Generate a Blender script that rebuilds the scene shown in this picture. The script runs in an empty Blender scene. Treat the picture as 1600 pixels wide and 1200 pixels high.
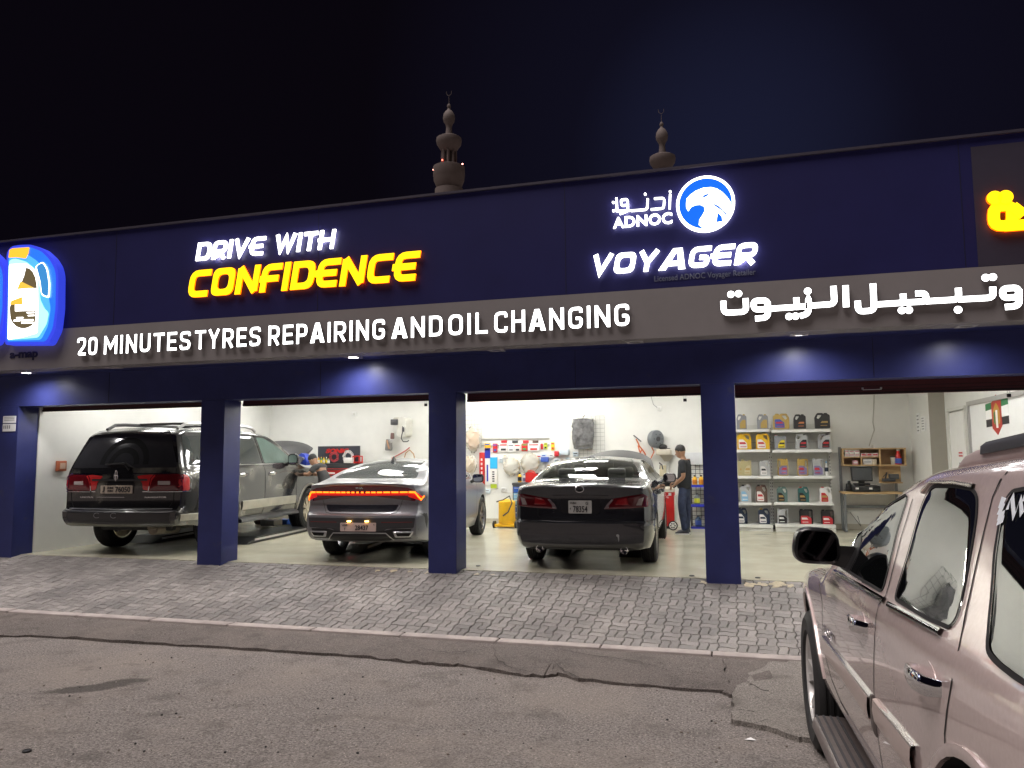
import bpy, bmesh, math, random
from mathutils import Vector, Matrix
from mathutils.bvhtree import BVHTree
from mathutils.geometry import tessellate_polygon
R=math.radians; PI=math.pi
random.seed(7)
scene=bpy.context.scene; C=scene.collection
# ---------------------------------------------------------------- camera
PITCH,ROLL,YAW=R(5.293),R(-0.4848),R(16.113); EYE=Vector((0,0,1.40)); FPX=1202.0
_f=Vector((-math.sin(YAW)*math.cos(PITCH),math.cos(YAW)*math.cos(PITCH),math.sin(PITCH)))
_r=Vector((math.cos(YAW),math.sin(YAW),0)); _u=_r.cross(_f)
RT=_r*math.cos(ROLL)+_u*math.sin(ROLL); UP=_u*math.cos(ROLL)-_r*math.sin(ROLL); FW=_f
cd=bpy.data.cameras.new('camera'); cam=bpy.data.objects.new('camera',cd); C.objects.link(cam)
cd.sensor_width=36; cd.lens=36*FPX/1600; cd.clip_start=.05; cd.clip_end=2000
mw=Matrix((RT,UP,-FW)).transposed().to_4x4(); mw.translation=EYE; cam.matrix_world=mw; scene.camera=cam
def ray(px,py): return RT*((px-800)/FPX)+UP*(-(py-600)/FPX)+FW
def onY(px,py,Y):
    d=ray(px,py); return EYE+d*(Y/d.y)
def onX(px,py,X):
    d=ray(px,py); return EYE+d*(X/d.x)
def onZ(px,py,Z=0.):
    d=ray(px,py); return EYE+d*((Z-EYE.z)/d.z)
# ---------------------------------------------------------------- world, night lights
w=bpy.data.worlds.new('World'); scene.world=w; w.use_nodes=True
nt=w.node_tree; nt.nodes.clear()
def N(t,typ,**k):
    n=t.nodes.new(typ)
    for a,b in k.items(): setattr(n,a,b)
    return n
out=N(nt,'ShaderNodeOutputWorld'); sky=N(nt,'ShaderNodeTexSky'); sky.sky_type='NISHITA'; sky.sun_disc=False
SUN_EL,SUN_AZ=R(68),R(230)
sky.sun_elevation=R(-9); sky.sun_rotation=SUN_AZ; sky.dust_density=3
bg=N(nt,'ShaderNodeBackground'); bg.inputs[1].default_value=.05; nt.links.new(sky.outputs[0],bg.inputs[0])
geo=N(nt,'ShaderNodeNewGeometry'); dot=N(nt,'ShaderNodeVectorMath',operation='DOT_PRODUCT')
d0=ray(1150,235).normalized(); dot.inputs[1].default_value=tuple(-d0)  # the sign's bluish glare is painted into the sky around this direction
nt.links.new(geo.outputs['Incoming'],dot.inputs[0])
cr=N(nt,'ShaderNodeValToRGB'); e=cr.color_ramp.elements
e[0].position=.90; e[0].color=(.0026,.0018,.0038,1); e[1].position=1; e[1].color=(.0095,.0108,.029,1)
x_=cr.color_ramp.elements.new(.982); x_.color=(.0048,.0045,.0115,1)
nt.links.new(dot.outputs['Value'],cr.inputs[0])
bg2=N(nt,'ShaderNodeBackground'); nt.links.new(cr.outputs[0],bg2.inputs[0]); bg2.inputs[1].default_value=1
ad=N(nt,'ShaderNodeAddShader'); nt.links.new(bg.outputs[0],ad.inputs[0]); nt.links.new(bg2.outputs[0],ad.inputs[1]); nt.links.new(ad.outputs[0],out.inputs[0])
sl=bpy.data.lights.new('sun','SUN'); sl.energy=3.6; sl.angle=R(40); sl.color=(1,.90,.86)
so=bpy.data.objects.new('sun',sl); C.objects.link(so)
# comes from behind the camera, high (the town's street lighting)
sd=Vector((math.sin(SUN_AZ)*math.cos(SUN_EL),math.cos(SUN_AZ)*math.cos(SUN_EL),math.sin(SUN_EL)))
so.rotation_euler=(sd).to_track_quat('Z','Y').to_euler()
scene.view_settings.view_transform='Standard'; scene.view_settings.look='None'; scene.view_settings.exposure=0; scene.view_settings.gamma=1
# ---------------------------------------------------------------- materials
MATS={}
def mat(name,col,rough=.5,metal=0.,coat=0.,var=.12,scale=9.,bump=0.,bscale=60.,emit=0.,spec=.5,rvar=.0,ior=None,dirt=None):
    if name in MATS: return MATS[name]
    m=bpy.data.materials.new(name); m.use_nodes=True; t=m.node_tree; p=t.nodes['Principled BSDF']
    c=(*col,1)
    p.inputs['Base Color'].default_value=c; p.inputs['Roughness'].default_value=rough; p.inputs['Metallic'].default_value=metal
    p.inputs['Specular IOR Level'].default_value=spec
    if ior: p.inputs['IOR'].default_value=ior
    if coat: p.inputs['Coat Weight'].default_value=coat; p.inputs['Coat Roughness'].default_value=.03
    tc=N(t,'ShaderNodeTexCoord')
    if var>0:
        nz=N(t,'ShaderNodeTexNoise'); nz.inputs['Scale'].default_value=scale; nz.inputs['Detail'].default_value=6; nz.inputs['Roughness'].default_value=.6
        t.links.new(tc.outputs['Object'],nz.inputs['Vector'])
        r=N(t,'ShaderNodeValToRGB'); t.links.new(nz.outputs['Fac'],r.inputs[0])
        a,b=r.color_ramp.elements; a.position=.3; b.position=.7
        a.color=(*[max(0,x*(1-var)) for x in col],1); b.color=(*[min(1,x*(1+var)) for x in col],1)
        last=r.outputs[0]
        if dirt:
            n2=N(t,'ShaderNodeTexNoise'); n2.inputs['Scale'].default_value=dirt[1]; n2.inputs['Detail'].default_value=8
            t.links.new(tc.outputs['Object'],n2.inputs['Vector'])
            r2=N(t,'ShaderNodeValToRGB'); r2.color_ramp.elements[0].position=dirt[2]; r2.color_ramp.elements[1].position=dirt[2]+.18
            t.links.new(n2.outputs['Fac'],r2.inputs[0])
            mx=N(t,'ShaderNodeMixRGB'); mx.inputs[2].default_value=(*dirt[0],1); t.links.new(r2.outputs[0],mx.inputs[0]); t.links.new(last,mx.inputs[1]); last=mx.outputs[0]
        t.links.new(last,p.inputs['Base Color'])
        if rvar:
            mr=N(t,'ShaderNodeMapRange'); mr.inputs[3].default_value=max(.02,rough-rvar); mr.inputs[4].default_value=min(1,rough+rvar)
            t.links.new(nz.outputs['Fac'],mr.inputs[0]); t.links.new(mr.outputs[0],p.inputs['Roughness'])
    if bump:
        nb=N(t,'ShaderNodeTexNoise'); nb.inputs['Scale'].default_value=bscale; nb.inputs['Detail'].default_value=5
        t.links.new(tc.outputs['Object'],nb.inputs['Vector'])
        bp=N(t,'ShaderNodeBump'); bp.inputs['Strength'].default_value=bump; bp.inputs['Distance'].default_value=.01
        t.links.new(nb.outputs['Fac'],bp.inputs['Height']); t.links.new(bp.outputs[0],p.inputs['Normal'])
    if emit:
        p.inputs['Emission Color'].default_value=c; p.inputs['Emission Strength'].default_value=emit
    MATS[name]=m; return m
def glassmat(name,tint,fac=.06,ior=1.5):
    m=bpy.data.materials.new(name); m.use_nodes=True; t=m.node_tree; t.nodes.clear()
    o=N(t,'ShaderNodeOutputMaterial'); tr=N(t,'ShaderNodeBsdfTransparent'); tr.inputs[0].default_value=(*tint,1)
    g=N(t,'ShaderNodeBsdfGlossy'); g.inputs['Roughness'].default_value=.01
    f=N(t,'ShaderNodeFresnel'); f.inputs[0].default_value=ior
    mx=N(t,'ShaderNodeMixShader'); t.links.new(f.outputs[0],mx.inputs[0]); t.links.new(tr.outputs[0],mx.inputs[1]); t.links.new(g.outputs[0],mx.inputs[2])
    t.links.new(mx.outputs[0],o.inputs[0]); return m
# ---------------------------------------------------------------- mesh collector
class MB:
    def __init__(s): s.v=[]; s.f=[]; s.m=[]
    def add(s,vs,fs,mi=0,T=None):
        o=len(s.v)
        for a in vs:
            a=Vector(a); s.v.append(T@a if T else a)
        for f in fs: s.f.append([o+i for i in f]); s.m.append(mi)
        return s
    def box(s,c,d,mi=0,b=0.,T=None):
        x,y,z=c; X,Y,Z=[k/2 for k in d]
        if b<=0:
            vs=[(x+i*X,y+j*Y,z+k*Z) for i in(-1,1) for j in(-1,1) for k in(-1,1)]
            return s.add(vs,[(0,1,3,2),(4,6,7,5),(0,4,5,1),(2,3,7,6),(0,2,6,4),(1,5,7,3)],mi,T)
        bm=bmesh.new(); bmesh.ops.create_cube(bm,size=1)
        for q in bm.verts: q.co=Vector((x+q.co.x*2*X,y+q.co.y*2*Y,z+q.co.z*2*Z))
        bmesh.ops.bevel(bm,geom=bm.edges[:],offset=min(b,.49*min(d)),segments=2,affect='EDGES',profile=.5)
        bm.verts.index_update(); s.add([q.co.copy() for q in bm.verts],[[q.index for q in f.verts] for f in bm.faces],mi,T); bm.free(); return s
    def rings(s,rs,mi=0,caps=True,closed=True,T=None):
        n=len(rs[0]); vs=[p for r in rs for p in r]; fs=[]
        for i in range(len(rs)-1):
            for j in range(n if closed else n-1):
                k=(j+1)%n; fs.append((i*n+j,i*n+k,(i+1)*n+k,(i+1)*n+j))
        if caps: fs.append(list(range(n))[::-1]); fs.append([(len(rs)-1)*n+j for j in range(n)])
        return s.add(vs,fs,mi,T)
    def cyl(s,p,q,r,r2=None,n=16,mi=0,T=None):
        r2=r if r2 is None else r2; p=Vector(p); q=Vector(q); a=(q-p).normalized()
        u=a.orthogonal().normalized(); v=a.cross(u)
        return s.rings([[p+(u*math.cos(t)+v*math.sin(t))*r for t in [2*PI*i/n for i in range(n)]],[q+(u*math.cos(t)+v*math.sin(t))*r2 for t in [2*PI*i/n for i in range(n)]]],mi,T=T)
    def tube(s,pts,r,n=8,mi=0,T=None,closed=False):
        pts=[Vector(p) for p in pts]; rs=[]; u=None
        for i,p in enumerate(pts):
            if closed: a=pts[(i+1)%len(pts)]-pts[i-1]
            else: a=pts[min(i+1,len(pts)-1)]-pts[max(i-1,0)]
            a.normalize()
            u=a.orthogonal().normalized() if u is None else (u-a*u.dot(a)).normalized()
            v=a.cross(u); rr=r[i] if isinstance(r,(list,tuple)) else r
            rs.append([p+(u*math.cos(t)+v*math.sin(t))*rr for t in [2*PI*k/n for k in range(n)]])
        if closed: rs.append(rs[0])
        return s.rings(rs,mi,caps=not closed,T=T)
    def lathe(s,prof,o=(0,0,0),ax='z',n=24,mi=0,T=None,caps=True):
        rs=[]
        for r,h in prof:
            ring=[]
            for i in range(n):
                t=2*PI*i/n; a,b=r*math.cos(t),r*math.sin(t)
                q=(a,b,h) if ax=='z' else ((h,a,b) if ax=='x' else (a,h,-b))
                ring.append(Vector(o)+Vector(q))
            rs.append(ring)
        return s.rings(rs,mi,caps,T=T)
    def sph(s,c,r,mi=0,n=14,T=None):
        r=r if isinstance(r,(tuple,list)) else (r,r,r); k=n//2+1
        rs=[[Vector((c[0]+r[0]*math.sin(PI*i/k)*math.cos(2*PI*j/n),c[1]+r[1]*math.sin(PI*i/k)*math.sin(2*PI*j/n),c[2]-r[2]*math.cos(PI*i/k))) for j in range(n)] for i in range(1,k)]
        return s.rings(rs,mi,T=T)
    def prism(s,poly,y0,y1,holes=(),mi=0,T=None,back=True):
        # polygon(s) in (x,z), extruded from y0 (front, facing -y) to y1
        loops=[list(poly)]+[list(h) for h in holes]
        tris=tessellate_polygon([[Vector((p[0],p[1],0)) for p in l] for l in loops])
        flat=[p for l in loops for p in l]; n=len(flat)
        vs=[(p[0],y0,p[1]) for p in flat]+[(p[0],y1,p[1]) for p in flat]; fs=[]
        for t in tris:
            a,b,c=[flat[i] for i in t]
            if (b[0]-a[0])*(c[1]-a[1])-(b[1]-a[1])*(c[0]-a[0])<0: t=(t[0],t[2],t[1])
            fs.append(tuple(t))
            if back: fs.append((t[2]+n,t[1]+n,t[0]+n))
        o=0
        for l in loops:
            k=len(l)
            for i in range(k):
                j=(i+1)%k; fs.append((o+i,o+i+n,o+j+n,o+j))
            o+=k
        return s.add(vs,fs,mi,T)
    def build(s,name,mats,parent=None,smooth=None,fix=True,pw=True):
        me=bpy.data.meshes.new(name); me.from_pydata([tuple(v) for v in s.v],[],s.f)
        mats=mats if isinstance(mats,(list,tuple)) else [mats]
        for m in mats: me.materials.append(m)
        me.polygons.foreach_set('material_index',s.m)
        if fix:
            bm=bmesh.new(); bm.from_mesh(me); bmesh.ops.recalc_face_normals(bm,faces=bm.faces); bm.to_mesh(me); bm.free()
        if smooth is not None:
            me.polygons.foreach_set('use_smooth',[True]*len(me.polygons)); me.set_sharp_from_angle(angle=R(smooth))
        me.update()
        return link(name,me,parent,pw)
def link(name,me,parent=None,pw=True):
    o=bpy.data.objects.new(name,me); C.objects.link(o)
    if parent is not None:
        o.parent=parent
        if pw:                                     # mesh given in world coordinates
            top=parent
            while top.parent: top=top.parent
            if parent is top: o.matrix_parent_inverse=Matrix.Translation(-top.location)
    return o
def tag(o,label,cat,group=None,kind=None):
    if label: o['label']=label
    if cat: o['category']=cat
    if group: o['group']=group
    if kind: o['kind']=kind
    return o
def thing(name,label,cat,loc=(0,0,0),rot=(0,0,0),group=None):
    o=bpy.data.objects.new(name,None); C.objects.link(o); o.location=loc; o.rotation_euler=rot; o.empty_display_size=.1
    return tag(o,label,cat,group)
def structure(o): o['kind']='structure'; return o
def rounded(pts,r,n=4):
    out=[]; k=len(pts)
    for i,p in enumerate(pts):
        p=Vector(p[:2]); a=Vector(pts[i-1][:2])-p; b=Vector(pts[(i+1)%k][:2])-p
        rr=r[i] if isinstance(r,(list,tuple)) else r
        rr=min(rr,.48*a.length,.48*b.length)
        if rr<=1e-6: out.append((p.x,p.y)); continue
        A=p+a.normalized()*rr; B=p+b.normalized()*rr
        for j in range(n+1):
            t=j/n; q=A*(1-t)**2+p*2*t*(1-t)+B*t*t; out.append((q.x,q.y))
    return out
def roundline(pts,r,n=4):
    out=[tuple(pts[0])]; 
    for i in range(1,len(pts)-1):
        p=Vector(pts[i]); a=Vector(pts[i-1])-p; b=Vector(pts[i+1])-p; rr=min(r,.48*a.length,.48*b.length)
        A=p+a.normalized()*rr; B=p+b.normalized()*rr
        for j in range(n+1):
            t=j/n; q=A*(1-t)**2+p*2*t*(1-t)+B*t*t; out.append((q.x,q.y))
    out.append(tuple(pts[-1])); return out
def ribbon(pts,wd,closed=False):
    # polygon outline(s) of a stroke with mitred joints
    P=[Vector(p) for p in pts]; L=[];Q=[]; n=len(P)
    for i in range(n):
        a=(P[i]-P[i-1]) if (i>0 or closed) else P[1]-P[0]
        b=(P[(i+1)%n]-P[i]) if (i<n-1 or closed) else a
        a=a.normalized(); b=b.normalized(); na=Vector((-a.y,a.x)); nb=Vector((-b.y,b.x)); m=(na+nb)
        m=m.normalized() if m.length>1e-5 else na
        k=min(1/max(.35,m.dot(na)),2.2)*wd/2
        L.append(tuple(P[i]+m*k)); Q.append(tuple(P[i]-m*k))
    return (L,Q) if closed else (L+Q[::-1],None)
def circ(cx,cz,r,n=20,rz=None): return [(cx+r*math.cos(2*PI*i/n),cz+(rz or r)*math.sin(2*PI*i/n)) for i in range(n)]
def textmesh(s,size=1,ext=0,off=0,shear=0,sx=1,align='LEFT',space=1.):
    cu=bpy.data.curves.new('t','FONT'); cu.body=s; cu.size=size; cu.extrude=ext; cu.offset=off; cu.shear=shear; cu.align_x=align; cu.space_character=space; cu.resolution_u=3
    o=bpy.data.objects.new('t',cu); C.objects.link(o); dg=bpy.context.evaluated_depsgraph_get(); me=o.evaluated_get(dg).to_mesh()
    vs=[Vector((v.co.x*sx,v.co.y,v.co.z)) for v in me.vertices]; fs=[list(p.vertices) for p in me.polygons]
    o.evaluated_get(dg).to_mesh_clear(); bpy.data.objects.remove(o); bpy.data.curves.remove(cu); return vs,fs
def text_fit(mb,s,x0,x1,z0,z1,y,depth,off=0,mi=0,shear=0,rot=0,T=None,space=1.):
    # fit text into the rectangle x0..x1, z0..z1 on a plane facing -y at y
    vs,fs=textmesh(s,1,depth/2 if depth else 0,off,shear,space=space)
    ax=[v.x for v in vs]; az=[v.y for v in vs]; a,b,c,d=min(ax),max(ax),min(az),max(az)
    q=[Vector((x0+(v.x-a)/(b-a)*(x1-x0), y-v.z, z0+(v.y-c)/(d-c)*(z1-z0))) for v in vs]
    mb.add(q,fs,mi,T); return mb
# ---------------------------------------------------------------- colours of the place
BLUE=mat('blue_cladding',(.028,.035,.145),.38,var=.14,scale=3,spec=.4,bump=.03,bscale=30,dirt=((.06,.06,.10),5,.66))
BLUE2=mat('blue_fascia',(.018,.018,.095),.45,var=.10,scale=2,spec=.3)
GREY=mat('grey_band',(.25,.235,.24),.5,var=.06,scale=2,spec=.3)
WALL=mat('white_wall',(.73,.73,.70),.42,var=.03,scale=4,bump=.08,bscale=12)
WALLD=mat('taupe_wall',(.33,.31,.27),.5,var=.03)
MAROON=mat('maroon_shutter',(.085,.012,.018),.45,var=.1)
STEEL=mat('steel',(.55,.55,.56),.3,metal=1,var=.05)
CHROME=mat('chrome',(.85,.85,.87),.06,metal=1,var=0)
BLACK=mat('black_plastic',(.012,.012,.013),.45,var=.1)
RUBBER=mat('tyre_rubber',(.016,.016,.017),.75,var=.25,scale=20,bump=.15,bscale=120)
WHITE=mat('white_paint',(.78,.78,.76),.4,var=.03)
OFFW=mat('off_white_plastic',(.66,.66,.62),.4,var=.04)
RED=mat('red_paint',(.50,.018,.016),.35,var=.08)
YEL=mat('yellow_plastic',(.75,.42,.015),.4,var=.06)
BLU=mat('bright_blue',(.02,.10,.48),.4,var=.06)
DGREY=mat('dark_grey',(.06,.06,.065),.5,var=.1)
MGREY=mat('mid_grey',(.22,.22,.23),.5,var=.06)
WOOD=mat('beech_board',(.50,.33,.16),.45,var=.10,scale=6)
PAPER=mat('paper_white',(.8,.8,.8),.6,var=.02)
INK=mat('print_black',(.02,.02,.025),.6,var=0)
ORANGE=mat('orange_rubber',(.60,.15,.05),.5,var=.1)
GLOWW=mat('glow_white',(1,.98,.95),.5,var=0,emit=5.0)
# ---------------------------------------------------------------- ground
def road_z(y): return -.405 if y>5.1 else (-.405+.062*(5.1-y) if y>0 else -.089)
def asphalt(name,base,sand,sc=1.,stain=False):
    m=bpy.data.materials.new(name); m.use_nodes=True; t=m.node_tree; p=t.nodes['Principled BSDF']; L=t.links.new
    tc=N(t,'ShaderNodeTexCoord'); co=tc.outputs['Object']
    def noise(s,d=6,r=.6):
        n=N(t,'ShaderNodeTexNoise'); n.inputs['Scale'].default_value=s; n.inputs['Detail'].default_value=d; n.inputs['Roughness'].default_value=r; L(co,n.inputs['Vector']); return n.outputs['Fac']
    def ramp(f,a,b,ca,cb):
        r=N(t,'ShaderNodeValToRGB'); L(f,r.inputs[0]); e=r.color_ramp.elements; e[0].position=a; e[1].position=b; e[0].color=(*ca,1); e[1].color=(*cb,1); return r.outputs[0]
    def mix(f,a,b,mode='MIX'):
        x=N(t,'ShaderNodeMixRGB',blend_type=mode)
        for i,q in enumerate((f,a,b)):
            if hasattr(q,'links') : L(q,x.inputs[i])
            elif i==0: x.inputs[0].default_value=q
            else: x.inputs[i].default_value=(*q,1)
        return x.outputs[0]
    c=ramp(noise(62*sc,5,.85),.34,.68,[k*.14 for k in base],[k*2.15 for k in base])
    c=mix(ramp(noise(.9,9,.62),.44,.70,(0,0,0),(.6,.6,.6)),c,sand)
    c=mix(ramp(noise(3.1,8,.7),.52,.70,(0,0,0),(.6,)*3),c,[k*.45 for k in base])
    v=N(t,'ShaderNodeTexVoronoi'); v.inputs['Scale'].default_value=44*sc; L(co,v.inputs['Vector'])
    sp=ramp(v.outputs['Distance'],.10,.17,(1,1,1),(0,0,0)); 
    wn=N(t,'ShaderNodeTexWhiteNoise'); L(v.outputs['Position'],wn.inputs['Vector']); sel=ramp(wn.outputs['Value'],.80,.84,(0,0,0),(1,1,1))
    c=mix(mix(1.,sp,sel,'MULTIPLY'),c,[min(1,k*2.6) for k in sand])
    if stain:
        # an old oil stain, lower left of the photo
        mp=N(t,'ShaderNodeMapping'); mp.inputs['Location'].default_value=stain[0]; mp.vector_type='POINT'
        sb=N(t,'ShaderNodeVectorMath',operation='SUBTRACT'); sb.inputs[1].default_value=stain[0]; L(co,sb.inputs[0])
        ro=N(t,'ShaderNodeVectorRotate',rotation_type='Z_AXIS'); ro.inputs['Angle'].default_value=-stain[1]; L(sb.outputs[0],ro.inputs['Vector'])
        mu=N(t,'ShaderNodeVectorMath',operation='MULTIPLY'); mu.inputs[1].default_value=(1/stain[2],1/stain[3],0); L(ro.outputs[0],mu.inputs[0])
        ln=N(t,'ShaderNodeVectorMath',operation='LENGTH'); L(mu.outputs[0],ln.inputs[0])
        ma=N(t,'ShaderNodeMath',operation='MULTIPLY_ADD'); L(noise(4.5,8,.7),ma.inputs[0]); ma.inputs[1].default_value=1.5; ma.inputs[2].default_value=-.75
        m2=N(t,'ShaderNodeMath',operation='ADD'); L(ln.outputs['Value'],m2.inputs[0]); L(ma.outputs[0],m2.inputs[1])
        c=mix(ramp(m2.outputs[0],.75,1.05,(.72,)*3,(0,0,0)),c,[k*.22 for k in base])
    L(c,p.inputs['Base Color']); p.inputs['Roughness'].default_value=.85; p.inputs['Specular IOR Level'].default_value=.25
    b1=N(t,'ShaderNodeBump'); b1.inputs['Strength'].default_value=.9; b1.inputs['Distance'].default_value=.022; L(noise(58*sc,5,.8),b1.inputs['Height'])
    b2=N(t,'ShaderNodeBump'); b2.inputs['Strength'].default_value=.6; b2.inputs['Distance'].default_value=.05; L(noise(9,6,.7),b2.inputs['Height']); L(b1.outputs[0],b2.inputs['Normal'])
    L(b2.outputs[0],p.inputs['Normal']); return m
ROADM=asphalt('asphalt_road',(.25,.228,.215),(.38,.33,.29),1,((-4.95,5.12,-.36),R(50),.42,.14))
OLDM=asphalt('asphalt_old',(.17,.15,.14),(.27,.235,.21),1.3)
CONC=asphalt('concrete_patch',(.27,.25,.23),(.36,.325,.29),1.6)
KERBM=mat('kerb_concrete',(.34,.30,.285),.8,var=.22,scale=5,bump=.3,bscale=90)
FLOORM=mat('garage_floor',(.50,.475,.37),.22,var=.10,scale=1.6,rvar=.10,spec=.5,dirt=((.25,.24,.2),1.1,.60))
mb=MB(); ys=[-70,-25,-8,-3,0,1,2,3,4,5.1,5.5,6,6.5,7.2]; xs=[-200,-40,-14,-6,0,6,14,40,200]
for y in ys:
    for x in xs: mb.v.append(Vector((x,y,road_z(y))))
for i in range(len(ys)-1):
    for j in range(len(xs)-1): mb.f.append([i*len(xs)+j,i*len(xs)+j+1,(i+1)*len(xs)+j+1,(i+1)*len(xs)+j]); mb.m.append(0)
structure(mb.build('road',ROADM,smooth=60))
mb=MB(); mb.box((0,370,-.75),(900,720,.5)); structure(mb.build('ground',ROADM))
mb=MB()   # roll the road's far side down to the ground sheet
mb.add([(-200,-70,-.089),(200,-70,-.089),(200,-72,-.6),(-200,-72,-.6)],[(0,1,2,3)]); structure(mb.build('verge',OLDM))
# old asphalt strip with a broken edge
ZS=-.380
def lip(pts,z,n=5,amp=.018):
    out=[]
    for (a,b),(c,d) in zip(pts,pts[1:]):
        for k in range(n):
            t=k/n; q=onZ(a+(c-a)*t,b+(d-b)*t,z); out.append(Vector((q.x+random.uniform(-amp,amp),q.y+random.uniform(-amp,amp),z)))
    q=onZ(*pts[-1],z); out.append(q); return out
KY0,KY1=7.06,7.20                                  # kerb front and back
def slab(name,front,back,m,low=-.45,wob=.006):
    mb=MB(); n=len(front); vs=[]
    for f,b in zip(front,back):
        z=f.z+random.uniform(-wob,wob)
        for k in range(7):
            t=k/6; q=f.lerp(b,t); jj=.022 if 0<k<6 else 0; vs.append(Vector((q.x+random.uniform(-jj,jj),q.y+random.uniform(-jj,jj)*.4,z*(1-t)+b.z*t+random.uniform(-wob,wob)*(0 if k==6 else 1))))
        vs.append(Vector((f.x,f.y+.006,low)))
    fs=[]
    for i in range(n-1):
        o=i*8; p_=o+8
        for k in range(6): fs.append((o+k,p_+k,p_+k+1,o+k+1))
        fs.append((o+7,p_+7,p_,o))
    mb.add(vs,fs); return structure(mb.build(name,m,smooth=35))
lp=[(-260,985),(0,992),(70,992),(150,998),(280,1006),(400,1013),(470,1018),(560,1024),(640,1032),(700,1038),(725,1037),(800,1051),(850,1055),(875,1051),(905,1060),(1000,1068),(1128,1079),(1143,1086)]
lp+=[(1300,1098),(1500,1108),(1800,1125)]; fr=lip(lp,ZS); bk=[Vector((p.x-.02,KY0+.004,-.352)) for p in fr]
slab('asphalt_strip',fr,bk,OLDM)
sz=lambda y: -.380+.028*max(0,min(1,(y-6.35)/.70))
edge=[(1143,1084),(1146,1104),(1142,1122),(1168,1128),(1200,1133),(1240,1148),(1262,1152),(1330,1160),(1420,1190),(1700,1240)]; back=[(1700,1046),(1420,1041),(1300,1037),(1246,1033),(1224,1038),(1207,1036),(1190,1046),(1172,1050),(1164,1063),(1152,1068)]
random.seed(5); bnd=lip(edge,-.366,6,.012)+lip(back,-.358,5,.02)
top=[Vector((p_.x,min(p_.y,KY0-.004),sz(p_.y)+.010)) for p_ in bnd]; n=len(top)
mb=MB(); mb.add(top+[Vector((p_.x,p_.y,-.45)) for p_ in top],[tuple(t_) for t_ in tessellate_polygon([top])]+[(i,(i+1)%n,n+(i+1)%n,n+i) for i in range(n)])
structure(mb.build('concrete_patch',CONC,smooth=30))
mb=MB()
x=-13.
while x<6:
    L_=.98; mb.box((x+L_/2,(KY0+KY1)/2,-.43+random.uniform(-.003,.003)),(L_-.012,KY1-KY0,.20),0,.012); x+=L_
structure(mb.build('kerb',KERBM,smooth=30))
crk=[[(770,1008),(777,1030),(800,1042),(850,1050)],[(862,1030),(880,1045),(905,1057),(962,1066)],[(850,1012),(905,1022),(1000,1034),(1060,1052)],[(640,1010),(700,1020),(752,1016),(775,1009)],[(1150,1105),(1200,1111),(1250,1117)],[(1180,1127),(1218,1112),(1240,1096)],[(1160,1060),(1190,1075),(1235,1080)]]
mb=MB(); random.seed(21)
for l in crk:
    P=[]
    for (a,b),(c_,d_) in zip(l,l[1:]):
        for k in range(7):
            u=k/7; q=onZ(a+(c_-a)*u,b+(d_-b)*u,-.355); f=max(0,min(1,(q.y-6.2)/.85)); P.append(Vector((q.x+random.uniform(-.012,.012),q.y+random.uniform(-.012,.012),-.380+.028*f+.0115)))
    vs=[]
    for i,q in enumerate(P): w_=random.uniform(.004,.009)*math.sin(PI*(i+.4)/(len(P)+.2)); vs+=[q+Vector((0,-w_,0)),q+Vector((0,w_,0))]
    mb.add(vs,[(2*i,2*i+2,2*i+3,2*i+1) for i in range(len(P)-1)])
structure(mb.build('pavement_cracks',mat('crack_dark',(.012,.011,.010),.95,var=0),fix=False))
# paver apron: interlocking wavy blocks, two and two
PV=bpy.data.materials.new('paver'); PV.use_nodes=True; t=PV.node_tree; p=t.nodes['Principled BSDF']; L=t.links.new
g=N(t,'ShaderNodeNewGeometry'); r=N(t,'ShaderNodeValToRGB'); L(g.outputs['Random Per Island'],r.inputs[0])
r.color_ramp.elements[0].color=(.175,.166,.162,1); r.color_ramp.elements[1].color=(.285,.27,.262,1)
tc=N(t,'ShaderNodeTexCoord'); n1=N(t,'ShaderNodeTexNoise'); n1.inputs['Scale'].default_value=1.3; n1.inputs['Detail'].default_value=8; L(tc.outputs['Object'],n1.inputs['Vector'])
r1=N(t,'ShaderNodeValToRGB'); L(n1.outputs['Fac'],r1.inputs[0]); r1.color_ramp.elements[0].position=.35; r1.color_ramp.elements[1].position=.68; r1.color_ramp.elements[0].color=(.62,.60,.60,1); r1.color_ramp.elements[1].color=(1.1,1.08,1.05,1)
mx=N(t,'ShaderNodeMixRGB',blend_type='MULTIPLY'); mx.inputs[0].default_value=1; L(r.outputs[0],mx.inputs[1]); L(r1.outputs[0],mx.inputs[2])
n2=N(t,'ShaderNodeTexNoise'); n2.inputs['Scale'].default_value=150; n2.inputs['Detail'].default_value=4; L(tc.outputs['Object'],n2.inputs['Vector'])
r2=N(t,'ShaderNodeValToRGB'); L(n2.outputs['Fac'],r2.inputs[0]); r2.color_ramp.elements[0].position=.3; r2.color_ramp.elements[0].color=(.6,.6,.6,1); r2.color_ramp.elements[1].position=.7; r2.color_ramp.elements[1].color=(1.25,1.25,1.25,1)
mx2=N(t,'ShaderNodeMixRGB',blend_type='MULTIPLY'); mx2.inputs[0].default_value=1; L(mx.outputs[0],mx2.inputs[1]); L(r2.outputs[0],mx2.inputs[2]); L(mx2.outputs[0],p.inputs['Base Color'])
p.inputs['Roughness'].default_value=.62; bp=N(t,'ShaderNodeBump'); bp.inputs['Strength'].default_value=.5; bp.inputs['Distance'].default_value=.006; L(n2.outputs['Fac'],bp.inputs['Height']); L(bp.outputs[0],p.inputs['Normal'])
S_=.17; AY0,AY1=KY1+.004,9.10; nx,ny=89,11; sy=(AY1-AY0)/ny; X0=-11.6
def apz(y): return -.338+(y-AY0)/(AY1-AY0)*(.334)
wv=lambda t_,s_: .0085*math.sin(2*PI*t_/s_)
mb=MB()
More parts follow.
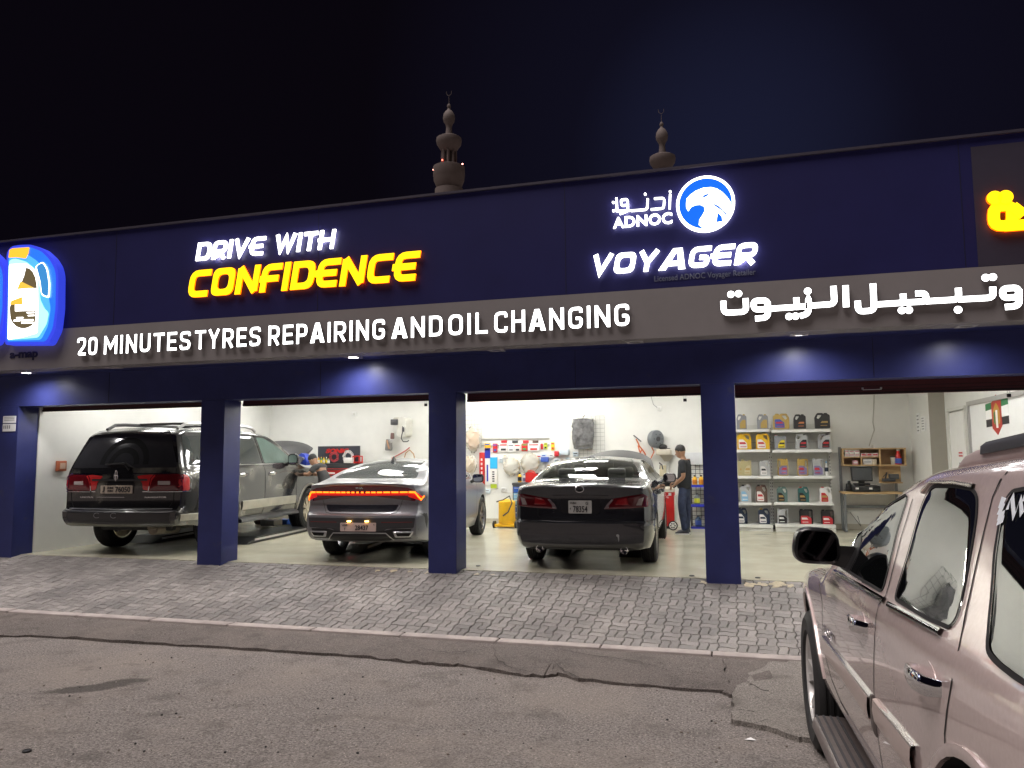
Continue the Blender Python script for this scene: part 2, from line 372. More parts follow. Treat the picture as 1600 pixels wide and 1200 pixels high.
def paver(us,edge):
    # us: (u0,u1,v0,v1) in a frame; edge = 'h' long along x
    u0,u1,v0,v1=us; k=6; gap=.0035; pts=[]
    for i in range(k+1):
        a=u0+(u1-u0)*i/k; pts.append((a,v0+wv(a-X0,S_)+gap))
    for i in range(1,k+1):
        b=v0+(v1-v0)*i/k; pts.append((u1-wv(b-AY0,sy)*1-gap,b))
    for i in range(1,k+1):
        a=u1+(u0-u1)*i/k; pts.append((a,v1+wv(a-X0,S_)-gap))
    for i in range(1,k):
        b=v1+(v0-v1)*i/k; pts.append((u0-wv(b-AY0,sy)+gap,b))
    cx=sum(q[0] for q in pts)/len(pts); cy=sum(q[1] for q in pts)/len(pts)
    tx,ty,h=random.gauss(0,.008),random.gauss(0,.008),random.gauss(0,.0012); vs=[]; n=len(pts)
    for q in pts:
        f=.93; x,y=cx+(q[0]-cx)*f,cy+(q[1]-cy)*f; vs.append((x,y,apz(y)+h+tx*(x-cx)+ty*(y-cy)))
    for q in pts: vs.append((q[0],q[1],apz(q[1])+h-.004+tx*(q[0]-cx)+ty*(q[1]-cy)))
    for q in pts: vs.append((q[0],q[1],apz(q[1])-.03))
    fs=[tuple(range(n))]
    for o in (0,n):
        for i in range(n): fs.append((o+i,o+n+i,o+n+(i+1)%n,o+(i+1)%n))
    mb.add(vs,fs)
for i in range(nx):
    for j in range(ny):
        a,b=X0+i*S_,AY0+j*sy
        if (i+j)%2: paver((a,a+S_,b,b+sy/2),'h'); paver((a,a+S_,b+sy/2,b+sy),'h')
        else: paver((a,a+S_/2,b,b+sy),'v'); paver((a+S_/2,a+S_,b,b+sy),'v')
structure(mb.build('pavement',PV,smooth=30,fix=False))
mb=MB(); mb.add([(X0-30,AY0,-.362),(9,AY0,-.362),(9,AY1,-.028),(X0-30,AY1,-.028)],[(0,1,2,3)]); structure(mb.build('pavement_bed',mat('joint_sand',(.035,.03,.028),.95,var=.3,scale=30)))
mb=MB(); random.seed(3)                            # dried paint runs at the pillar foot
for (px_,py_,s) in [(1098,922,.05),(1103,935,.03),(1172,914,.08),(1186,922,.05),(1195,930,.05),(1215,918,.10),(1222,930,.05),(1206,926,.04),(1236,920,.06),(615,896,.06),(640,899,.04),(668,897,.05),(590,893,.05),(745,899,.05),(770,901,.03)]:
    q=onZ(px_,py_,-.03); q=onZ(px_,py_,apz(min(q.y,9.09))); n=11; pts=[]
    for k in range(n):
        a=2*PI*k/n; rr=s*random.uniform(.25,1); x,y=q.x+rr*math.cos(a)*1.1,min(9.09,q.y+rr*math.sin(a)*1.3); pts.append((x,y,apz(y)+.0055))
    mb.add(pts,[tuple(range(n))])
structure(mb.build('paint_splashes',mat('dried_paint',(.42,.36,.25),.7,var=.3,scale=25),fix=False))
mb=MB(); mb.box((-3.6,12.3,-.15),(14.2,6.4,.3)); structure(mb.build('garage_floor',FLOORM))
# gravel grains lying on the road
mb=MB(); random.seed(11)
for k in range(900):
    y=random.uniform(2.6,6.2); x=random.uniform(-5.5,1.2); r_=random.choice((.003,.004,.004,.005,.006,.009))
    z=road_z(y); mb.sph((x,y,z+r_*.5),(r_*random.uniform(.7,1.4),r_,r_*.7),random.choice((0,0,1,2)),6)
o=mb.build('gravel',[mat('pebble_light',(.36,.33,.30),.8,var=0),mat('pebble_mid',(.18,.15,.13),.8,var=0),mat('pebble_dark',(.03,.03,.03),.8,var=0)]); tag(o,None,None,kind='stuff')
q=onZ(42,1172,-.31); mb=MB(); mb.lathe([(.024,0),(.026,.004),(.025,.010),(.020,.012),(.019,.009)],(q.x,q.y,road_z(q.y)),n=18)
tag(mb.build('bottle_cap',BLACK,smooth=40),'black round cap lying on the asphalt at the lower left','cap')  # black bottle cap dropped on the road
q=onZ(1172,1156,-.40); mb=MB(); mb.add([(q.x-.035,q.y,road_z(q.y)+.004),(q.x,q.y-.016,road_z(q.y)+.011),(q.x+.04,q.y+.004,road_z(q.y)+.004),(q.x+.005,q.y+.022,road_z(q.y)+.014)],[(0,1,2,3)])
tag(mb.build('paper_scrap',PAPER,fix=False),'crumpled pale scrap of paper on the asphalt near the cracked concrete','litter')
# ---------------------------------------------------------------- the garage building
PF,PB=8.95,9.31; FY=8.25; OT=2.188; WB=15.4; CE=3.05
B=thing('service_garage','dark blue four bay garage with lit white interior and grey sign band','building',(-3.6,PF,0))
def part(name,mb,m,parent,smooth=None,label=None,**k):
    o=mb.build(name,m,parent,smooth,**k)
    if label: o['label']=label
    return o
bays=[(-10.60,-10.239),(-7.032,-6.656),(-3.676,-3.308),(-.361,.011),(3.30,3.66)]
for k,(a,b) in enumerate(bays): mb=MB(); mb.box(((a+b)/2,(PF+PB)/2,OT/2-.06),(b-a,PB-PF,OT+.12),0,.004); part('pillar',mb,BLUE,B)
mb=MB(); mb.box((-4.4,9.10,2.45),(19.6,.30,2*(2.45-OT)),0); 
for xx in (-8.6,-5.2,-1.8,1.45,2.95): mb.box((xx,PF-.0005,2.45),(.006,.004,.5),1)
part('beam',mb,[BLUE,mat('joint_dark',(.006,.006,.02),.6,var=0)],B)
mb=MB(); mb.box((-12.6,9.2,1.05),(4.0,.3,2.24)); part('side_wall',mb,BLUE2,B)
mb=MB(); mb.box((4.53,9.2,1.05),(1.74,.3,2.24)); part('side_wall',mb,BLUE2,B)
mb=MB(); mb.box((-4.4,8.66,2.665),(19.6,.58,.05)); part('soffit',mb,BLUE,B)
FTOP,FBT,FBO=4.459,3.168,2.633
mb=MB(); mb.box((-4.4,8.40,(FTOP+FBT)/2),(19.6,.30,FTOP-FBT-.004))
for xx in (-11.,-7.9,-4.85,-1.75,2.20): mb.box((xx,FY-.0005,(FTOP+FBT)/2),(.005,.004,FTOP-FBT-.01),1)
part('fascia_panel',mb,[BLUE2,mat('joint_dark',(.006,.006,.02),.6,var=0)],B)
xe=onY(1521,300,FY).x; mb=MB(); mb.box(((xe+5.3)/2,8.30,(FTOP-.09+FBT)/2),(5.3-xe,.106,FTOP-FBT-.10)); part('end_panel',mb,mat('panel_sign_tint',(.042,.036,.062),.5,var=.05),B)  # panel's own tone with the yellow sign's glow mixed into the colour
mb=MB(); mb.box((-4.4,8.40,(FBT+FBO)/2),(19.6,.31,FBT-FBO)); part('sign_band',mb,GREY,B)
mb=MB(); mb.box((-4.4,8.40,FTOP+.012),(19.6,.36,.028)); part('coping',mb,mat('coping_metal',(.13,.12,.16),.35,metal=.6,var=.05),B)
mb=MB(); mb.box((-4.4,12.2,3.6),(19.4,6.9,.12)); part('roof',mb,MGREY,B)
mb=MB(); mb.box((-3.6,WB+.1,1.6),(14.4,.2,3.2)); part('back_wall',mb,WALL,B)
mb=MB(); mb.box((-10.32,12.35,1.6),(.2,6.1,3.2)); part('left_wall',mb,WALL,B)
mb=MB(); mb.box((3.39,12.35,1.6),(.2,6.1,3.2)); part('right_wall',mb,WALL,B)
mb=MB(); mb.box((-3.6,12.35,CE+.05),(13.7,6.1,.1)); part('ceiling',mb,WHITE,B)
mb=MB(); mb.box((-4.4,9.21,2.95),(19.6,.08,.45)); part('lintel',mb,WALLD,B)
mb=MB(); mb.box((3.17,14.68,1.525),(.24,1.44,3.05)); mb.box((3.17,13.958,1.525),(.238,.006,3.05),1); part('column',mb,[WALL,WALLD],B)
mb=MB(); mb.box((-6.5,15.39,.05),(7.4,.012,.10)); mb.box((1.4,15.39,.05),(3.3,.012,.10)); part('skirting',mb,mat('skirting_tile',(.45,.42,.35),.4,var=.1),B)
# rolled shutters: maroon bottom rail showing under the beam
shb=[2.128,2.12,2.09,2.045]
for k in range(4):
    a=bays[k][1]+.003; b=bays[k+1][0]-.003; z0=shb[k]; mb=MB()
    mb.box(((a+b)/2,9.37,(z0+2.6)/2),(b-a,.035,2.6-z0),0)
    mb.box(((a+b)/2,9.362,z0+.014),(b-a,.045,.022),1)
    for zz in (.05,.09): mb.box(((a+b)/2,9.351,z0+zz),(b-a,.006,.006),1)
    s=part('shutter',mb,[MAROON,mat('maroon_dark',(.02,.006,.008),.6,var=0)],B)
    if k==3:
        mb=MB(); zc=z0+.055; xa,xb=onY(1348,605,9.33).x,onY(1377,604,9.33).x; mb.tube([(xa,9.35,zc+.01),(xa,9.325,zc-.004),(xb,9.325,zc-.004),(xb,9.35,zc+.01)],.005,6); mb.box((xa,9.345,zc+.012),(.02,.012,.02)); mb.box((xb,9.345,zc+.012),(.02,.012,.02)); part('handle',mb,STEEL,s)
    if k in (1,2,3):
        xl={1:onY(664,630,9.33).x,2:onY(1070,622,9.33).x,3:onY(1577,606,9.33).x}[k]
        mb=MB(); mb.box((xl,9.36,z0-.052),(.04,.02,.036),0,.004); mb.tube([(xl-.012,9.36,z0-.036),(xl-.012,9.36,z0-.008),(xl,9.36,z0+.002),(xl+.012,9.36,z0-.008),(xl+.012,9.36,z0-.036)],.004,6,1); part('padlock',mb,[BLACK,STEEL],s)
# door and office window in the right wall (X=3.29)
WX=3.285
mb=MB(); mb.box((WX-.012,13.17,1.0),(.03,.84,2.0)); d=part('door',mb,WHITE,B)
mb=MB()
for yy in (12.73,13.62): mb.box((WX-.02,yy,1.02),(.05,.06,2.04))
mb.box((WX-.02,13.175,2.05),(.05,.95,.05)); part('frame',mb,OFFW,d)
mb=MB(); mb.box((WX-.03,13.05,1.28),(.006,.26,.30)); 
for k,zz in enumerate((1.38,1.335,1.22)): mb.box((WX-.0335,13.05,zz),(.004,.20,.025),1 if k<2 else 2)
part('notice',mb,[PAPER,RED,MGREY],d)
mb=MB(); mb.tube([(WX-.06,12.86,1.02),(WX-.06,12.98,1.02)],.009,8,T=None); mb.cyl((WX-.03,12.86,1.02),(WX-.06,12.86,1.02),.008); part('handle',mb,STEEL,d)
mb=MB(); mb.box((WX-.006,11.0,1.23),(.02,3.0,1.65)); wn=part('office_window',mb,mat('white_panel',(.85,.86,.86),.25,var=.02),B)
mb=MB()
mb.box((WX-.015,11.0,2.085),(.06,3.12,.06)); mb.box((WX-.015,11.0,.38),(.06,3.12,.06))
for yy in (9.47,12.53): mb.box((WX-.015,yy,1.23),(.06,.06,1.65))
part('frame',mb,mat('alu_frame',(.42,.41,.40),.4,metal=.4,var=.04),wn)
E_=onX(1560,648,WX); ey,ez=E_.y,E_.z; mb=MB()
TX=lambda x: Matrix.Translation((x,ey,ez))@Matrix.Rotation(R(-90),4,'Z')
T_=TX(WX-.0165)
def em(poly,lv,mi): mb.prism([(p_[0]*1.5,p_[1]) for p_ in poly],-.002-.0015*lv,.004,mi=mi,T=T_)
em([(-.30,.07),(.30,.11),(.30,.20),(-.30,.16)],1,0); em([(-.30,-.05),(.30,-.03),(.30,.11),(-.30,.07)],1,1); em([(-.30,-.15),(.30,-.13),(.30,-.03),(-.30,-.05)],1,2)
em([(-.13,.16),(0,.26),(.13,.18),(.13,-.14),(0,-.26),(-.13,-.17)],2,3)
em(rounded([(-.085,-.12),(-.085,.06),(0,.17),(.085,.06),(.085,-.12)],.04),3,4); em([(-.02,-.17),(-.02,.06),(.03,.06),(.03,-.17)],4,1); em([(-.07,-.10),(-.07,.03),(-.035,.05),(-.035,-.13)],4,0)
part('emblem',mb,[mat('emblem_green',(.02,.17,.06),.5,var=0),PAPER,INK,mat('emblem_red',(.42,.03,.02),.5,var=0),mat('emblem_gold',(.45,.25,.03),.5,var=0)],wn)
# ceiling light panels
LP=mat('panel_light',(1,.985,.94),.5,var=0,emit=26.0)
k=0
for xc,cnt in ((-9.3,3),(-7.7,3),(-5.9,3),(-4.3,3),(-2.5,3),(-1.0,3),(1.0,2),(2.3,1)):
    for yc in (10.4,12.2,14.0)[:cnt]:
        pos=['front','middle','back'][[10.4,12.2,14.0].index(yc)]
        o=thing('ceiling_light','square white light panel in the garage ceiling','ceiling light',(xc,yc,CE-.02),group='ceiling panels of the garage')
        mb=MB(); mb.box((0,0,.004),(.56,.56,.012)); part('diffuser',mb,LP,o,pw=False)
        mb=MB()
        for s in (-1,1): mb.box((.295*s,0,.0),(.03,.62,.036)); mb.box((0,.295*s,.0),(.56,.03,.036))
        part('frame',mb,WHITE,o,pw=False)
# a strip lamp high on the back wall of the third bay
TL=mat('tube_light',(1,.98,.88),.5,var=0,emit=120.0)
for xc in (-5.0,-3.4):
    o=thing('strip_light','long white strip lamp near the back wall above the parts display','strip light',(xc,14.75,2.86),group='strip lamps over the display wall')
    mb=MB(); mb.box((0,0,.02),(1.3,.10,.05),0,.01); part('housing',mb,WHITE,o,pw=False)
    mb=MB(); mb.cyl((-.6,0,-.03),(.6,0,-.03),.016,n=10); part('tube',mb,TL,o,pw=False)
# soffit downlights
DLON=mat('downlight_on',(1,.97,.92),.4,var=0,emit=30); DLDIM=mat('downlight_dim',(1,.97,.92),.4,var=0,emit=1.2); DLOFF=mat('downlight_off',(.35,.34,.34),.3,var=0)
for px_,py_,st,lab in [(41,582,2,'lit square downlight in the soffit at the far left by the bottle sign'),(177,574,0,'unlit downlight in the soffit below the words 20 MINUTES'),(552,558,2,'lit downlight in the soffit below the word REPAIRING'),(775,547,0,'unlit downlight in the soffit below the word OIL'),(992,534,0,'unlit downlight in the soffit below the end of CHANGING'),(1249,522,2,'lit downlight in the soffit below the white arabic writing'),(1510,509,1,'dimly lit downlight in the soffit at the right above the office bay')]:
    q=onZ(px_,py_,2.64); o=thing('downlight',lab,'downlight',(q.x,q.y,2.64),group='downlights along the soffit')
    mb=MB(); mb.prism([(-.09,-.09),(.09,-.09),(.09,.09),(-.09,.09)],-.008,.012,[circ(0,0,.062,24)],T=Matrix.Rotation(R(90),4,'X')); part('trim',mb,mat('trim_grey',(.5,.49,.5),.4,var=0),o,pw=False)
    mb=MB(); mb.lathe([(.0615,.010),(.060,-.004 if st==2 else .004),(.02,-.006 if st==2 else .004)],n=24); part('lamp_glass',mb,(DLOFF,DLDIM,DLON)[st],o,smooth=40,pw=False)
    if st:
        l=bpy.data.lights.new('downlight_beam','SPOT'); l.energy=(0,60,90)[st]; l.spot_size=R(160); l.spot_blend=1.0; l.shadow_soft_size=.05; l.color=(1,.97,.95)
        lo=bpy.data.objects.new('downlight_beam',l); C.objects.link(lo); lo.parent=o; lo.location=(0,-.02,-.02); lo.rotation_euler=(R(6),0,0)
# papers on the left pillar
q0,q1=onY(6,650,PF),onY(24.5,674,PF)
for k,(a,b) in enumerate(((650,661),(662.5,674))):
    z1,z0=onY(14,a,PF).z,onY(14,b,PF).z; mb=MB(); mb.box(((q0.x+q1.x)/2,PF-.006,(z0+z1)/2),(q1.x-q0.x,.008,z1-z0))
    for j in range(3 if k==0 else 1):
        if k==0: mb.box(((q0.x+q1.x)/2,PF-.0105,z1-.02-.022*j),((q1.x-q0.x)*.8,.003,.008),1)
    if k==1:
        for j in range(4): mb.box((q0.x+.026+.036*j,PF-.0105,z1-.045),(.018,.003,.05),1)
    tag(mb.build('notice',[PAPER,MGREY]),('white printed notice with lines of text, upper of two on the left pillar','white notice with four square symbols, lower of two on the left pillar')[k],'notice','notices on the left pillar')
# two minarets of the mosque behind
STONE=mat('minaret_stone',(.14,.11,.105),.8,var=.12,scale=.6)
LAMPR=mat('red_lamp',(1,.08,.05),.5,var=0,emit=14); LAMPW=mat('pink_lamp',(1,.36,.28),.5,var=0,emit=14)
def minaret(px_,py_,Y,label,lamps,s=1.):
    top=onY(px_,py_,Y); cx=top.x; zt=top.z; k=s*Y/1202*1.05
    o=thing('minaret',label,'minaret',(cx,Y,0),group='minarets of the mosque behind the garage')
    z=lambda py: zt-(py-180)*k
    def prof(l): return [(max(.01,r*k),z(py)) for r,py in l]
    sh=MB(); sh.lathe(prof([(23,460),(23,306)]),(cx,Y,0),n=20); sh.lathe([(2.2,0),(2.2,5),(23*k*.999,z(455))],(cx,Y,0),n=20); part('shaft',sh,STONE,o,35)
    b=MB(); b.lathe(prof([(16,309),(20,303),(25,291),(25.5,285),(26,284),(26,269),(24,268),(23,280),(8,281)]),(cx,Y,0),n=24); part('balcony',b,STONE,o,35)
    b=MB(); b.lathe(prof([(7.5,282),(7.5,234)]),(cx,Y,0),n=12)
    for i in range(8):
        a=2*PI*(i+.3)/8; x,y=cx+11*k*math.cos(a),Y+11*k*math.sin(a); b.cyl((x,y,z(282)),(x,y,z(238)),2.3*k,n=8)
    part('lantern',b,STONE,o,35)
    b=MB(); b.lathe(prof([(11,243),(14,239),(20,230),(21,224),(20.5,220),(17,218),(4,217)]),(cx,Y,0),n=24); part('canopy',b,STONE,o,35)
    b=MB(); b.lathe(prof([(6.5,219),(5.0,205),(4.8,200),(6,196),(9,191),(10,185),(9,179),(6,174),(3,171),(2,168)]),(cx,Y,0),n=20); part('dome',b,STONE,o,40)
    b=MB(); b.lathe(prof([(1.2,170),(3,167),(3.4,164.5),(2,161.5),(.4,160),(.3,148)]),(cx,Y,0),n=12); b.tube([(cx-4.5*k,Y,z(139)),(cx-4*k,Y,z(144)),(cx,Y,z(147)),(cx+4*k,Y,z(144)),(cx+4.5*k,Y,z(139))],.35*k,6); part('crescent',b,STONE,o,40)
    for (dx,py,dy,m) in lamps:
        b=MB(); b.sph((cx+dx*k,Y-dy*k,z(py)),1.1*k,0,8); part('lamp',b,m,o,60)
minaret(701.5,180,74,'nearer stone minaret with red lamps on its balcony, behind the roof',[(-25,272,6,LAMPW),(-7,260,12.5,LAMPR),(25.5,268,6,LAMPW)])
minaret(1034,208.5,80,'dim minaret top behind the roof, left of the eagle logo',[],.93)
# ---------------------------------------------------------------- illuminated signs on the fascia
SW=mat('sign_white',(1,1,1),.4,var=0,emit=4.2); SWH=mat('sign_white_halo',(1,.98,.95),.4,var=0,emit=4.5); SY=mat('sign_yellow',(1,.58,.004),.4,var=0,emit=2.0); SYH=mat('sign_amber_edge',(1,.16,.0),.4,var=0,emit=2.6)
SIDE=mat('letter_side',(.30,.30,.31),.5,var=0)
a_=.135
def GLY(w=.95,a=a_):
    m=.5; r=.26
    O=lambda w:[('c',[(a,a),(w-a,a),(w-a,1-a),(a,1-a)],r)]
    return {
    'C':(w,[('o',[(w,1-a),(a,1-a),(a,a),(w-.04,a)],r)]),
    'O':(w+.04,O(w+.04)),
    'N':(w+.02,[('o',[(a,0),(a,1-a*.6)],0),('o',[(a*.9,1-a*.4),(w+.02-a*.9,a*.4)],0),('o',[(w+.02-a,1),(w+.02-a,a*.6)],0)]),
    'F':(w-.10,[('o',[(a,0),(a,1-a),(w-.10,1-a)],r),('o',[(-.06,.47),(w-.2,.47)],0)]),
    'I':(2*a,[('o',[(a,0),(a,1)],0)]),
    'D':(w,[('c',[(a,a),(w-a,a),(w-a,1-a),(a,1-a)],[.02,.34,.34,.02])]),
    'E':(w-.06,[('o',[(w-.02,1-a),(a,1-a),(a,a),(w-.08,a)],r),('o',[(-.10,.5),(w-.14,.5)],0)]),
    'R':(w,[('o',[(a,0),(a,1-a),(w-a,1-a),(w-a,.42),(a,.42)],.22),('o',[(w*.5,.40),(w-a*.9,0)],0)]),
    'V':(w+.02,[('o',[(a*.8,1),(w*.47,.10),(w+.02-a*.8,1)],0)]),
    'W':(w*1.4,[('o',[(a*.9,1),(w*.42,.12),(w*.72,.86),(w*.98,.12),(w*1.4-a*.9,1)],0)]),
    'T':(w-.08,[('o',[(0,1-a),(w-.08,1-a)],0),('o',[(w*.46,0),(w*.46,1-a)],0)]),
    'H':(w,[('o',[(a,0),(a,1)],0),('o',[(w-a,0),(w-a,1)],0),('o',[(a-.18,.5),(w-a,.5)],0)]),
    'Y':(w,[('o',[(a*.8,1),(w*.48,.42),(w-a*.8,1)],0),('o',[(w*.48,0),(w*.48,.46)],0)]),
    'A':(w+.24,[('p',[(-.02,0),(.30,0),(.385,.18),(.86,.18),(.90,0),(w+.26,0),(.92,1),(.50,1)],[(.485,.40),(.645,.76),(.735,.76),(.80,.40)])]),
    'G':(w,[('o',[(w,1-a),(a,1-a),(a,a),(w-a,a),(w-a,.48),(w*.5,.48)],r)]),
    ' ':(.42,[])}
def stroke_word(mb,s,x0,x1,z0,z1,y,depth,shear=.16,gap=.10,a=a_,mf=0,ms=1,gly=None):
    G=gly or GLY(a=a); tot=sum(G[c][0]+gap for c in s)-gap; H=z1-z0; lean=shear*H; k=(x1-x0-lean)/tot; x=0; lay=0
    for c in s:
        w_,st=G[c]
        for kind,pts,r in st:
            cl=kind=='c'; pp=pts if (cl or kind=='p') else (roundline(pts,r) if r else pts)
            sc=k/H                                            # keep the stroke width even after scaling
            q=[(p[0]*k,p[1]*H) for p in pp]
            hw_=a*H*.92; i=None
            if cl:
                xa,xb,ya,yb=[f(p[j]*(k,H)[j] for p in pts) for j in (0,1) for f in (min,max)]; rl=r if isinstance(r,list) else [r]*4
                sq=lambda d:[(x+xa-d,ya-d),(x+xb+d,ya-d),(x+xb+d,yb+d),(x+xa-d,yb+d)]
                o=rounded(sq(hw_),[t*k*.8+hw_*.8*(t>.05) for t in rl],6); i=rounded(sq(-hw_),[max(.002,t*k-hw_*.5) for t in rl],5)
            elif kind=='p':
                o=[(x+p[0]*k,p[1]*H) for p in pts]; i=[(x+p[0]*k,p[1]*H) for p in r]
            else: o,i=ribbon([(p[0]+x,p[1]) for p in q],2*hw_,False)
            tr=lambda P:[(x0+p[0]+shear*p[1],z0+p[1]) for p in P]
            yy=y-.0012*(lay%4); lay+=1
            n0=len(mb.f); mb.prism(tr(o),yy,y+depth,[tr(i)] if i else [],mi=ms)
            for f in range(n0,len(mb.f)):
                vs=mb.f[f]
                if all(abs(mb.v[t].y-yy)<1e-6 for t in vs): mb.m[f]=mf
        x+=(w_+gap)*k
def front_mat(mb,n0,y,mf):
    for f in range(n0,len(mb.f)):
        if all(mb.v[t].y<y+1e-4 for t in mb.f[f]): mb.m[f]=mf
LY=8.200
def XZ(px,py): q=onY(px,py,LY); return q.x,q.z
def sign(name,label,a): x,z=XZ(*a); return thing(name,label,'sign',(x,FY,z))
# DRIVE WITH / CONFIDENCE
o=sign('illuminated_lettering','slanted glowing two line lettering, white DRIVE WITH above yellow CONFIDENCE','' or (470,415))
x0,_=XZ(305,408); x1,_=XZ(524,385); z0=(XZ(308,408)[1]+XZ(512,388)[1])/2; z1=(XZ(315,377)[1]+XZ(520,360)[1])/2
mb=MB(); stroke_word(mb,'DRIVE WITH',x0,x1,z0,z1,LY,.02,gap=.16,a=.098); part('word',mb,[SW,SWH],o)
x0,_=XZ(292,463); x1,_=XZ(656,393); z0=(XZ(295,464)[1]+XZ(640,441)[1])/2; z1=(XZ(305,420)[1]+XZ(652,394)[1])/2
mb=MB(); stroke_word(mb,'CONFIDENCE',x0,x1,z0,z1,LY,.02,gap=.12,a=.122); part('word',mb,[SY,SYH],o)
# VOYAGER
o=sign('illuminated_lettering','slanted glowing white lettering VOYAGER under the eagle logo',(1050,405))
x0,_=XZ(922,430); x1,_=XZ(1186,372); z0=(XZ(940,430)[1]+XZ(1170,411)[1])/2; z1=(XZ(935,403)[1]+XZ(1182,372)[1])/2
mb=MB(); stroke_word(mb,'VOYAGER',x0,x1,z0,z1,LY,.02,gap=.12,shear=.2,a=.118); part('word',mb,[SW,SWH],o)
# small retailer line, plain print
xa,za=XZ(1022,440); xb,zb=XZ(1181,429); h=XZ(1024,431)[1]-XZ(1024,440)[1]
mb=MB(); text_fit(mb,'Licensed ADNOC Voyager Retailer',xa,xb,za-.01,za+h*1.15,FY-.004,.004,.008); tag(mb.build('printed_lettering',mat('faded_print',(.14,.15,.22),.5,var=0)),'faint small printed line Licensed ADNOC Voyager Retailer under VOYAGER','sign')
# 20 MINUTES ...
o=sign('illuminated_lettering','long glowing white line 20 MINUTES TYRES REPAIRING AND OIL CHANGING on the grey band',(550,515))
za=(XZ(123,557)[1]+XZ(980,508)[1])/2; zb=(XZ(123,528)[1]+XZ(980,474)[1])/2
words=[('20',121,154),('MINUTES',163,299),('TYRES',305,408),('REPAIRING',419,602),('AND',612,692),('OIL',700,762),('CHANGING',772,984)]
def DIN(w=.62,a=.10):
    G=GLY(w,a); r=.26; q=w-a
    G.update({'E':(w-.08,[('o',[(w-.08,1-a),(a,1-a),(a,a),(w-.08,a)],0),('o',[(a,.5),(w-.13,.5)],0)]),'T':(w-.02,[('o',[(0,1-a),(w-.02,1-a)],0),('o',[(w/2-.01,0),(w/2-.01,1-a)],0)]),
    'U':(w,[('o',[(a,1),(a,a),(q,a),(q,1)],r)]),'S':(w-.02,[('o',[(q-.0,.74),(q-.02,1-a),(a,1-a),(a,.535),(q-.02,.465),(q-.02,a),(a,a),(a-.02,.27)],.17)]),
    '2':(w-.03,[('o',[(a,.73),(a,1-a),(q-.03,1-a),(q-.03,.56),(a*1.3,a),(w-.03,a)],.14)]),'0':(w-.03,[('c',[(a,a),(q-.03,a),(q-.03,1-a),(a,1-a)],r)]),'O':(w,[('c',[(a,a),(q,a),(q,1-a),(a,1-a)],r)]),
    'M':(w+.18,[('o',[(a,0),(a,1)],0),('o',[(w+.18-a,0),(w+.18-a,1)],0),('o',[(a*.9,.97),(w/2+.09,.36),(w+.18-a*.9,.97)],0)]),'P':(w-.03,[('o',[(a,0),(a,1)],0),('o',[(a,1-a),(q-.03,1-a),(q-.03,.42),(a,.42)],.2)]),
    'R':(w,[('o',[(a,0),(a,1)],0),('o',[(a,1-a),(q,1-a),(q,.43),(a,.43)],.2),('o',[(w*.5,.43),(q+.0,0)],0)]),'L':(w-.12,[('o',[(a,1),(a,a),(w-.12,a)],0)]),'H':(w,[('o',[(a,0),(a,1)],0),('o',[(q,0),(q,1)],0),('o',[(a,.5),(q,.5)],0)]),
    'N':(w+.03,[('o',[(a,0),(a,1)],0),('o',[(a*.95,.96),(w+.03-a*.95,.04)],0),('o',[(w+.03-a,0),(w+.03-a,1)],0)]),'I':(2*a,[('o',[(a,0),(a,1)],0)]),'C':(w-.02,[('o',[(q-.01,.72),(q-.02,1-a),(a,1-a),(a,a),(q-.02,a),(q-.01,.28)],.24)]),
    'G':(w,[('o',[(q,.72),(q,1-a),(a,1-a),(a,a),(q,a),(q,.47),(w*.52,.47)],.22)]),'D':(w,[('c',[(a,a),(q,a),(q,1-a),(a,1-a)],[.02,.28,.28,.02])]),'Y':(w,[('o',[(a*.7,1),(w/2,.44),(w-a*.7,1)],0),('o',[(w/2,0),(w/2,.48)],0)]),
    'A':(w+.08,[('p',[(-.01,0),(.19,0),(.235,.20),(.465,.20),(.51,0),(w+.09,0),(.45,1),(.25,1)],[(.275,.36),(.345,.74),(.355,.74),(.425,.36)])])}); return G
for s,a,b in words:
    mb=MB(); stroke_word(mb,s,XZ(a,520)[0],XZ(b,500)[0],za,zb,LY,.02,shear=0,gap=.15,a=.078,gly=DIN(a=.085)); part('word',mb,[SW,SIDE],o)
# ADNOC + arabic + roundel
o=sign('illuminated_logo','glowing round blue and white eagle head logo beside arabic and latin ADNOC lettering',(1060,320))
xa,za=XZ(958,356); xb,zb=XZ(1050,331); mb=MB(); z0=(XZ(960,356)[1]+XZ(1045,350)[1])/2; z1=(XZ(960,338)[1]+XZ(1045,333)[1])/2
text_fit(mb,'ADNOC',xa,xb,z0,z1,LY+.01,.02,.022,space=1.05); part('word',mb,SW,o)
def strokes(mb,base,sx,sz,lst,wd,y,depth,mf=0,ms=1):
    # strokes in units of the letter height from a base point; each set 1.2 mm apart so faces never coincide
    for i,(pts,r,cl) in enumerate(lst):
        if r=='dot':
            o=circ(base[0]+pts[0]*sx,base[1]+pts[1]*sz,wd*.62,18); inn=None
        else:
            pp=rounded(pts,r) if cl else (roundline(pts,r) if r else pts)
            o,inn=ribbon([(base[0]+p[0]*sx,base[1]+p[1]*sz) for p in pp],wd,cl)
        yy=y-.0012*(i%6); n0=len(mb.f); mb.prism(o,yy,y+depth,[inn] if inn else [],mi=ms)
        for f in range(n0,len(mb.f)):
            if all(abs(mb.v[t].y-yy)<1e-6 for t in mb.f[f]): mb.m[f]=mf
def px_strokes(mb,lst,wd,depth,mats=(0,1),y=LY):
    # same with points read off along the sign band (converted to metres on the sign's own plane)
    out=[]
    for pts,r,cl in lst:
        if r=='dot': out.append((XZ(*pts),'dot',0))
        else: out.append(([XZ(*p) for p in pts],r,cl))
    strokes(mb,(0,0),1,1,out,wd,y,depth,*mats)
mb=MB(); D='dot'
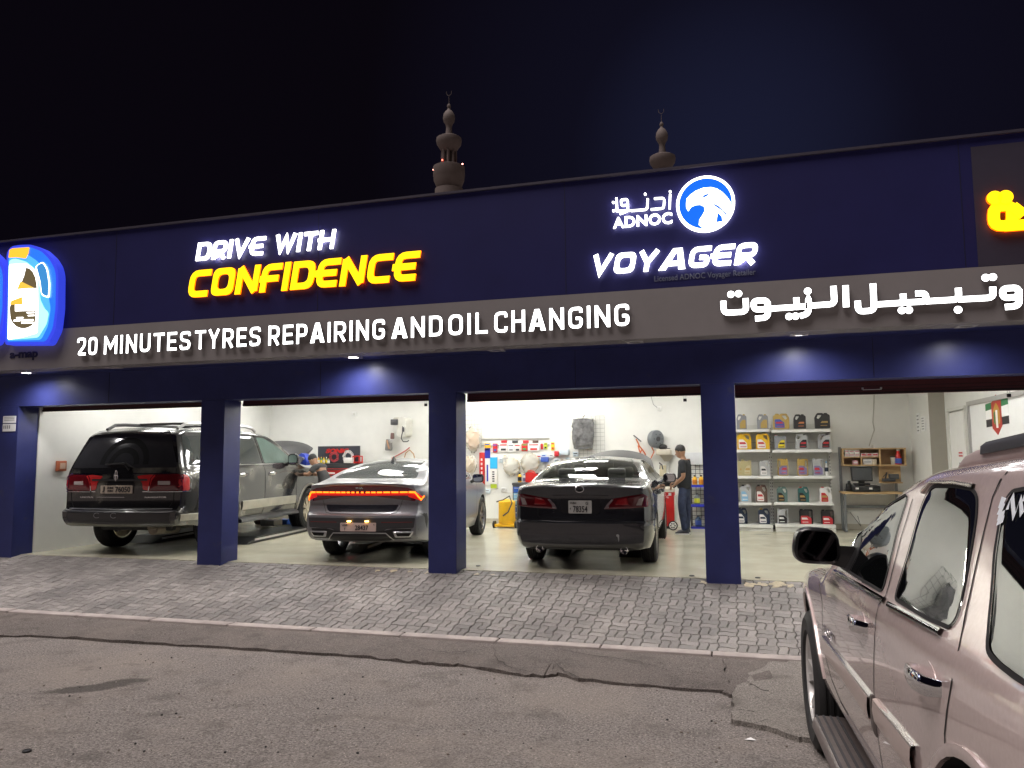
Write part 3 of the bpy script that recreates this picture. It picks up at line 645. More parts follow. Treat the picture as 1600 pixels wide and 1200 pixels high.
px_strokes(mb,[([(1047,303),(1046,326)],0,0),([(1022,310),(1038,309),(1037,325),(1017,327)],.03,0),([(1012,310),(1011,327),(986,329)],.03,0),
 ([(970,312),(980,311),(981,320),(971,321)],.02,1),([(980.5,314),(981,329),(968,334)],.03,0),([(963,309),(964,328),(957,329.5)],.02,0),([(985,328.5),(972,329),(963,329.4)],.02,0),((1047,299),D,0),((1008,303),D,0),((958,316),D,0)],.020,.02)
part('arabic_word',mb,[SW,SWH],o)
cx,cz=XZ(1102,318); r_=(XZ(1148,318)[0]-XZ(1056,318)[0])/2
mb=MB(); mb.prism(circ(cx,cz,r_,56),LY,LY+.045,mi=1); front_mat(mb,0,LY,0); ring=part('roundel',mb,[SW,SWH],o)
SB=mat('sign_blue',(.005,.11,.70),.4,var=0,emit=1.25)
mb=MB(); mb.prism(circ(cx,cz,r_*.90,56),LY-.006,LY-.0005); part('blue_disc',mb,SB,o)
P_=lambda l:[(cx+(x-1102)/46*r_,cz-(y-318+ (x-1102)*-.06)/46*r_) for x,y in l]
eagle=[(1072,314),(1073,306),(1079,300),(1088,295),(1100,292),(1112,293),(1121,297),(1129,304),(1136,313),(1141,322),(1141,334),(1136,345),(1127,353),(1117,358),(1106,359.5),(1097,358),(1091,352),(1092,344),(1097,337),(1101,330),(1100,323),(1094,319),(1086,318.5),(1079,321),(1075,327),(1072,321)]
mb=MB(); mb.prism(P_(eagle),LY-.010,LY-.0065); eg=part('eagle',mb,SW,o)
mb=MB()
mb.prism(P_([(1096,308),(1102,303.5),(1110,303),(1105,307),(1099,309)]),LY-.0135,LY-.0105)
mb.prism(P_([(1110,318),(1122,325),(1134,340),(1137,349),(1128,335),(1118,326)]),LY-.0135,LY-.0105)
mb.prism(P_([(1118,352),(1121,336),(1127,344),(1128,352)]),LY-.0135,LY-.0105)
part('eagle_marks',mb,SB,o)
# white arabic line at the right of the grey band
o=sign('illuminated_lettering','glowing white arabic line on the grey band at the right end',(1360,465))
mb=MB()
px_strokes(mb,[([(1130,470),(1131,489),(1166,487),(1165,466)],.05,0),((1142,460),D,0),((1154,459),D,0),
 ([(1177,470),(1199,469),(1200,483),(1178,484)],.05,1),([(1199.5,472),(1200,496),(1180,498)],.05,0),
 ([(1199,483),(1224,481),(1245,480),(1244,465)],.04,0),((1233,494.5),D,0),((1243,494),D,0),
 ([(1243,480),(1264,478),(1263,464),(1263,490),(1250,494)],.05,0),((1262,455),D,0),
 ([(1262,478),(1304,475),(1302,447)],.05,0),([(1321,446),(1322,480)],0,0),
 ([(1340,470),(1341,487),(1366,485),(1364,443)],.05,0),([(1365,476),(1412,473),(1411,459)],.05,0),((1409,485),D,0),((1420,484.5),D,0),
 ([(1411,473),(1447,471),(1446,458),(1430,459)],.05,0),([(1446,471),(1498,468),(1497,450)],.05,0),((1497,484),D,0),
 ([(1497,468),(1552,465),(1551,448)],.05,0),((1540,434),D,0),((1551,433),D,0),
 ([(1566,451),(1591,449.5),(1592,464),(1567,466)],.05,1),([(1591.5,452),(1592,478),(1570,480)],.05,0)],.058,.025)
mb.prism([(0,0),(.001,0),(.001,.001)],LY,LY+.01) if 0 else None
part('arabic_word',mb,[SW,SIDE],o)
# yellow arabic letter, cut by the picture edge
o=sign('illuminated_lettering','glowing yellow arabic lettering at the upper right end of the fascia',(1580,335))
mb=MB()
px_strokes(mb,[([(1553,322),(1582,320),(1582,352),(1553,353)],.10,1),([(1570,353),(1640,348),(1700,344)],0,0),([(1582,322),(1600,336)],0,0),([(1640,348),(1640,318)],.02,0),([(1700,344),(1698,300)],.02,0)],.102,.03)
for q in ((1554,309),(1571,308)):
    x,z=XZ(*q); n0=len(mb.f); mb.prism(circ(x,z,.066,22),LY-.007,LY+.03,mi=1); front_mat(mb,n0,LY-.007,0)
part('arabic_word',mb,[SY,SYH],o)
# small dark maker's name on the grey band
mb=MB(); xa,za=XZ(11,559); xb,_=XZ(55,552); text_fit(mb,'a-map',xa,xb,za-.045,za+.075,FY-.010,.006,.03); tag(mb.build('printed_lettering',mat('navy_print',(.018,.016,.05),.5,var=0)),'small dark lettering a-map on the grey band at the far left','sign')
# oil bottle light boxes
LB1=mat('box_blue',(.02,.16,.75),.4,var=0,emit=1.0); LB2=mat('box_deep_blue',(.03,.05,.62),.4,var=0,emit=1.1); LB3=mat('box_pale_blue',(.30,.72,1),.4,var=0,emit=1.7); LBC=mat('box_sky_blue',(.07,.36,1),.4,var=0,emit=1.25); LBW=mat('box_white',(1,1,1),.4,var=0,emit=3.5); LBO=mat('box_orange',(1,.42,.03),.4,var=0,emit=1.3); LBB=mat('box_bronze',(.14,.11,.055),.4,var=0,emit=.7); LBY=mat('box_gold',(.8,.5,.06),.4,var=0,emit=1.0); LBM=mat('box_mid_blue',(.05,.28,.66),.4,var=0,emit=.75)
def bottle_box(name,label,dx):
    Yb=8.13; S=lambda x,y:(x/5.714+dx,370+y/5.714)
    def Z(l,r=0):
        q=[onY(*S(*p),Yb) for p in l]; q=[(v.x,v.z) for v in q]; return rounded(q,r) if r else q
    o=thing(name,label,'sign',(onY(40+dx,470,Yb).x,FY,onY(40+dx,540,Yb).z),group='oil bottle light boxes')
    out=[(45,965),(60,140),(100,85),(180,72),(280,70),(380,110),(460,185),(505,260),(522,340),(518,640),(495,830),(430,962)]
    mb=MB(); mb.prism(Z(out,.05),Yb,FY-.004,mi=1); front_mat(mb,0,Yb,0); part('housing',mb,[LB2,LB2],o)
    lays=[('bottle_shape',LB1,[(60,940),(76,160),(110,100),(260,88),(370,130),(440,200),(485,280),(500,350),(495,640),(470,820),(410,935)],.05),
     ('bottle_glow',LBC,[(70,930),(82,190),(130,150),(250,160),(340,220),(400,330),(430,420),(440,560),(455,640),(430,800),(370,920)],.05),
     ('bottle_highlight',LB3,[(82,920),(88,210),(140,195),(240,225),(320,290),(355,380),(362,560),(400,640),(440,680),(420,780),(345,900)],.04),
     ('label',LBW,[(75,920),(88,248),(240,240),(305,285),(340,360),(345,640),(340,860),(200,900)],.03),
     ('cap',LBO,[(84,190),(92,118),(120,105),(270,95),(262,150),(238,196),(150,185)],.015),
     ('handle_edge',LBW,[(322,268),(392,222),(434,288),(456,420),(450,550),(380,525),(362,400)],.04),
     ('handle',LBM,[(335,265),(390,232),(425,290),(446,420),(440,538),(385,515),(372,400)],.04),
     ('label_picture',LBB,[(245,278),(275,285),(305,315),(328,365),(340,430),(342,462),(250,462),(165,472),(200,420),(228,350)],.008),
     ('label_picture',LBB,[(100,640),(108,612),(148,600),(148,668),(332,662),(331,752),(312,782),(280,806),(240,820),(205,820),(165,806),(130,775),(108,730)],.012),
     ('label_gold',LBY,[(170,470),(200,400),(320,460),(230,466)],.004),('label_gold',LBY,[(105,610),(120,575),(215,540),(222,610)],.004)]
    for i,(n,m,l,r) in enumerate(lays):
        mb=MB(); mb.prism(Z(l,r),Yb-.003*(i+1),Yb+.0005-.003*i); part(n,mb,m,o)
    mb=MB()
    for (x,y,w_,h_) in ((258,676,68,10),(268,702,58,10),(165,722,60,12),(142,745,55,14),(205,742,112,14),(210,766,105,12)): mb.prism(Z([(x,y+h_),(x+w_,y+h_-2),(x+w_,y-2),(x,y)]),Yb-.034,Yb-.031)
    part('label_text',mb,LBW,o); return o
bottle_box('bottle_sign','glowing blue bottle shaped light box with orange cap at the left edge of the fascia',0)
bottle_box('bottle_sign','partly visible second blue bottle light box cut off by the left picture edge',-83)
# ---------------------------------------------------------------- vehicles
def interp(tab,x):
    n=len(tab)
    if x<=tab[0][0]: return tab[0][1]
    if x>=tab[-1][0]: return tab[-1][1]
    i=0
    while tab[i+1][0]<x: i+=1
    def sl(k):
        if k<=0 or k>=n-1: return None
        a=(tab[k][1]-tab[k-1][1])/(tab[k][0]-tab[k-1][0]); b=(tab[k+1][1]-tab[k][1])/(tab[k+1][0]-tab[k][0])
        return 0 if a*b<=0 else 2*a*b/(a+b)
    h=tab[i+1][0]-tab[i][0]; d=(tab[i+1][1]-tab[i][1])/h; s0=sl(i); s1=sl(i+1); s0=d if s0 is None else s0; s1=d if s1 is None else s1
    t=(x-tab[i][0])/h
    return tab[i][1]*(1+2*t)*(1-t)**2+s0*h*t*(1-t)**2+tab[i+1][1]*t*t*(3-2*t)+s1*h*t*t*(t-1)
def sm(t): t=max(0,min(1,t)); return t*t*(3-2*t)
DARKIN=mat('arch_black',(.006,.006,.006),.9,var=0)
LENSR=mat('lens_red',(.12,.006,.010),.12,coat=1,var=.1); LENSRB=mat('lens_red_bright',(.55,.03,.03),.12,coat=1,var=0); LENSC=mat('lens_clear',(.50,.42,.40),.12,coat=1,var=.05)
TINT=mat('tinted_glass',(.004,.0045,.005),.015,var=0,ior=1.7)
TINTG=mat('grey_glass',(.035,.042,.043),.03,var=0,ior=1.6,spec=.6)
RIMM=mat('rim_silver',(.50,.49,.46),.28,metal=.85,var=.06); GAP=mat('panel_gap',(.004,.004,.004),.8,var=0)
class Car:
    def __init__(s,name,label,sp,paint,loc,heading,pitch=0.):
        s.sp=sp; s.root=thing(name,label,sp.get('cat','car'),loc,(pitch,0,heading)); s.paint=paint
        bpy.context.view_layer.update(); s.Mw=Matrix.LocRotScale(Vector(loc),s.root.rotation_euler,None); s.Mi=s.Mw.inverted()
        L=sp['L']; ys=[]; 
        ys=[0,.02,.05,.09,.14,.2,.28]; y=.36
        while y<L-.34: ys.append(y); y+=.075
        ys+=[L-.28,L-.2,L-.14,L-.09,L-.05,L-.02,L]
        nz,nc,nt_=26,5,8; rings=[]
        rc,crown=sp.get('rc',.06),sp.get('crown',.04); bl=sp.get('blend',.6)
        def shift(x,y,z):
            a=1-sm(y/bl); b=sm((y-(L-bl))/bl)
            return y+a*(interp(sp['rear'],z)+sp.get('bow',.09)*(x/sp['w'])**2)-b*(interp(sp['front'],z)+sp.get('fbow',.22)*(x/sp['w'])**2)
        s.shift=shift
        def half(y):
            zt=interp(sp['top'],y); zb=interp(sp['bot'],y); tp=interp(sp['tap'],y); c=crown*min(1,.25+ (zt-.6)); ze=zt-c-rc; pts=[]
            W=lambda z: interp(sp['hw'],z)*tp
            pts.append((0,zb)); pts.append((W(zb)*.55,zb)); pts.append((W(zb)*.93,zb))
            for k in range(nz+1):
                z=zb+.02+(ze-zb-.02)*k/nz; pts.append((W(z),z))
            we=W(ze)
            for k in range(1,nc+1):
                t=k/nc*PI/2; pts.append((we-rc*1.2*(1-math.cos(t)),ze+rc*math.sin(t)))
            xt=we-rc*1.2
            for k in range(1,nt_+1):
                x=xt*(1-k/nt_); pts.append((x,zt-c*(x/xt)**2))
            return pts
        for y in ys:
            h=half(y); full=[(x,z) for x,z in h]+[(-x,z) for x,z in h[-2:0:-1]]
            rings.append([Vector((x,shift(x,y,z),z)) for x,z in full])
        mb=MB(); mb.rings(rings,0,caps=False)
        for y,flip in ((0,0),(L,1)):                       # end caps as curved grids
            h=half(y); nx=14; o=len(mb.v)
            for x,z in h:
                for k in range(nx+1): q=x*(1-2*k/nx); mb.v.append(Vector((q,shift(q,y,z),z)))
            for j in range(len(h)-1):
                for k in range(nx): a=o+j*(nx+1)+k; mb.f.append([a,a+1,a+nx+2,a+nx+1]); mb.m.append(0)
        bm=bmesh.new(); vv=[bm.verts.new(v) for v in mb.v]
        for f in mb.f:
            try: bm.faces.new([vv[i] for i in f])
            except ValueError: pass
        bmesh.ops.remove_doubles(bm,verts=bm.verts,dist=.0006); bmesh.ops.dissolve_degenerate(bm,edges=bm.edges,dist=.0004)
        bmesh.ops.recalc_face_normals(bm,faces=bm.faces)
        me=bpy.data.meshes.new('body'); bm.to_mesh(me); bm.free(); me.materials.append(paint); me.materials.append(DARKIN)
        ob=bpy.data.objects.new('body',me); C.objects.link(ob)
        cm=MB()
        for yy,zz,*rr in sp['arch']:
            for sx in (-1,1): cm.rings([[Vector((sx*x,yy+rr[0]*math.cos(t),zz+rr[-1]*math.sin(t))) for t in [2*PI*k/56 for k in range(56)]] for x in (1.4,.52)])
        co=cm.build('cutter',[paint,DARKIN]); 
        for p in co.data.polygons: p.material_index=1
        md=ob.modifiers.new('b','BOOLEAN'); md.operation='DIFFERENCE'; md.solver='EXACT'; md.object=co
        dg=bpy.context.evaluated_depsgraph_get(); m2=bpy.data.meshes.new_from_object(ob.evaluated_get(dg))
        bpy.data.objects.remove(ob); bpy.data.objects.remove(co)
        bm=bmesh.new(); bm.from_mesh(m2); s.bvh=BVHTree.FromBMesh(bm); s.bm=bm; s.mesh=m2
        s.body=link('body',m2,s.root,False)
    def cut(s,poly,d):
        n=len(poly)
        def inside(a,b):
            r=False
            for i in range(n):
                (x1,y1),(x2,y2)=poly[i],poly[i-1]
                if (y1>b)!=(y2>b) and a<(x2-x1)*(b-y1)/(y2-y1)+x1: r=not r
            return r
        kill=[]
        for f in s.bm.faces:
            c=f.calc_center_median(); nm=f.normal
            ok={'rear':nm.y<-.25 and c.y<2.5,'front':nm.y>.25 and c.y>2.2,'left':nm.x<-.5,'right':nm.x>.5,'top':nm.z>.3}[d]
            a,b=(c.x,c.z) if d in('rear','front') else ((c.y,c.z) if d!='top' else (c.x,c.y))
            if ok and inside(a,b): kill.append(f)
        bmesh.ops.delete(s.bm,geom=kill,context='FACES')
    def done(s,ang=32):
        s.bm.to_mesh(s.mesh); s.mesh.polygons.foreach_set('use_smooth',[True]*len(s.mesh.polygons)); s.mesh.set_sharp_from_angle(angle=R(ang)); s.bm.free()
    def hit(s,d,a,b):
        if d=='rear': o,v=Vector((a,-3,b)),Vector((0,1,0))
        elif d=='front': o,v=Vector((a,9,b)),Vector((0,-1,0))
        elif d=='left': o,v=Vector((-3,a,b)),Vector((1,0,0))
        elif d=='right': o,v=Vector((3,a,b)),Vector((-1,0,0))
        elif d=='top': o,v=Vector((a,b,4)),Vector((0,0,-1))
        else:                                               # a point read off the photograph, thrown onto this car's skin
            o=s.Mi@EYE; v=(s.Mi.to_3x3()@ray(a,b)).normalized()
        h=s.bvh.ray_cast(o,v)
        if h[0] is None:
            h=s.bvh.find_nearest(o+v*(3.4 if d!='px' else 4)); return h[0],h[1]
        return h[0],(h[1] if h[1].dot(v)<0 else -h[1])
    def patch(s,name,outline,d,m,off=.004,parent=None,rad=0,rings=6,hole=None,mb=None,mi=0,skirt=.02,label=None,smooth=50):
        P=rounded(outline,rad) if rad else list(outline); Q=[]
        for i,p in enumerate(P):                              # densify long edges
            q=P[(i+1)%len(P)]; dx,dy=q[0]-p[0],q[1]-p[1]; k=max(1,int(math.hypot(dx,dy)/(.06 if d!='px' else 8)))
            for j in range(k): Q.append((p[0]+dx*j/k,p[1]+dy*j/k))
        n=len(Q); cx=sum(p[0] for p in Q)/n; cy=sum(p[1] for p in Q)/n; vs=[]; 
        fr=[1-(1-(hole or 0))*i/rings for i in range(rings+1)]
        if hole is None: fr=fr[:-1]
        for fi,f in enumerate(fr):
            for p in Q:
                h,nm=s.hit(d,cx+(p[0]-cx)*f,cy+(p[1]-cy)*f); 
                vs.append(h+nm*(off*(.45 if fi==0 and off>.002 else 1)))
        sk=[]
        for p in Q: h,nm=s.hit(d,*p); sk.append(h-nm*skirt)
        fs=[]
        for i in range(len(fr)-1):
            for j in range(n): k=(j+1)%n; fs.append((i*n+j,i*n+k,(i+1)*n+k,(i+1)*n+j))
        if hole is None:
            h,nm=s.hit(d,cx,cy); vs.append(h+nm*off); c=len(vs)-1; o=(len(fr)-1)*n
            for j in range(n): fs.append((o+j,o+(j+1)%n,c))
        o=len(vs); vs+=sk
        for j in range(n): fs.append((j,o+j,o+(j+1)%n,(j+1)%n))
        t=mb or MB(); t.add(vs,fs,mi)
        if mb: return mb
        ob=t.build(name,m,parent or s.root,smooth,pw=False)
        if label: ob['label']=label
        return ob
    def strip(s,name,line,d,wd,m,off=.003,parent=None,mb=None,mi=0,closed=False,high=0.):
        # band of width wd following a line on the skin; high makes it a raised moulding
        P=[]; 
        L_=list(line)+([line[0]] if closed else [])
        for p,q in zip(L_,L_[1:]):
            k=max(1,int(math.hypot(q[0]-p[0],q[1]-p[1])/(.05 if d!='px' else 7)))
            for j in range(k): P.append((p[0]+(q[0]-p[0])*j/k,p[1]+(q[1]-p[1])*j/k))
        if not closed: P.append(L_[-1])
        H=[s.hit(d,*p) for p in P]; vs=[]; n=len(H)
        for i,(h,nm) in enumerate(H):
            a=H[i-1][0] if i or closed else h; b=H[(i+1)%n][0] if i<n-1 or closed else h; tg=(b-a).normalized(); sd=nm.cross(tg).normalized()*wd/2
            if high: vs+=[h-sd-nm*.004,h-sd*.9+nm*(off+high*.7),h+nm*(off+high),h+sd*.9+nm*(off+high*.7),h+sd-nm*.004]
            else: vs+=[h-sd+nm*off,h+sd+nm*off]
        w_=5 if high else 2; fs=[]
        for i in range(n if closed else n-1):
            k=(i+1)%n
            for j in range(w_-1): fs.append((i*w_+j,i*w_+j+1,k*w_+j+1,k*w_+j))
        t=mb or MB(); t.add(vs,fs,mi)
        if mb: return mb
        return t.build(name,m,parent or s.root,60,pw=False)
    def wheel(s,x,y,r,w_,rr,nsp,rim,steer=0,dbl=True,parent=None,zc=None,cap=None):
        sx=-1 if x<0 else 1; T=Matrix.Translation((x,y,zc or r))@Matrix.Rotation(steer,4,'Z')@Matrix.Scale(sx,4,(1,0,0)); h=w_/2
        mb=MB(); mb.lathe([(.04,-h*.3),(rr*.62,-h*.25),(rr*.66,h*.15),(.05,h*.2)],ax='x',n=28,T=T); wh=mb.build('wheel',DGREY,s.root,40,pw=False)
        mb=MB(); b=.018
        prof=[(rr,-h*.86),(rr+.02,-h*.97),(r-.05,-h),(r-.012,-h*.86),(r,-h*.7)]
        for k in range(-2,3): prof+=[(r,k*h*.28-.014),(r-.009,k*h*.28-.010),(r-.009,k*h*.28+.004),(r,k*h*.28+.008)]
        prof+=[(r,h*.7),(r-.012,h*.86),(r-.05,h),(rr+.02,h*.97),(rr,h*.86)]
        mb.lathe(prof,ax='x',n=56,T=T,caps=False); mb.build('tyre',RUBBER,wh,28,pw=False)
        mb=MB(); mb.lathe([(rr*.94,-h*.85),(rr*1.01,-h*.86),(rr*1.03,-h*.9)],ax='x',n=48,T=T,caps=False)
        mb.lathe([(rr*.93,-h*.8),(rr*.93,h*.5),(rr*.96,h*.80),(rr*1.03,h*.90),(rr*1.02,h*.80)],ax='x',n=48,T=T,caps=False)
        mb.lathe([(.001,h*.72),(rr*.16,h*.72),(rr*.22,h*.62),(rr*.24,h*.3)],ax='x',n=24,T=T,caps=False)
        for i in range(nsp):
            for dl in ((-.15,.15) if dbl else (0,)):
                a=2*PI*i/nsp; wd=rr*(.085 if dbl else .15)
                A=a+dl*(.6); Bq=a+dl*1.25
                def pt(rad,ang,off,xx): return Vector((xx,rad*math.cos(ang)-off*math.sin(ang),rad*math.sin(ang)+off*math.cos(ang)))
                q=[[pt(rr*.18,A,-wd,h*.66),pt(rr*.18,A,wd,h*.66),pt(rr*.18,A,wd,h*.35),pt(rr*.18,A,-wd,h*.35)],[pt(rr*.6,(A+Bq)/2,-wd*.9,h*.70),pt(rr*.6,(A+Bq)/2,wd*.9,h*.70),pt(rr*.6,(A+Bq)/2,wd*.9,h*.42),pt(rr*.6,(A+Bq)/2,-wd*.9,h*.42)],[pt(rr*.96,Bq,-wd,h*.78),pt(rr*.96,Bq,wd,h*.78),pt(rr*.96,Bq,wd,h*.4),pt(rr*.96,Bq,-wd,h*.4)]]
                mb.rings(q,0,T=T)
        mb.build('rim',rim,wh,35,pw=False); return wh
    def mirror(s,p,size,m,glass=True,lean=0.):
        x,y,z=p; a,b,c=size; sx=-1 if x<0 else 1; mb=MB(); rs=[]
        for k,(f,dy) in enumerate(((.55,.9),(.85,.75),(1,.35),(1,0.),(.94,-.06))):
            o=rounded([(-a/2*f,-c/2*f),(a/2*f,-c/2*f),(a/2*f,c/2*f),(-a/2*f,c/2*f)],.42*c*f,5); rs.append([Vector((x+u,y+b*dy,z+v)) for u,v in o])
        mb.rings(rs,0); mb.tube([(x-sx*a*.3,y+b*.3,z-c*.18),(x-sx*a*.62,y+b*.35,z-c*.4),(x-sx*a*.85,y+b*.4,z-c*.62)],[.035,.03,.028],8)
        o=mb.build('mirror',m,s.root,40,pw=False)
        if glass:
            g=MB(); q=rounded([(-a*.4,-c*.38),(a*.4,-c*.38),(a*.4,c*.38),(-a*.4,c*.38)],.3*c,5); g.prism([(x+u,z+v) for u,v in q],y-b*.075,y-b*.065); g.build('mirror_glass',mat('mirror_glass',(.7,.72,.74),.03,metal=1,var=0),o,pw=False)
        return o
    def plate(s,x,z,w_,h,m,txt,back=.01,tilt=0.):
        c,_=s.hit('rear',x,z); y=c.y-back; mb=MB(); mb.prism(rounded([(x-w_/2,z-h/2),(x+w_/2,z-h/2),(x+w_/2,z+h/2),(x-w_/2,z+h/2)],.012),y-.006,y+.012); o=mb.build('number_plate',m,s.root,pw=False)
        mb=MB()
        for t,a,b,c_,d in txt: text_fit(mb,t,x-w_/2+a*w_,x-w_/2+b*w_,z-h/2+c_*h,z-h/2+d*h,y-.0085,.004,.014)
        mb.build('plate_number',INK,o,pw=False); return o
    def letters(s,t,x0,x1,z,h,m=CHROME):
        c,_=s.hit('rear',(x0+x1)/2,z); mb=MB(); vs,fs=textmesh(t,1,.02,.01); ax=[v.x for v in vs]; az=[v.y for v in vs]; q=[]
        for v in vs:
            X=x0+(v.x-min(ax))/(max(ax)-min(ax))*(x1-x0); Z=z+(v.y-min(az))/(max(az)-min(az))*h; hh,_=s.hit('rear',X,Z); q.append(Vector((X,hh.y-.004-(.004 if v.z>0 else 0),Z)))
        mb.add(q,fs); return mb.build('lettering',m,s.root,pw=False)
    def hood(s,y,z,w_,ln,ang,m,taper=.86):
        mb=MB(); T=Matrix.Translation((0,y,z))@Matrix.Rotation(ang,4,'X'); n,k=12,12; vs=[]
        for lay in (0,1):
            for i in range(n+1):
                v=i/n; ww=w_*(1-(1-taper)*v*v)
                for j in range(k+1):
                    u=-1+2*j/k; vs.append((u*ww,v*ln-.12*u*u*v*v,.06*(1-u*u)-.10*v*v-.05*abs(u)**6-(.03 if lay else 0)))
        fs=[]; K=k+1; O=(n+1)*K
        for lay,o in ((0,0),(1,O)):
            for i in range(n):
                for j in range(k): a=o+i*K+j; fs.append((a,a+1,a+K+1,a+K))
        for i in range(n): fs.append((i*K,(i+1)*K,O+(i+1)*K,O+i*K)); fs.append((i*K+k,(i+1)*K+k,O+(i+1)*K+k,O+i*K+k))
        for j in range(k): fs.append((j,j+1,O+j+1,O+j)); fs.append((n*K+j,n*K+j+1,O+n*K+j+1,O+n*K+j))
        mb.add(vs,fs,0,T); o=mb.build('hood',m,s.root,45,pw=False)
        s.patch('engine_bay',[(-w_*.86,y+.06),(w_*.86,y+.06),(w_*.78,y+ln*.85),(-w_*.78,y+ln*.85)],'top',DARKIN,.004); return o
def handle(car,side,y,z,m=CHROME,l=.22,px=None):
    sx=-1 if side=='left' else 1; h,nm=car.hit(side,y,z); mb=MB()
    car.patch('x',circ(y+.02,z,.085,18,.045),side,m,.0015,mb=mb,mi=1,skirt=.004)
    pts=[h+Vector((sx*(-.004),-l/2,0)),h+Vector((sx*.030,-l/2+.03,0)),h+Vector((sx*.042,0,0)),h+Vector((sx*.034,l/2-.03,0)),h+Vector((sx*(-.004),l/2,0))]
    rs=[]
    for p,f in zip(pts,(.8,1,1.1,1,.7)):
        rs.append([p+Vector((sx*.010*math.cos(t)*f,0,.025*math.sin(t)*f)) for t in [2*PI*k/10 for k in range(10)]])
    mb.rings(rs,0); return mb.build('door_handle',[m,car.paint],car.root,50,pw=False)
PLATEW=mat('plate_white',(.62,.62,.60),.4,var=.03)
# ---- dark saloon with its bonnet up, third bay
PL=mat('paint_charcoal',(.030,.031,.038),.22,metal=.35,coat=1,var=.06,scale=40)
spL=dict(L=4.85,w=.91,rc=.05,crown=.05,bow=.10,fbow=.25,blend=.55,
 top=[(0,1.015),(.05,1.045),(.2,1.05),(.6,1.06),(.88,1.085),(1.25,1.23),(1.72,1.345),(2.2,1.372),(2.7,1.36),(3.1,1.26),(3.75,1.0),(4.1,.96),(4.5,.88),(4.85,.70)],
 bot=[(0,.255),(.5,.24),(.9,.2),(4,.19),(4.85,.24)],
 hw=[(.2,.83),(.27,.86),(.4,.90),(.6,.91),(.8,.91),(.93,.895),(1.01,.86),(1.08,.81),(1.35,.60),(1.45,.5)],
 tap=[(0,.885),(.04,.93),(.10,.962),(.25,.99),(.5,1),(3.9,1),(4.4,.95),(4.75,.85),(4.85,.78)],
 rear=[(.25,.09),(.34,.03),(.45,.005),(.575,0),(.60,.028),(.72,.05),(.9,.06),(.97,.035),(1.03,.02),(1.06,.05)],
 front=[(.2,.1),(.5,0),(.75,.05),(1,.3)],arch=[(1.08,.325,.365),(3.86,.325,.365)])
c=Car('parked_car','dark charcoal saloon with its bonnet up and white plate 78354 in the third bay',spL,PL,(-1.83,9.22,0),R(2.6)); LX=c; c.root.scale=(.945,1,1)
rw=[(-.66,1.10),(.66,1.10),(.665,1.13),(.50,1.325),(-.50,1.325),(-.665,1.13)]
fw=[(-.70,1.07),(.70,1.07),(.54,1.325),(-.54,1.325)]
sw=[(1.42,1.10),(1.62,1.20),(2.0,1.30),(2.55,1.305),(3.0,1.22),(3.42,1.06),(3.40,1.02),(1.5,1.02)]
c.cut(rw,'rear'); c.cut(fw,'front'); c.cut(sw,'left'); c.cut(sw,'right')
GL=glassmat('clear_glass',(.66,.74,.70))
ex=lambda P,f: [(sum(p[0] for p in P)/len(P)+(q[0]-sum(p[0] for p in P)/len(P))*f,sum(p[1] for p in P)/len(P)+(q[1]-sum(p[1] for p in P)/len(P))*f) for q in P]
c.patch('rear_window',ex(rw,1.05),'rear',GL,.004,rad=.05,skirt=0.0); c.patch('windscreen',ex(fw,1.06),'front',GL,.004,rad=.05,skirt=0)
for sd in ('left','right'):
    o=c.patch('side_window',ex(sw,1.05),sd,GL,.004,rad=.05,skirt=0)
    c.strip('x',[(1.38,1.02),(3.46,1.02)],sd,.018,CHROME,.006)
    c.strip('pillar_trim',[(2.28,1.02),(2.22,1.31)],sd,.06,BLACK,.007,parent=o)
    c.strip('door_gap',[(2.26,1.0),(2.30,.7),(2.28,.32)],sd,.007,GAP); c.strip('door_gap',[(1.35,1.0),(1.38,.72),(1.62,.45),(1.7,.32)],sd,.007,GAP); c.strip('door_gap',[(3.40,.98),(3.36,.6),(3.40,.32)],sd,.007,GAP)
    handle(c,sd,2.48,.86,PL); handle(c,sd,1.56,.88,PL)
mb=MB()
for x,y in ((-.37,2.35),(.37,2.35),(-.36,1.25),(.36,1.25)):
    mb.box((x,y-.05,.82),(.48,.16,.55),0,.05); mb.box((x,y-.11,1.13),(.26,.10,.18),0,.045); mb.cyl((x-.05,y-.1,1.0),(x-.05,y-.1,1.1),.006,n=6)
mb.box((0,.98,1.02),(1.25,.30,.04),0,.01); mb.box((0,3.25,.92),(1.4,.4,.16),0,.04); mb.box((0,2.2,.5),(1.55,2.6,.5)); mb.box((.0,2.82,1.24),(.26,.03,.07),0,.012); mb.box((0,2.84,1.29),(.02,.02,.08))
mb.build('interior',mat('cabin_grey',(.11,.115,.105),.7,var=.1),c.root,40,pw=False)
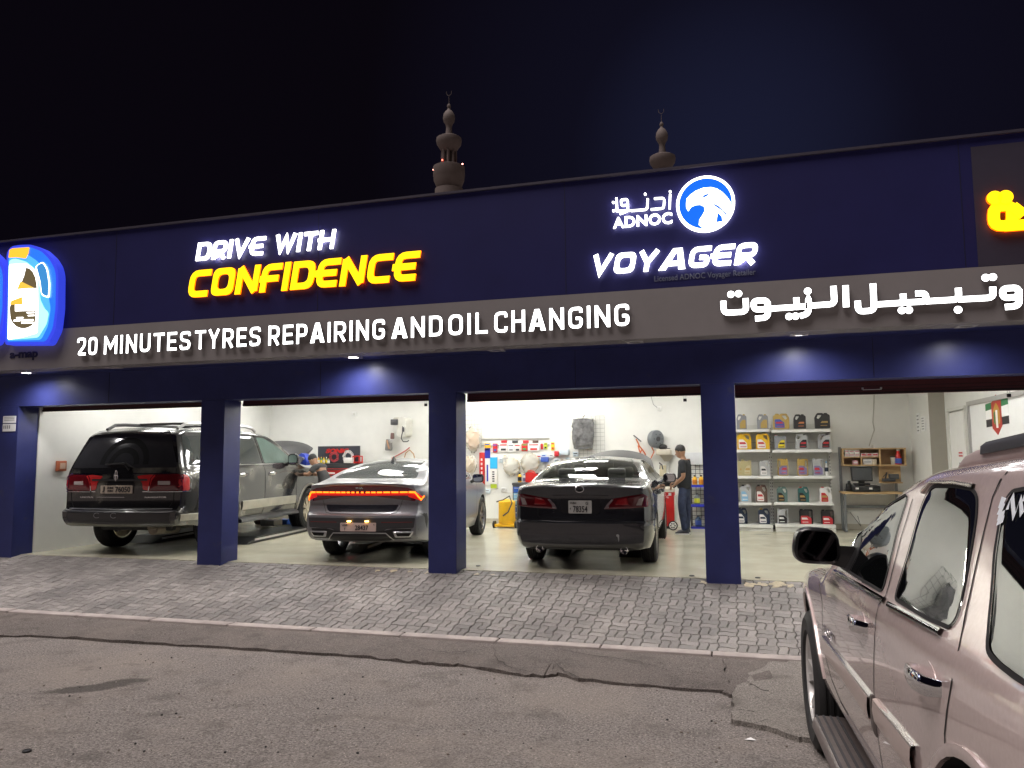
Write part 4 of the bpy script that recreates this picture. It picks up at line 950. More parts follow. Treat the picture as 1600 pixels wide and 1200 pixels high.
for sx in (-1,1):
    lamp=c.patch('tail_light',[(sx*.30,.742),(sx*.335,.80),(sx*.41,.868),(sx*.62,.90),(sx*.80,.925),(sx*.865,.88),(sx*.873,.80),(sx*.84,.768),(sx*.60,.752)],'rear',LENSR,.012,rad=.02)
    c.patch('reversing_lens',[(sx*.30,.745),(sx*.335,.80),(sx*.40,.86),(sx*.43,.86),(sx*.37,.79),(sx*.36,.75)],'rear',mat('lens_smoke',(.22,.17,.18),.12,coat=1,var=0),.016,parent=lamp)
    c.patch('indicator_lens',[(sx*.70,.785),(sx*.74,.87),(sx*.80,.885),(sx*.775,.785)],'rear',LENSC,.016,parent=lamp)
    c.patch('brake_lens',[(sx*.43,.79),(sx*.47,.86),(sx*.60,.885),(sx*.62,.79)],'rear',mat('lens_red_mid',(.30,.012,.016),.12,coat=1,var=.1),.015,parent=lamp,rad=.015)
    e_=MB(); hx,_=c.hit('rear',sx*.545,.33); e_.lathe([(.046,.16),(.050,0),(.047,-.006),(.040,-.004),(.038,.12)],(sx*.545,hx.y+.03,.258),ax='y',n=24,T=None); e_.build('exhaust_tip',CHROME,c.root,40,pw=False)
c.strip('bumper_gap',[(-.86,.587),(-.5,.588),(0,.590),(.5,.588),(.86,.587)],'rear',.007,GAP)
c.strip('boot_gap',[(-.30,.742),(-.34,.69),(-.36,.625),(-.3,.612),(0,.61),(.3,.612),(.36,.625),(.34,.69),(.30,.742)],'rear',.006,GAP,.002) if 0 else c.strip('boot_gap',[(-.56,.75),(-.555,.66),(-.50,.622),(0,.615),(.50,.622),(.555,.66),(.56,.75)],'rear',.006,GAP,.002)
c.strip('boot_crease',[(-.36,.905),(0,.91),(.36,.905)],'rear',.010,PL,.002,high=.006)
c.patch('plate_recess',[(-.245,.69),(.245,.69),(.27,.87),(-.27,.87)],'rear',mat('paint_shaded',(.008,.008,.012),.4,var=0),.002,rad=.03)  # recess shade put in as a darker patch on the flat boot lid
c.plate(0,.77,.30,.155,PLATEW,[('78354',.20,.82,.10,.58),('G',.74,.85,.68,.90),('DUBAI',.07,.34,.74,.88),('8',.06,.11,.30,.44)])
bb,_=c.hit('rear',0,.985); mb=MB(); mb.tube([(.055*math.cos(t),bb.y-.010,.985+.038*math.sin(t)) for t in [2*PI*k/28 for k in range(28)]],.005,6,closed=True); mb.tube([(-.012,bb.y-.010,1.018),(-.022,bb.y-.012,.968),(.030,bb.y-.010,.968)],.005,6); mb.build('badge',CHROME,c.root,50,pw=False)
c.letters('LEXUS',-.50,-.335,.698,.022); c.letters('ES 350',.335,.50,.698,.022)
c.patch('paint_scrape',[(.455,.445),(.475,.452),(.492,.44),(.488,.385),(.482,.36),(.480,.41),(.470,.425),(.458,.43)],'rear',mat('scrape_pale',(.5,.5,.5),.7,var=0),.002,skirt=.002)
c.strip('bumper_gap',[(.62,.587),(.74,.59),(.75,.56)],'right',.007,GAP)
for sd in ('left','right'): c.strip('bumper_gap',[(.10,.60),(.72,.60)],sd,.007,GAP)
for sx in (-1,1):
    for y in (1.08,3.86): c.wheel(sx*.80,y,.325,.215,.215,5,RIMM)
c.mirror((1.02,3.02,1.03),(.21,.13,.145),PL); c.mirror((-1.02,3.02,1.03),(.21,.13,.145),PL)
c.hood(3.80,1.02,.72,1.02,R(29),mat('hood_grey',(.075,.075,.08),.35,metal=.2,coat=.5,var=.05))
c.patch('lower_strip',[(-.7,.26),(.7,.26),(.62,.28),(-.62,.28)],'rear',BLACK,.002,skirt=.01)  # black strip along the bumper's lower edge
c.done()
# ---- grey saloon with a full width light bar, second bay
PK=mat('paint_slate',(.24,.24,.255),.34,metal=.35,coat=.35,var=.06,scale=40)
spK=dict(L=4.9,w=.93,rc=.05,crown=.05,bow=.13,fbow=.3,blend=.55,
 top=[(0,1.035),(.03,1.065),(.10,1.07),(.3,1.075),(.55,1.11),(1.0,1.24),(1.6,1.34),(2.2,1.365),(2.75,1.345),(3.2,1.21),(3.75,1.0),(4.2,.93),(4.6,.85),(4.9,.62)],
 bot=[(0,.29),(.5,.25),(.9,.2),(4,.18),(4.9,.22)],
 hw=[(.2,.84),(.3,.885),(.42,.92),(.6,.925),(.8,.93),(.92,.915),(1.0,.86),(1.08,.80),(1.33,.60),(1.45,.5)],
 tap=[(0,.90),(.04,.94),(.10,.966),(.25,.99),(.5,1),(3.9,1),(4.4,.95),(4.75,.86),(4.9,.78)],
 rear=[(.28,.12),(.36,.03),(.5,.0),(.62,.0),(.66,.045),(.78,.09),(.86,.07),(.93,.045),(1.0,.03),(1.05,-.02),(1.075,.0)],
 front=[(.2,.1),(.5,0),(.75,.08),(1,.3)],arch=[(1.06,.335,.375),(3.92,.335,.375)])
c=Car('parked_car','slate grey saloon with a lit full width tail light bar and plate 28437',spK,PK,(-4.76,9.2,0),R(6.5)); KI=c; c.root.scale=(.90,1,1)
GG=mat('rear_glass_grey',(.07,.08,.085),.04,var=.15,scale=2,ior=1.5)
c.patch('rear_window',[(-.66,1.10),(.66,1.10),(.64,1.14),(.47,1.325),(-.47,1.325),(-.64,1.14)],'rear',GG,.004,rad=.05); 
for sd in ('left','right'):
    o=c.patch('side_window',[(1.0,1.10),(1.5,1.235),(2.0,1.30),(2.6,1.295),(3.0,1.20),(3.40,1.04),(3.3,1.01),(1.3,1.02)],sd,TINT,.004,rad=.04); c.strip('chrome_trim',[(.95,1.10),(1.5,1.255),(2.0,1.318),(2.6,1.312),(3.05,1.205)],sd,.014,CHROME,.007,parent=o); c.strip('pillar_trim',[(2.28,1.02),(2.22,1.30)],sd,.06,BLACK,.007,parent=o)
    c.strip('door_gap',[(2.26,1.0),(2.30,.7),(2.28,.32)],sd,.007,GAP); c.strip('door_gap',[(3.45,.98),(3.42,.6),(3.45,.32)],sd,.007,GAP); handle(c,sd,2.48,.86,PK); handle(c,sd,1.56,.88,PK)
    c.patch('corner_vent',[(.16,.66),(.34,.645),(.40,.56),(.36,.44),(.30,.52),(.28,.60)],sd,BLACK,.003,rad=.01)
lens=mat('bar_lens',(.14,.006,.012),.10,coat=1,var=0)
o=c.patch('tail_light_bar',[(-.90,.80),(-.86,.80),(-.74,.855),(-.40,.875),(0,.88),(.40,.875),(.74,.855),(.86,.80),(.90,.80),(.915,.86),(.86,.93),(.70,.99),(.40,1.018),(0,1.022),(-.40,1.018),(-.70,.99),(-.86,.93),(-.915,.86)],'rear',lens,.006,rad=.01,rings=8)
LRG=mat('lamp_red_glow',(1,.015,.01),.4,var=0,emit=.42); LOG=mat('lamp_orange_glow',(1,.20,.012),.4,var=0,emit=3.0)
mb=MB(); 
for a,b in [(-.70,-.60),(-.585,-.49),(-.475,-.39),(-.375,-.30),(-.285,-.22),(-.20,-.15),(-.125,-.08),(-.05,-.012),(.022,.06),(.095,.155),(.175,.24),(.26,.335),(.355,.45),(.47,.57),(.59,.70)]:
    c.strip('x',[(a,.932),(b,.932)],'rear',.019,LOG,.012,mb=mb,high=.004)
for sx in (-1,1): c.strip('x',[(sx*.715,.932),(sx*.80,.928),(sx*.865,.825)],'rear',.022,LOG,.012,mb=mb,high=.004); c.strip('x',[(sx*.86,.83),(sx*.893,.87)],'rear',.014,LOG,.012,mb=mb,high=.004)
mb.build('light_segments',LOG,o,50,pw=False)
mb=MB()
for sx in (-1,1): c.patch('x',[(sx*.70,.87),(sx*.86,.815),(sx*.885,.86),(sx*.83,.92),(sx*.70,.917)],'rear',LRG,.0085,mb=mb)
c.strip('x',[(-.70,.905),(0,.905),(.70,.905)],'rear',.03,LRG,.0085,mb=mb); mb.build('red_glow',LRG,o,50,pw=False)
c.letters('KIA',-.055,.055,.975,.024)
c.patch('boot_panel',[(-.56,.765),(.56,.765),(.53,.70),(.48,.675),(-.48,.675),(-.53,.70)],'rear',mat('panel_black',(.02,.02,.026),.2,coat=1,var=0),.003,rad=.02)
c.strip('boot_gap',[(-.62,.85),(-.585,.74),(-.54,.665),(-.45,.65),(0,.645),(.45,.65),(.54,.665),(.585,.74),(.62,.85)],'rear',.006,GAP,.002)
c.patch('bumper_insert',[(-.82,.60),(.82,.60),(.80,.47),(.42,.46),(.35,.425),(-.35,.425),(-.42,.46),(-.80,.47)],'rear',mat('bumper_dark',(.028,.028,.032),.35,coat=.5,var=.05),.002,rad=.02,rings=8)
c.patch('lower_valance',[(-.86,.46),(-.5,.46),(-.44,.43),(.44,.43),(.5,.46),(.86,.46),(.83,.33),(.5,.325),(.42,.30),(-.42,.30),(-.5,.325),(-.83,.33)],'rear',BLACK,.003,rad=.015,rings=8)
c.strip('valance_trim',[(-.50,.315),(-.40,.405),(0,.41),(.40,.405),(.50,.315)],'rear',.014,STEEL,.006,high=.006)
for sx in (-1,1):
    e_=c.patch('exhaust_trim',[(sx*.53,.35),(sx*.74,.35),(sx*.80,.425),(sx*.50,.425)],'rear',STEEL,.012,rad=.015); c.patch('exhaust_opening',[(sx*.555,.362),(sx*.735,.362),(sx*.775,.412),(sx*.53,.412)],'rear',DARKIN,.016,rad=.012,parent=e_)
    c.strip('reflector',[(sx*.34,.545),(sx*.78,.545)],'rear',.012,LENSR,.004)
c.plate(0,.485,.54,.11,mat('plate_pink',(.60,.46,.42),.4,var=.03),[('28437',.42,.79,.16,.72),('T',.11,.15,.10,.42),('UAE',.05,.2,.66,.84),('R',.94,.97,.72,.86)],.012)
hp,_=c.hit('rear',0,.575); PLAMP=mat('plate_lamp',(1,.52,.12),.4,var=0,emit=22)
for sx in (-1,1):
    mb=MB(); mb.box((sx*.135,hp.y-.020,.560),(.05,.025,.012),0,.003); o=mb.build('plate_lamp',PLAMP,c.root,pw=False)
mb=MB(); t0,_=c.hit('top',0,1.45); mb.rings([[Vector((sx*w_,t0.y+dy,t0.z+dz)) for sx,dy in ((-1,-l/2),(1,-l/2),(.6,l/2),(-.6,l/2))] for w_,l,dz in ((.03,.16,-.005),(.02,.12,.03),(.006,.03,.075))] ,0); mb.build('fin_antenna',BLACK,c.root,30,pw=False)
for sx in (-1,1):
    for y in (1.06,3.92): c.wheel(sx*.815,y,.335,.235,.235,5,mat('rim_grey',(.30,.30,.31),.3,metal=.9,var=.05))
c.mirror((1.04,3.06,1.02),(.21,.12,.14),BLACK); c.mirror((-1.04,3.06,1.02),(.21,.12,.14),BLACK); c.done()
# ---- black full size SUV, first bay
PN=mat('paint_black',(.014,.014,.016),.20,metal=.25,coat=1,var=.08,scale=40,dirt=((.20,.19,.16),2.0,.50)); PNB=mat('bumper_black',(.018,.018,.02),.35,coat=.4,var=.1)
spN=dict(cat='car',L=5.3,w=1.0,rc=.06,crown=.04,bow=.10,fbow=.15,blend=.62,
 top=[(0,1.79),(.05,1.825),(.2,1.85),(.8,1.875),(2.2,1.885),(2.9,1.83),(3.25,1.70),(4.0,1.27),(4.3,1.23),(4.9,1.17),(5.2,1.05),(5.3,.95)],
 bot=[(0,.42),(.4,.40),(1,.33),(4.5,.33),(5.3,.35)],
 hw=[(.33,.90),(.42,.95),(.6,.99),(.8,1.0),(1.1,1.0),(1.2,.985),(1.27,.955),(1.75,.765),(1.88,.69)],
 tap=[(0,.935),(.04,.962),(.10,.98),(.25,.995),(.5,1),(4.4,1),(4.9,.96),(5.2,.9),(5.3,.85)],
 rear=[(.4,.10),(.5,.015),(.56,0),(.655,0),(.675,.075),(.8,.085),(1.0,.085),(1.22,.10),(1.5,.19),(1.75,.30),(1.84,.36)],
 front=[(.2,.1),(.5,0),(1.0,.02),(1.2,.12)],arch=[(1.18,.40,.455),(4.22,.40,.455)])
c=Car('parked_suv','big black dusty SUV with its bonnet up and plate J 76050 in the left bay',spN,PN,(-8.61,9.14,0),R(5.2)); NV=c
c.root['category']='suv'
rg=[(-.865,1.265),(.865,1.265),(.83,1.36),(.635,1.76),(.58,1.80),(-.58,1.80),(-.635,1.76),(-.83,1.36)]
g=c.patch('rear_window',rg,'rear',mat('smoke_glass',(.030,.030,.034),.12,var=.1,ior=1.5),.006,rad=.04,rings=8)
mb=MB()
for r0 in (.34,.20):
    line=[(.03+r0*math.cos(t)*1.05,1.31+r0*math.sin(t)*1.05) for t in [PI*k/20 for k in range(21)]]; c.strip('x',line,'rear',.085,GAP,.0085,mb=mb)
mb.build('window_arcs',mat('arcs_black',(.004,.004,.005),.7,var=0,spec=.1),g,50,pw=False)  # dark concentric arcs across the rear window
h0,_=c.hit('rear',.05,1.30); mb=MB(); mb.tube([h0+Vector((.10,-.02,-.06)),h0+Vector((.02,-.03,.03)),h0+Vector((-.30,-.02,.02))],[.02,.016,.008],8); mb.add([h0+Vector(v) for v in ((-.30,-.016,.035),(.05,-.03,.045),(.22,-.02,-.05),(.05,-.03,.0))],[(0,1,2,3)]); mb.build('rear_wiper',BLACK,c.root,40,pw=False)
for sx in (-1,1):
    o=c.patch('tail_light',[(sx*.47,.925),(sx*.50,1.11),(sx*.55,1.165),(sx*.80,1.175),(sx*.97,1.17),(sx*.985,1.05),(sx*.98,.925)],'rear',LENSR,.016,rad=.03)
    c.patch('reversing_lens',[(sx*.60,1.015),(sx*.60,1.075),(sx*.80,1.075),(sx*.80,1.015)],'rear',LENSC,.020,parent=o,rad=.01); c.strip('chrome_trim',[(sx*.47,.922),(sx*.97,.922)],'rear',.014,CHROME,.018,parent=o,high=.006)
    c.strip('chrome_trim',[(sx*.47,.93),(sx*.50,1.11),(sx*.55,1.172),(sx*.9,1.182)],'rear',.010,CHROME,.014,parent=o)
    sd='left' if sx<0 else 'right'
    o2=c.patch('side_lens',[(.10,.93),(.10,1.165),(.24,1.165),(.30,1.12),(.31,.93)],sd,LENSRB,.014,rad=.03,parent=o); c.strip('chrome_trim',[(.10,.922),(.32,.922),(.325,1.12),(.24,1.18),(.1,1.18)],sd,.010,CHROME,.016,parent=o)
    s1=c.patch('side_window',[(.34,1.30),(.36,1.60),(.42,1.73),(1.40,1.76),(1.44,1.30)],sd,TINTG,.005,rad=.04)
    c.patch('side_window',[(1.56,1.30),(1.56,1.76),(2.42,1.755),(2.42,1.30)],sd,TINTG,.005,rad=.04); c.patch('side_window',[(2.54,1.30),(2.54,1.75),(2.80,1.735),(3.10,1.63),(3.66,1.33),(3.66,1.30)],sd,mat('green_glass',(.09,.13,.115),.05,var=.2,scale=3,ior=1.5),.005,rad=.03)
    c.strip('waist_trim',[(.3,1.283),(3.72,1.283)],sd,.016,CHROME,.004,high=.004)
    for l in ([(1.50,1.28),(1.50,.9),(1.66,.62),(1.70,.40)],[(2.48,1.80),(2.48,.9),(2.46,.40)],[(3.70,1.27),(3.64,.9),(3.66,.42)]): c.strip('door_gap',l,sd,.010,GAP)
    c.strip('silver_cladding',[(1.75,.62),(3.62,.62)],sd,.15,mat('dusty_silver',(.42,.40,.34),.35,metal=.4,var=.15,scale=4),.006,high=.012); c.strip('silver_cladding',[(.15,.55),(.68,.54)],sd,.10,mat('dusty_silver',(.42,.40,.34),.35),.006,high=.01)
    c.strip('running_board',[(1.7,.40),(3.7,.40)],sd,.07,PNB,.01,high=.09)
    handle(c,sd,2.72,1.12); handle(c,sd,1.72,1.12)
    mb=MB(); za=1.93; xr=sx*.60; mb.tube([(xr,.55,1.84),(xr,.72,za-.015),(xr,.95,za),(xr,2.4,za+.01),(xr,2.7,za-.02),(xr,2.8,1.86)],.026,8); mb.build('roof_rail',BLACK if sx<0 else STEEL,c.root,40,pw=False)
    c.strip('arch_lip',[(1.18+.475*math.cos(t),.40+.475*math.sin(t)) for t in [PI*(k/22)*1.06-.05 for k in range(23)]],sd,.045,PNB,.004,high=.014); c.strip('arch_lip',[(4.22+.475*math.cos(t),.40+.475*math.sin(t)) for t in [PI*(k/22)*1.06-.05 for k in range(23)]],sd,.045,mat('arch_dusty',(.28,.26,.22),.5,var=.2),.004,high=.014)
for y in (1.3,2.35): mb=MB(); mb.tube([(-.60,y,1.945),(0,y,1.955),(.60,y,1.945)],.02,8); mb.build('cross_bar',BLACK,c.root,40,pw=False)
c.strip('hatch_gap',[(-.86,1.26),(-.84,.80),(-.78,.69),(.78,.69),(.84,.80),(.86,1.26)],'rear',.009,GAP)
c.strip('hatch_trim',[(-.46,1.09),(0,1.09),(.45,1.09)],'rear',.03,PNB,.004,high=.012)
c.patch('bumper_cover',[(-.94,.655),(.94,.655),(.95,.56),(.93,.46),(-.93,.46),(-.95,.56)],'rear',PNB,.004,rad=.03,rings=8)
c.strip('bumper_edge',[(-.84,.672),(0,.665),(.84,.672)],'rear',.02,mat('edge_grey',(.16,.16,.17),.3,coat=.5,var=0),.003,high=.008)
c.strip('hatch_handle',[(-.36,.845),(.10,.845)],'rear',.010,CHROME,.004,high=.006); c.strip('hitch_cover',[(-.33,.475),(.06,.475)],'rear',.03,PNB,.004,high=.01)
mb=MB(); 
for sx in (-.28,.0): mb.tube([(sx+.05*math.cos(t),c.hit('rear',sx,.585)[0].y-.006,.585+.035*math.sin(t)) for t in [PI*.25+1.5*PI*k/14 for k in range(15)]],.004,6)
mb.build('tow_eye_cover',MGREY,c.root,pw=False)
c.plate(-.03,.955,.52,.115,mat('plate_cream',(.50,.42,.34),.4,var=.05),[('76050',.47,.94,.14,.84),('J',.06,.13,.16,.84),('DUBAI',.22,.40,.56,.82),('DUBAI',.22,.40,.20,.44)])
em_,_=c.hit('rear',-.05,1.155); mb=MB(); mb.tube([(-.05+.028*math.cos(t),em_.y-.014,1.155+.075*math.sin(t)) for t in [2*PI*k/24 for k in range(24)]],.006,6,closed=True); mb.box((-.05,em_.y-.014,1.155),(.010,.012,.15)); mb.box((-.05,em_.y-.014,1.155),(.055,.0118,.014)); mb.build('badge',CHROME,c.root,40,pw=False)
c.letters('LINCOLN',-.66,-.43,.83,.022); c.letters('NAVIGATOR',.42,.74,.83,.022)
mb=MB(); mb.cyl((.42,.30,.36),(.42,.85,.33),.075,n=18); mb.cyl((.46,.16,.40),(.45,.5,.37),.03,n=12); mb.build('silencer',mat('exhaust_metal',(.30,.26,.21),.5,metal=.7,var=.2),c.root,40,pw=False)
mb=MB(); mb.cyl((-.8,1.18,.40),(.8,1.18,.40),.055,n=14); mb.sph((0,1.18,.40),(.15,.16,.14)); mb.box((0,.55,.38),(1.2,.10,.10),0,.02); mb.build('rear_axle',mat('axle_black',(.02,.02,.02),.6,var=.2),c.root,40,pw=False)
rimn=mat('rim_champagne',(.62,.56,.44),.3,metal=.6,var=.05)
for sx in (-1,1):
    for y in (1.18,4.22): c.wheel(sx*.86,y,.40,.275,.255,7,rimn)
c.mirror((1.09,3.30,1.36),(.20,.12,.21),PN); c.mirror((-1.09,3.30,1.36),(.22,.12,.22),PN)
c.hood(4.02,1.28,.80,1.10,R(27),mat('hood_dark',(.055,.055,.06),.3,metal=.3,coat=.6,var=.05)); c.done()
# ---- pale beige long SUV in the foreground, nose down towards the gutter
PY=mat('paint_beige',(.68,.555,.54),.18,metal=.15,coat=1,var=.05,scale=60,spec=.5)
spY=dict(L=5.45,w=1.0,rc=.085,crown=.04,bow=.08,fbow=.22,blend=.5,
 top=[(0,1.52),(.1,1.57),(.6,1.635),(1.6,1.655),(2.3,1.65),(2.6,1.615),(2.95,1.51),(3.35,1.335),(3.68,1.185),(3.8,1.155),(4.6,1.11),(5.2,1.03),(5.45,.86)],
 bot=[(0,.44),(.4,.42),(1,.44),(1.8,.46),(4.0,.49),(4.6,.48),(5.45,.38)],
 hw=[(.33,.91),(.40,.945),(.55,.985),(.72,1.0),(.95,1.003),(1.08,.995),(1.16,.968),(1.20,.945),(1.40,.850),(1.55,.785),(1.66,.72),(1.76,.65)],
 tap=[(0,.94),(.1,.985),(.3,1),(4.2,1),(4.8,.975),(5.2,.92),(5.45,.84)],
 rear=[(.4,.03),(.55,0),(.7,.0),(.9,.06),(1.2,.08),(1.6,.25)],
 front=[(.3,.06),(.5,0),(.9,.02),(1.1,.12)],arch=[(1.20,.40,.55,.52),(4.53,.41,.64,.53)])
FA=4.55; hd=R(1.5); px_=-R(3.5)
# origin (rear end on the ground) placed so that the front axle stands at Y=5.25
fx=Vector((.41+.98,5.25,-.405)); fwd=Vector((-math.sin(hd)*math.cos(px_),math.cos(hd)*math.cos(px_),math.sin(px_)))
o0=fx-fwd*FA
c=Car('parked_suv','pale pinkish beige long SUV parked in the right foreground, seen along its side',spY,PY,tuple(o0),0); YK=c
c.root['category']='suv'; c.root.rotation_euler=(px_,0,hd)
bpy.context.view_layer.update(); c.Mw=Matrix.LocRotScale(o0,c.root.rotation_euler,None); c.Mi=c.Mw.inverted()
S=lambda x,y:(1200+x/2.3075,680+y/2.3075)
SS=lambda l:[S(*p) for p in l]
# windows, read off the photograph onto the skin
w1=SS([(521,176),(505,212),(470,340),(440,468),(414,566),(352,530),(286,488),(300,430),(330,350),(385,255),(440,200),(480,182)])
w2=SS([(598,184),(680,184),(742,196),(760,222),(757,290),(735,430),(700,610),(680,670),(656,696),(590,668),(520,628),(462,592),(470,550),(510,420),(545,290),(575,210)])
w3=SS([(880,205),(960,190),(1100,190),(1160,240),(1150,500),(1100,800),(1040,920),(990,930),(900,876),(830,822),(795,780),(800,700),(822,420),(848,260)])
FR=mat('window_rubber',(.010,.010,.011),.85,var=0)
def win(o,nm,hole_trim=True):
    l=[c.Mi@(Vector(c.Mw@c.hit('px',*p)[0])) for p in o]; yz=[(v.y,v.z) for v in l]
    P=rounded(yz,.03,3); fr=c.patch('window',P,'left',TINT,.003,rings=9)
    c.strip('seal',P,'left',.012,FR,.0045,parent=fr,closed=True)
    return fr,P
f1,P1=win(w1,'w'); f2,P2=win(w2,'w'); f3,P3=win(w3,'w')
# bright strip along the waist and over the doors
def toyz(l): return [(v.y,v.z) for v in [c.hit('px',*S(*p))[0] for p in l]]
c.strip('waist_trim',toyz([(243,492),(330,541),(425,597)]),'left',.020,CHROME,.004,high=.010)
c.strip('waist_trim',toyz([(440,612),(530,660),(632,714)]),'left',.020,CHROME,.004,high=.010)
c.strip('window_trim',toyz([(268,420),(300,345),(360,255),(420,198),(470,174),(520,166)]),'left',.014,CHROME,.004,high=.008)
c.strip('window_trim',toyz([(560,205),(590,172),(680,172),(748,184)]),'left',.014,mat('trim_satin',(.55,.5,.45),.25,metal=.8,var=0),.004,high=.008)
# door gaps
gp=[]
for l in ([(205,500),(196,600),(197,700),(206,790),(230,880),(262,960),(290,1008)],[(586,112),(550,165),(518,245),(480,370),(447,500),(425,580),(400,612),(390,660),(384,760),(382,900),(386,1000),(400,1110),(416,1210)],[(866,132),(838,165),(812,222),(780,350),(745,500),(715,640),(692,760),(664,890),(646,1000),(638,1080),(640,1130),(652,1165)]):
    c.strip('door_gap',toyz(l),'left',.0085,GAP,.0015)
for l in ([(4.05,1.1),(4.0,.7),(3.75,.4)],[(2.3,1.6),(2.45,1.1),(2.42,.4)]): c.strip('door_gap',l,'right',.0085,GAP,.0015)
# mouldings low on the doors
c.strip('door_moulding',toyz([(201,726),(290,838),(377,948)]),'left',.011,CHROME,.006,high=.007)
c.strip('door_moulding',toyz([(392,962),(460,1040),(532,1128)]),'left',.011,CHROME,.006,high=.007)
q1=toyz([(201,752),(290,870),(372,985)]); q2=toyz([(392,992),(460,1082),(532,1172)])
PYD=mat('paint_beige_low',(.58,.46,.43),.34,metal=.2,coat=.6,var=.06,scale=60)
c.strip('door_cladding',q1,'left',.085,PYD,.002,high=.014); c.strip('door_cladding',q2,'left',.085,PYD,.002,high=.014)
k0=toyz([(378,945)])[0]; c.patch('cladding_end',[(k0[0]+.012,k0[1]+.01),(k0[0]-.012,k0[1]+.01),(k0[0]-.02,k0[1]-.13),(k0[0]+.03,k0[1]-.11)],'left',mat('clip_grey',(.10,.085,.08),.4,var=0),.010)
# handles
for a,b in (((308,655),(372,705)),((525,838),(640,925))):
    m=c.hit('px',*S((a[0]+b[0])/2,(a[1]+b[1])/2))[0]; handle(c,'left',m.y,m.z,CHROME,.23)
hh=toyz([(368,690)])[0]
mb=MB(); 
# name on the front door
la,lb=toyz([(200,690)])[0],toyz([(240,745)])[0]; z_=(la[1]+lb[1])/2; vs,fs=textmesh('YUKON',1,.02,.02,space=1.1); ax=[v.x for v in vs]; ay=[v.y for v in vs]; q=[]
for v in vs:
    Y_=la[0]+(v.x-min(ax))/(max(ax)-min(ax))*(lb[0]-la[0]); Z_=z_-.02+(v.y-min(ay))/(max(ay)-min(ay))*.038; hq,nq=c.hit('left',Y_,Z_); q.append(hq+nq*(.006 if v.z>0 else .002))
mb.add(q,fs); mb.build('lettering',CHROME,c.root,pw=False)
# mirror: big black housing
mb=MB(); ms=c.hit('px',*S(285,470))[0]; my,mz=ms.y,ms.z+.03; xs_=ms.x
cx_,cy_,cz_=xs_-.135,my+.02,mz+.06; rs=[]
for f,dy in ((.35,.15),(.72,.135),(.92,.09),(1,.03),(1,-.03),(.96,-.055),(.86,-.062)):
    o=rounded([(-.108*f,-.082*f),(.11*f,-.09*f),(.105*f,.078*f),(-.085*f,.088*f)],.07*f,6); rs.append([Vector((cx_+u,cy_+dy,cz_+v)) for u,v in o])
mb.rings(rs,0); mb.rings([[Vector((xs_+.03-.0*k,my+dy,mz+dz)) if k==0 else Vector((cx_+.06,cy_+dy*.6,cz_-.045+dz*.8)) for dy,dz in ((-.06,-.05),(.07,-.05),(.07,.05),(-.06,.06))] for k in (0,1)],0)
mo=mb.build('mirror',mat('mirror_black',(.006,.006,.007),.28,coat=.4,var=0),c.root,45,pw=False)
g=MB(); o=rounded([(-.09,-.066),(.09,-.073),(.086,.062),(-.068,.07)],.045,6); g.prism([(cx_+u,cz_+v) for u,v in o],cy_-.066,cy_-.058); g.build('mirror_glass',mat('mirror_dark_glass',(.05,.05,.055),.03,metal=1,var=0),mo,pw=False)
c.patch('mirror_sail',[(my-.13,mz-.055),(my+.12,mz-.05),(my+.10,mz+.03),(my-.05,mz+.12),(my-.14,mz+.03)],'left',BLACK,.009)
# running boards, roof rails, aerial, lamps
for sx in (-1,1):
    mb=MB(); rs=[]
    for y,f in ((3.98,.2),(3.96,.7),(3.9,1),(3.0,1),(2.0,1),(1.82,1),(1.76,.6)):
        o=rounded([(-.10*f,-.035*f),(.09,-.035*f),(.09,.035*f),(-.085*f,.038*f)],.03*f,4); rs.append([Vector((sx*(.965-u*1.)+0,y,.31+v)) if sx>0 else Vector((-(.965-u),y,.31+v)) for u,v in o])
    mb.rings(rs,0); 
    for k in range(4): mb.box((sx*(.93+.035*k),2.9,.3505),(.010,2.0,.008),1)
    mb.build('running_board',[mat('step_grey',(.16,.135,.13),.45,metal=.3,var=.12,scale=20),DGREY],c.root,45,pw=False)
    yr=2.30; zb=[c.hit('top',sx*.665,y)[0].z for y in (2.0,1.4,.9,.4)]
    mb=MB(); rs=[]
    for y,w_,h in ((yr+.02,.022,.006),(yr-.02,.03,.025),(yr-.09,.035,.046),(yr-.20,.036,.056),(1.4,.034,.062),(.9,.034,.062),(.5,.034,.055),(.40,.03,.03),(.36,.022,.006)):
        z0=c.hit('top',sx*.665,y)[0].z-.008; o=rounded([(-w_,0),(w_,0),(w_*.8,h),(-w_*.8,h)],min(w_,h)*.5+.001,4); rs.append([Vector((sx*.665+u,y,z0+v)) for u,v in o])
    mb.rings(rs,0); o=mb.build('roof_rail',mat('rail_mauve',(.36,.29,.285),.55,var=.05,spec=.3),c.root,45,pw=False)
    mb=MB(); z0=c.hit('top',sx*.665,1.2)[0].z; rs=[]
    for y in (yr-.30,1.6,1.2,.8,.5):
        z0=c.hit('top',sx*.665,y)[0].z; rs.append([Vector((sx*.665+u,y,z0+v)) for u,v in ((-.040,.026),(.040,.026),(.037,.052),(.02,.066),(-.02,.066),(-.037,.052))])
    mb.rings(rs,0); mb.build('rail_reflection',mat('rail_black',(.02,.019,.026),.5,var=0,spec=.25),o,45,pw=False)  # dark reflection along the rail top, put in as a black shell
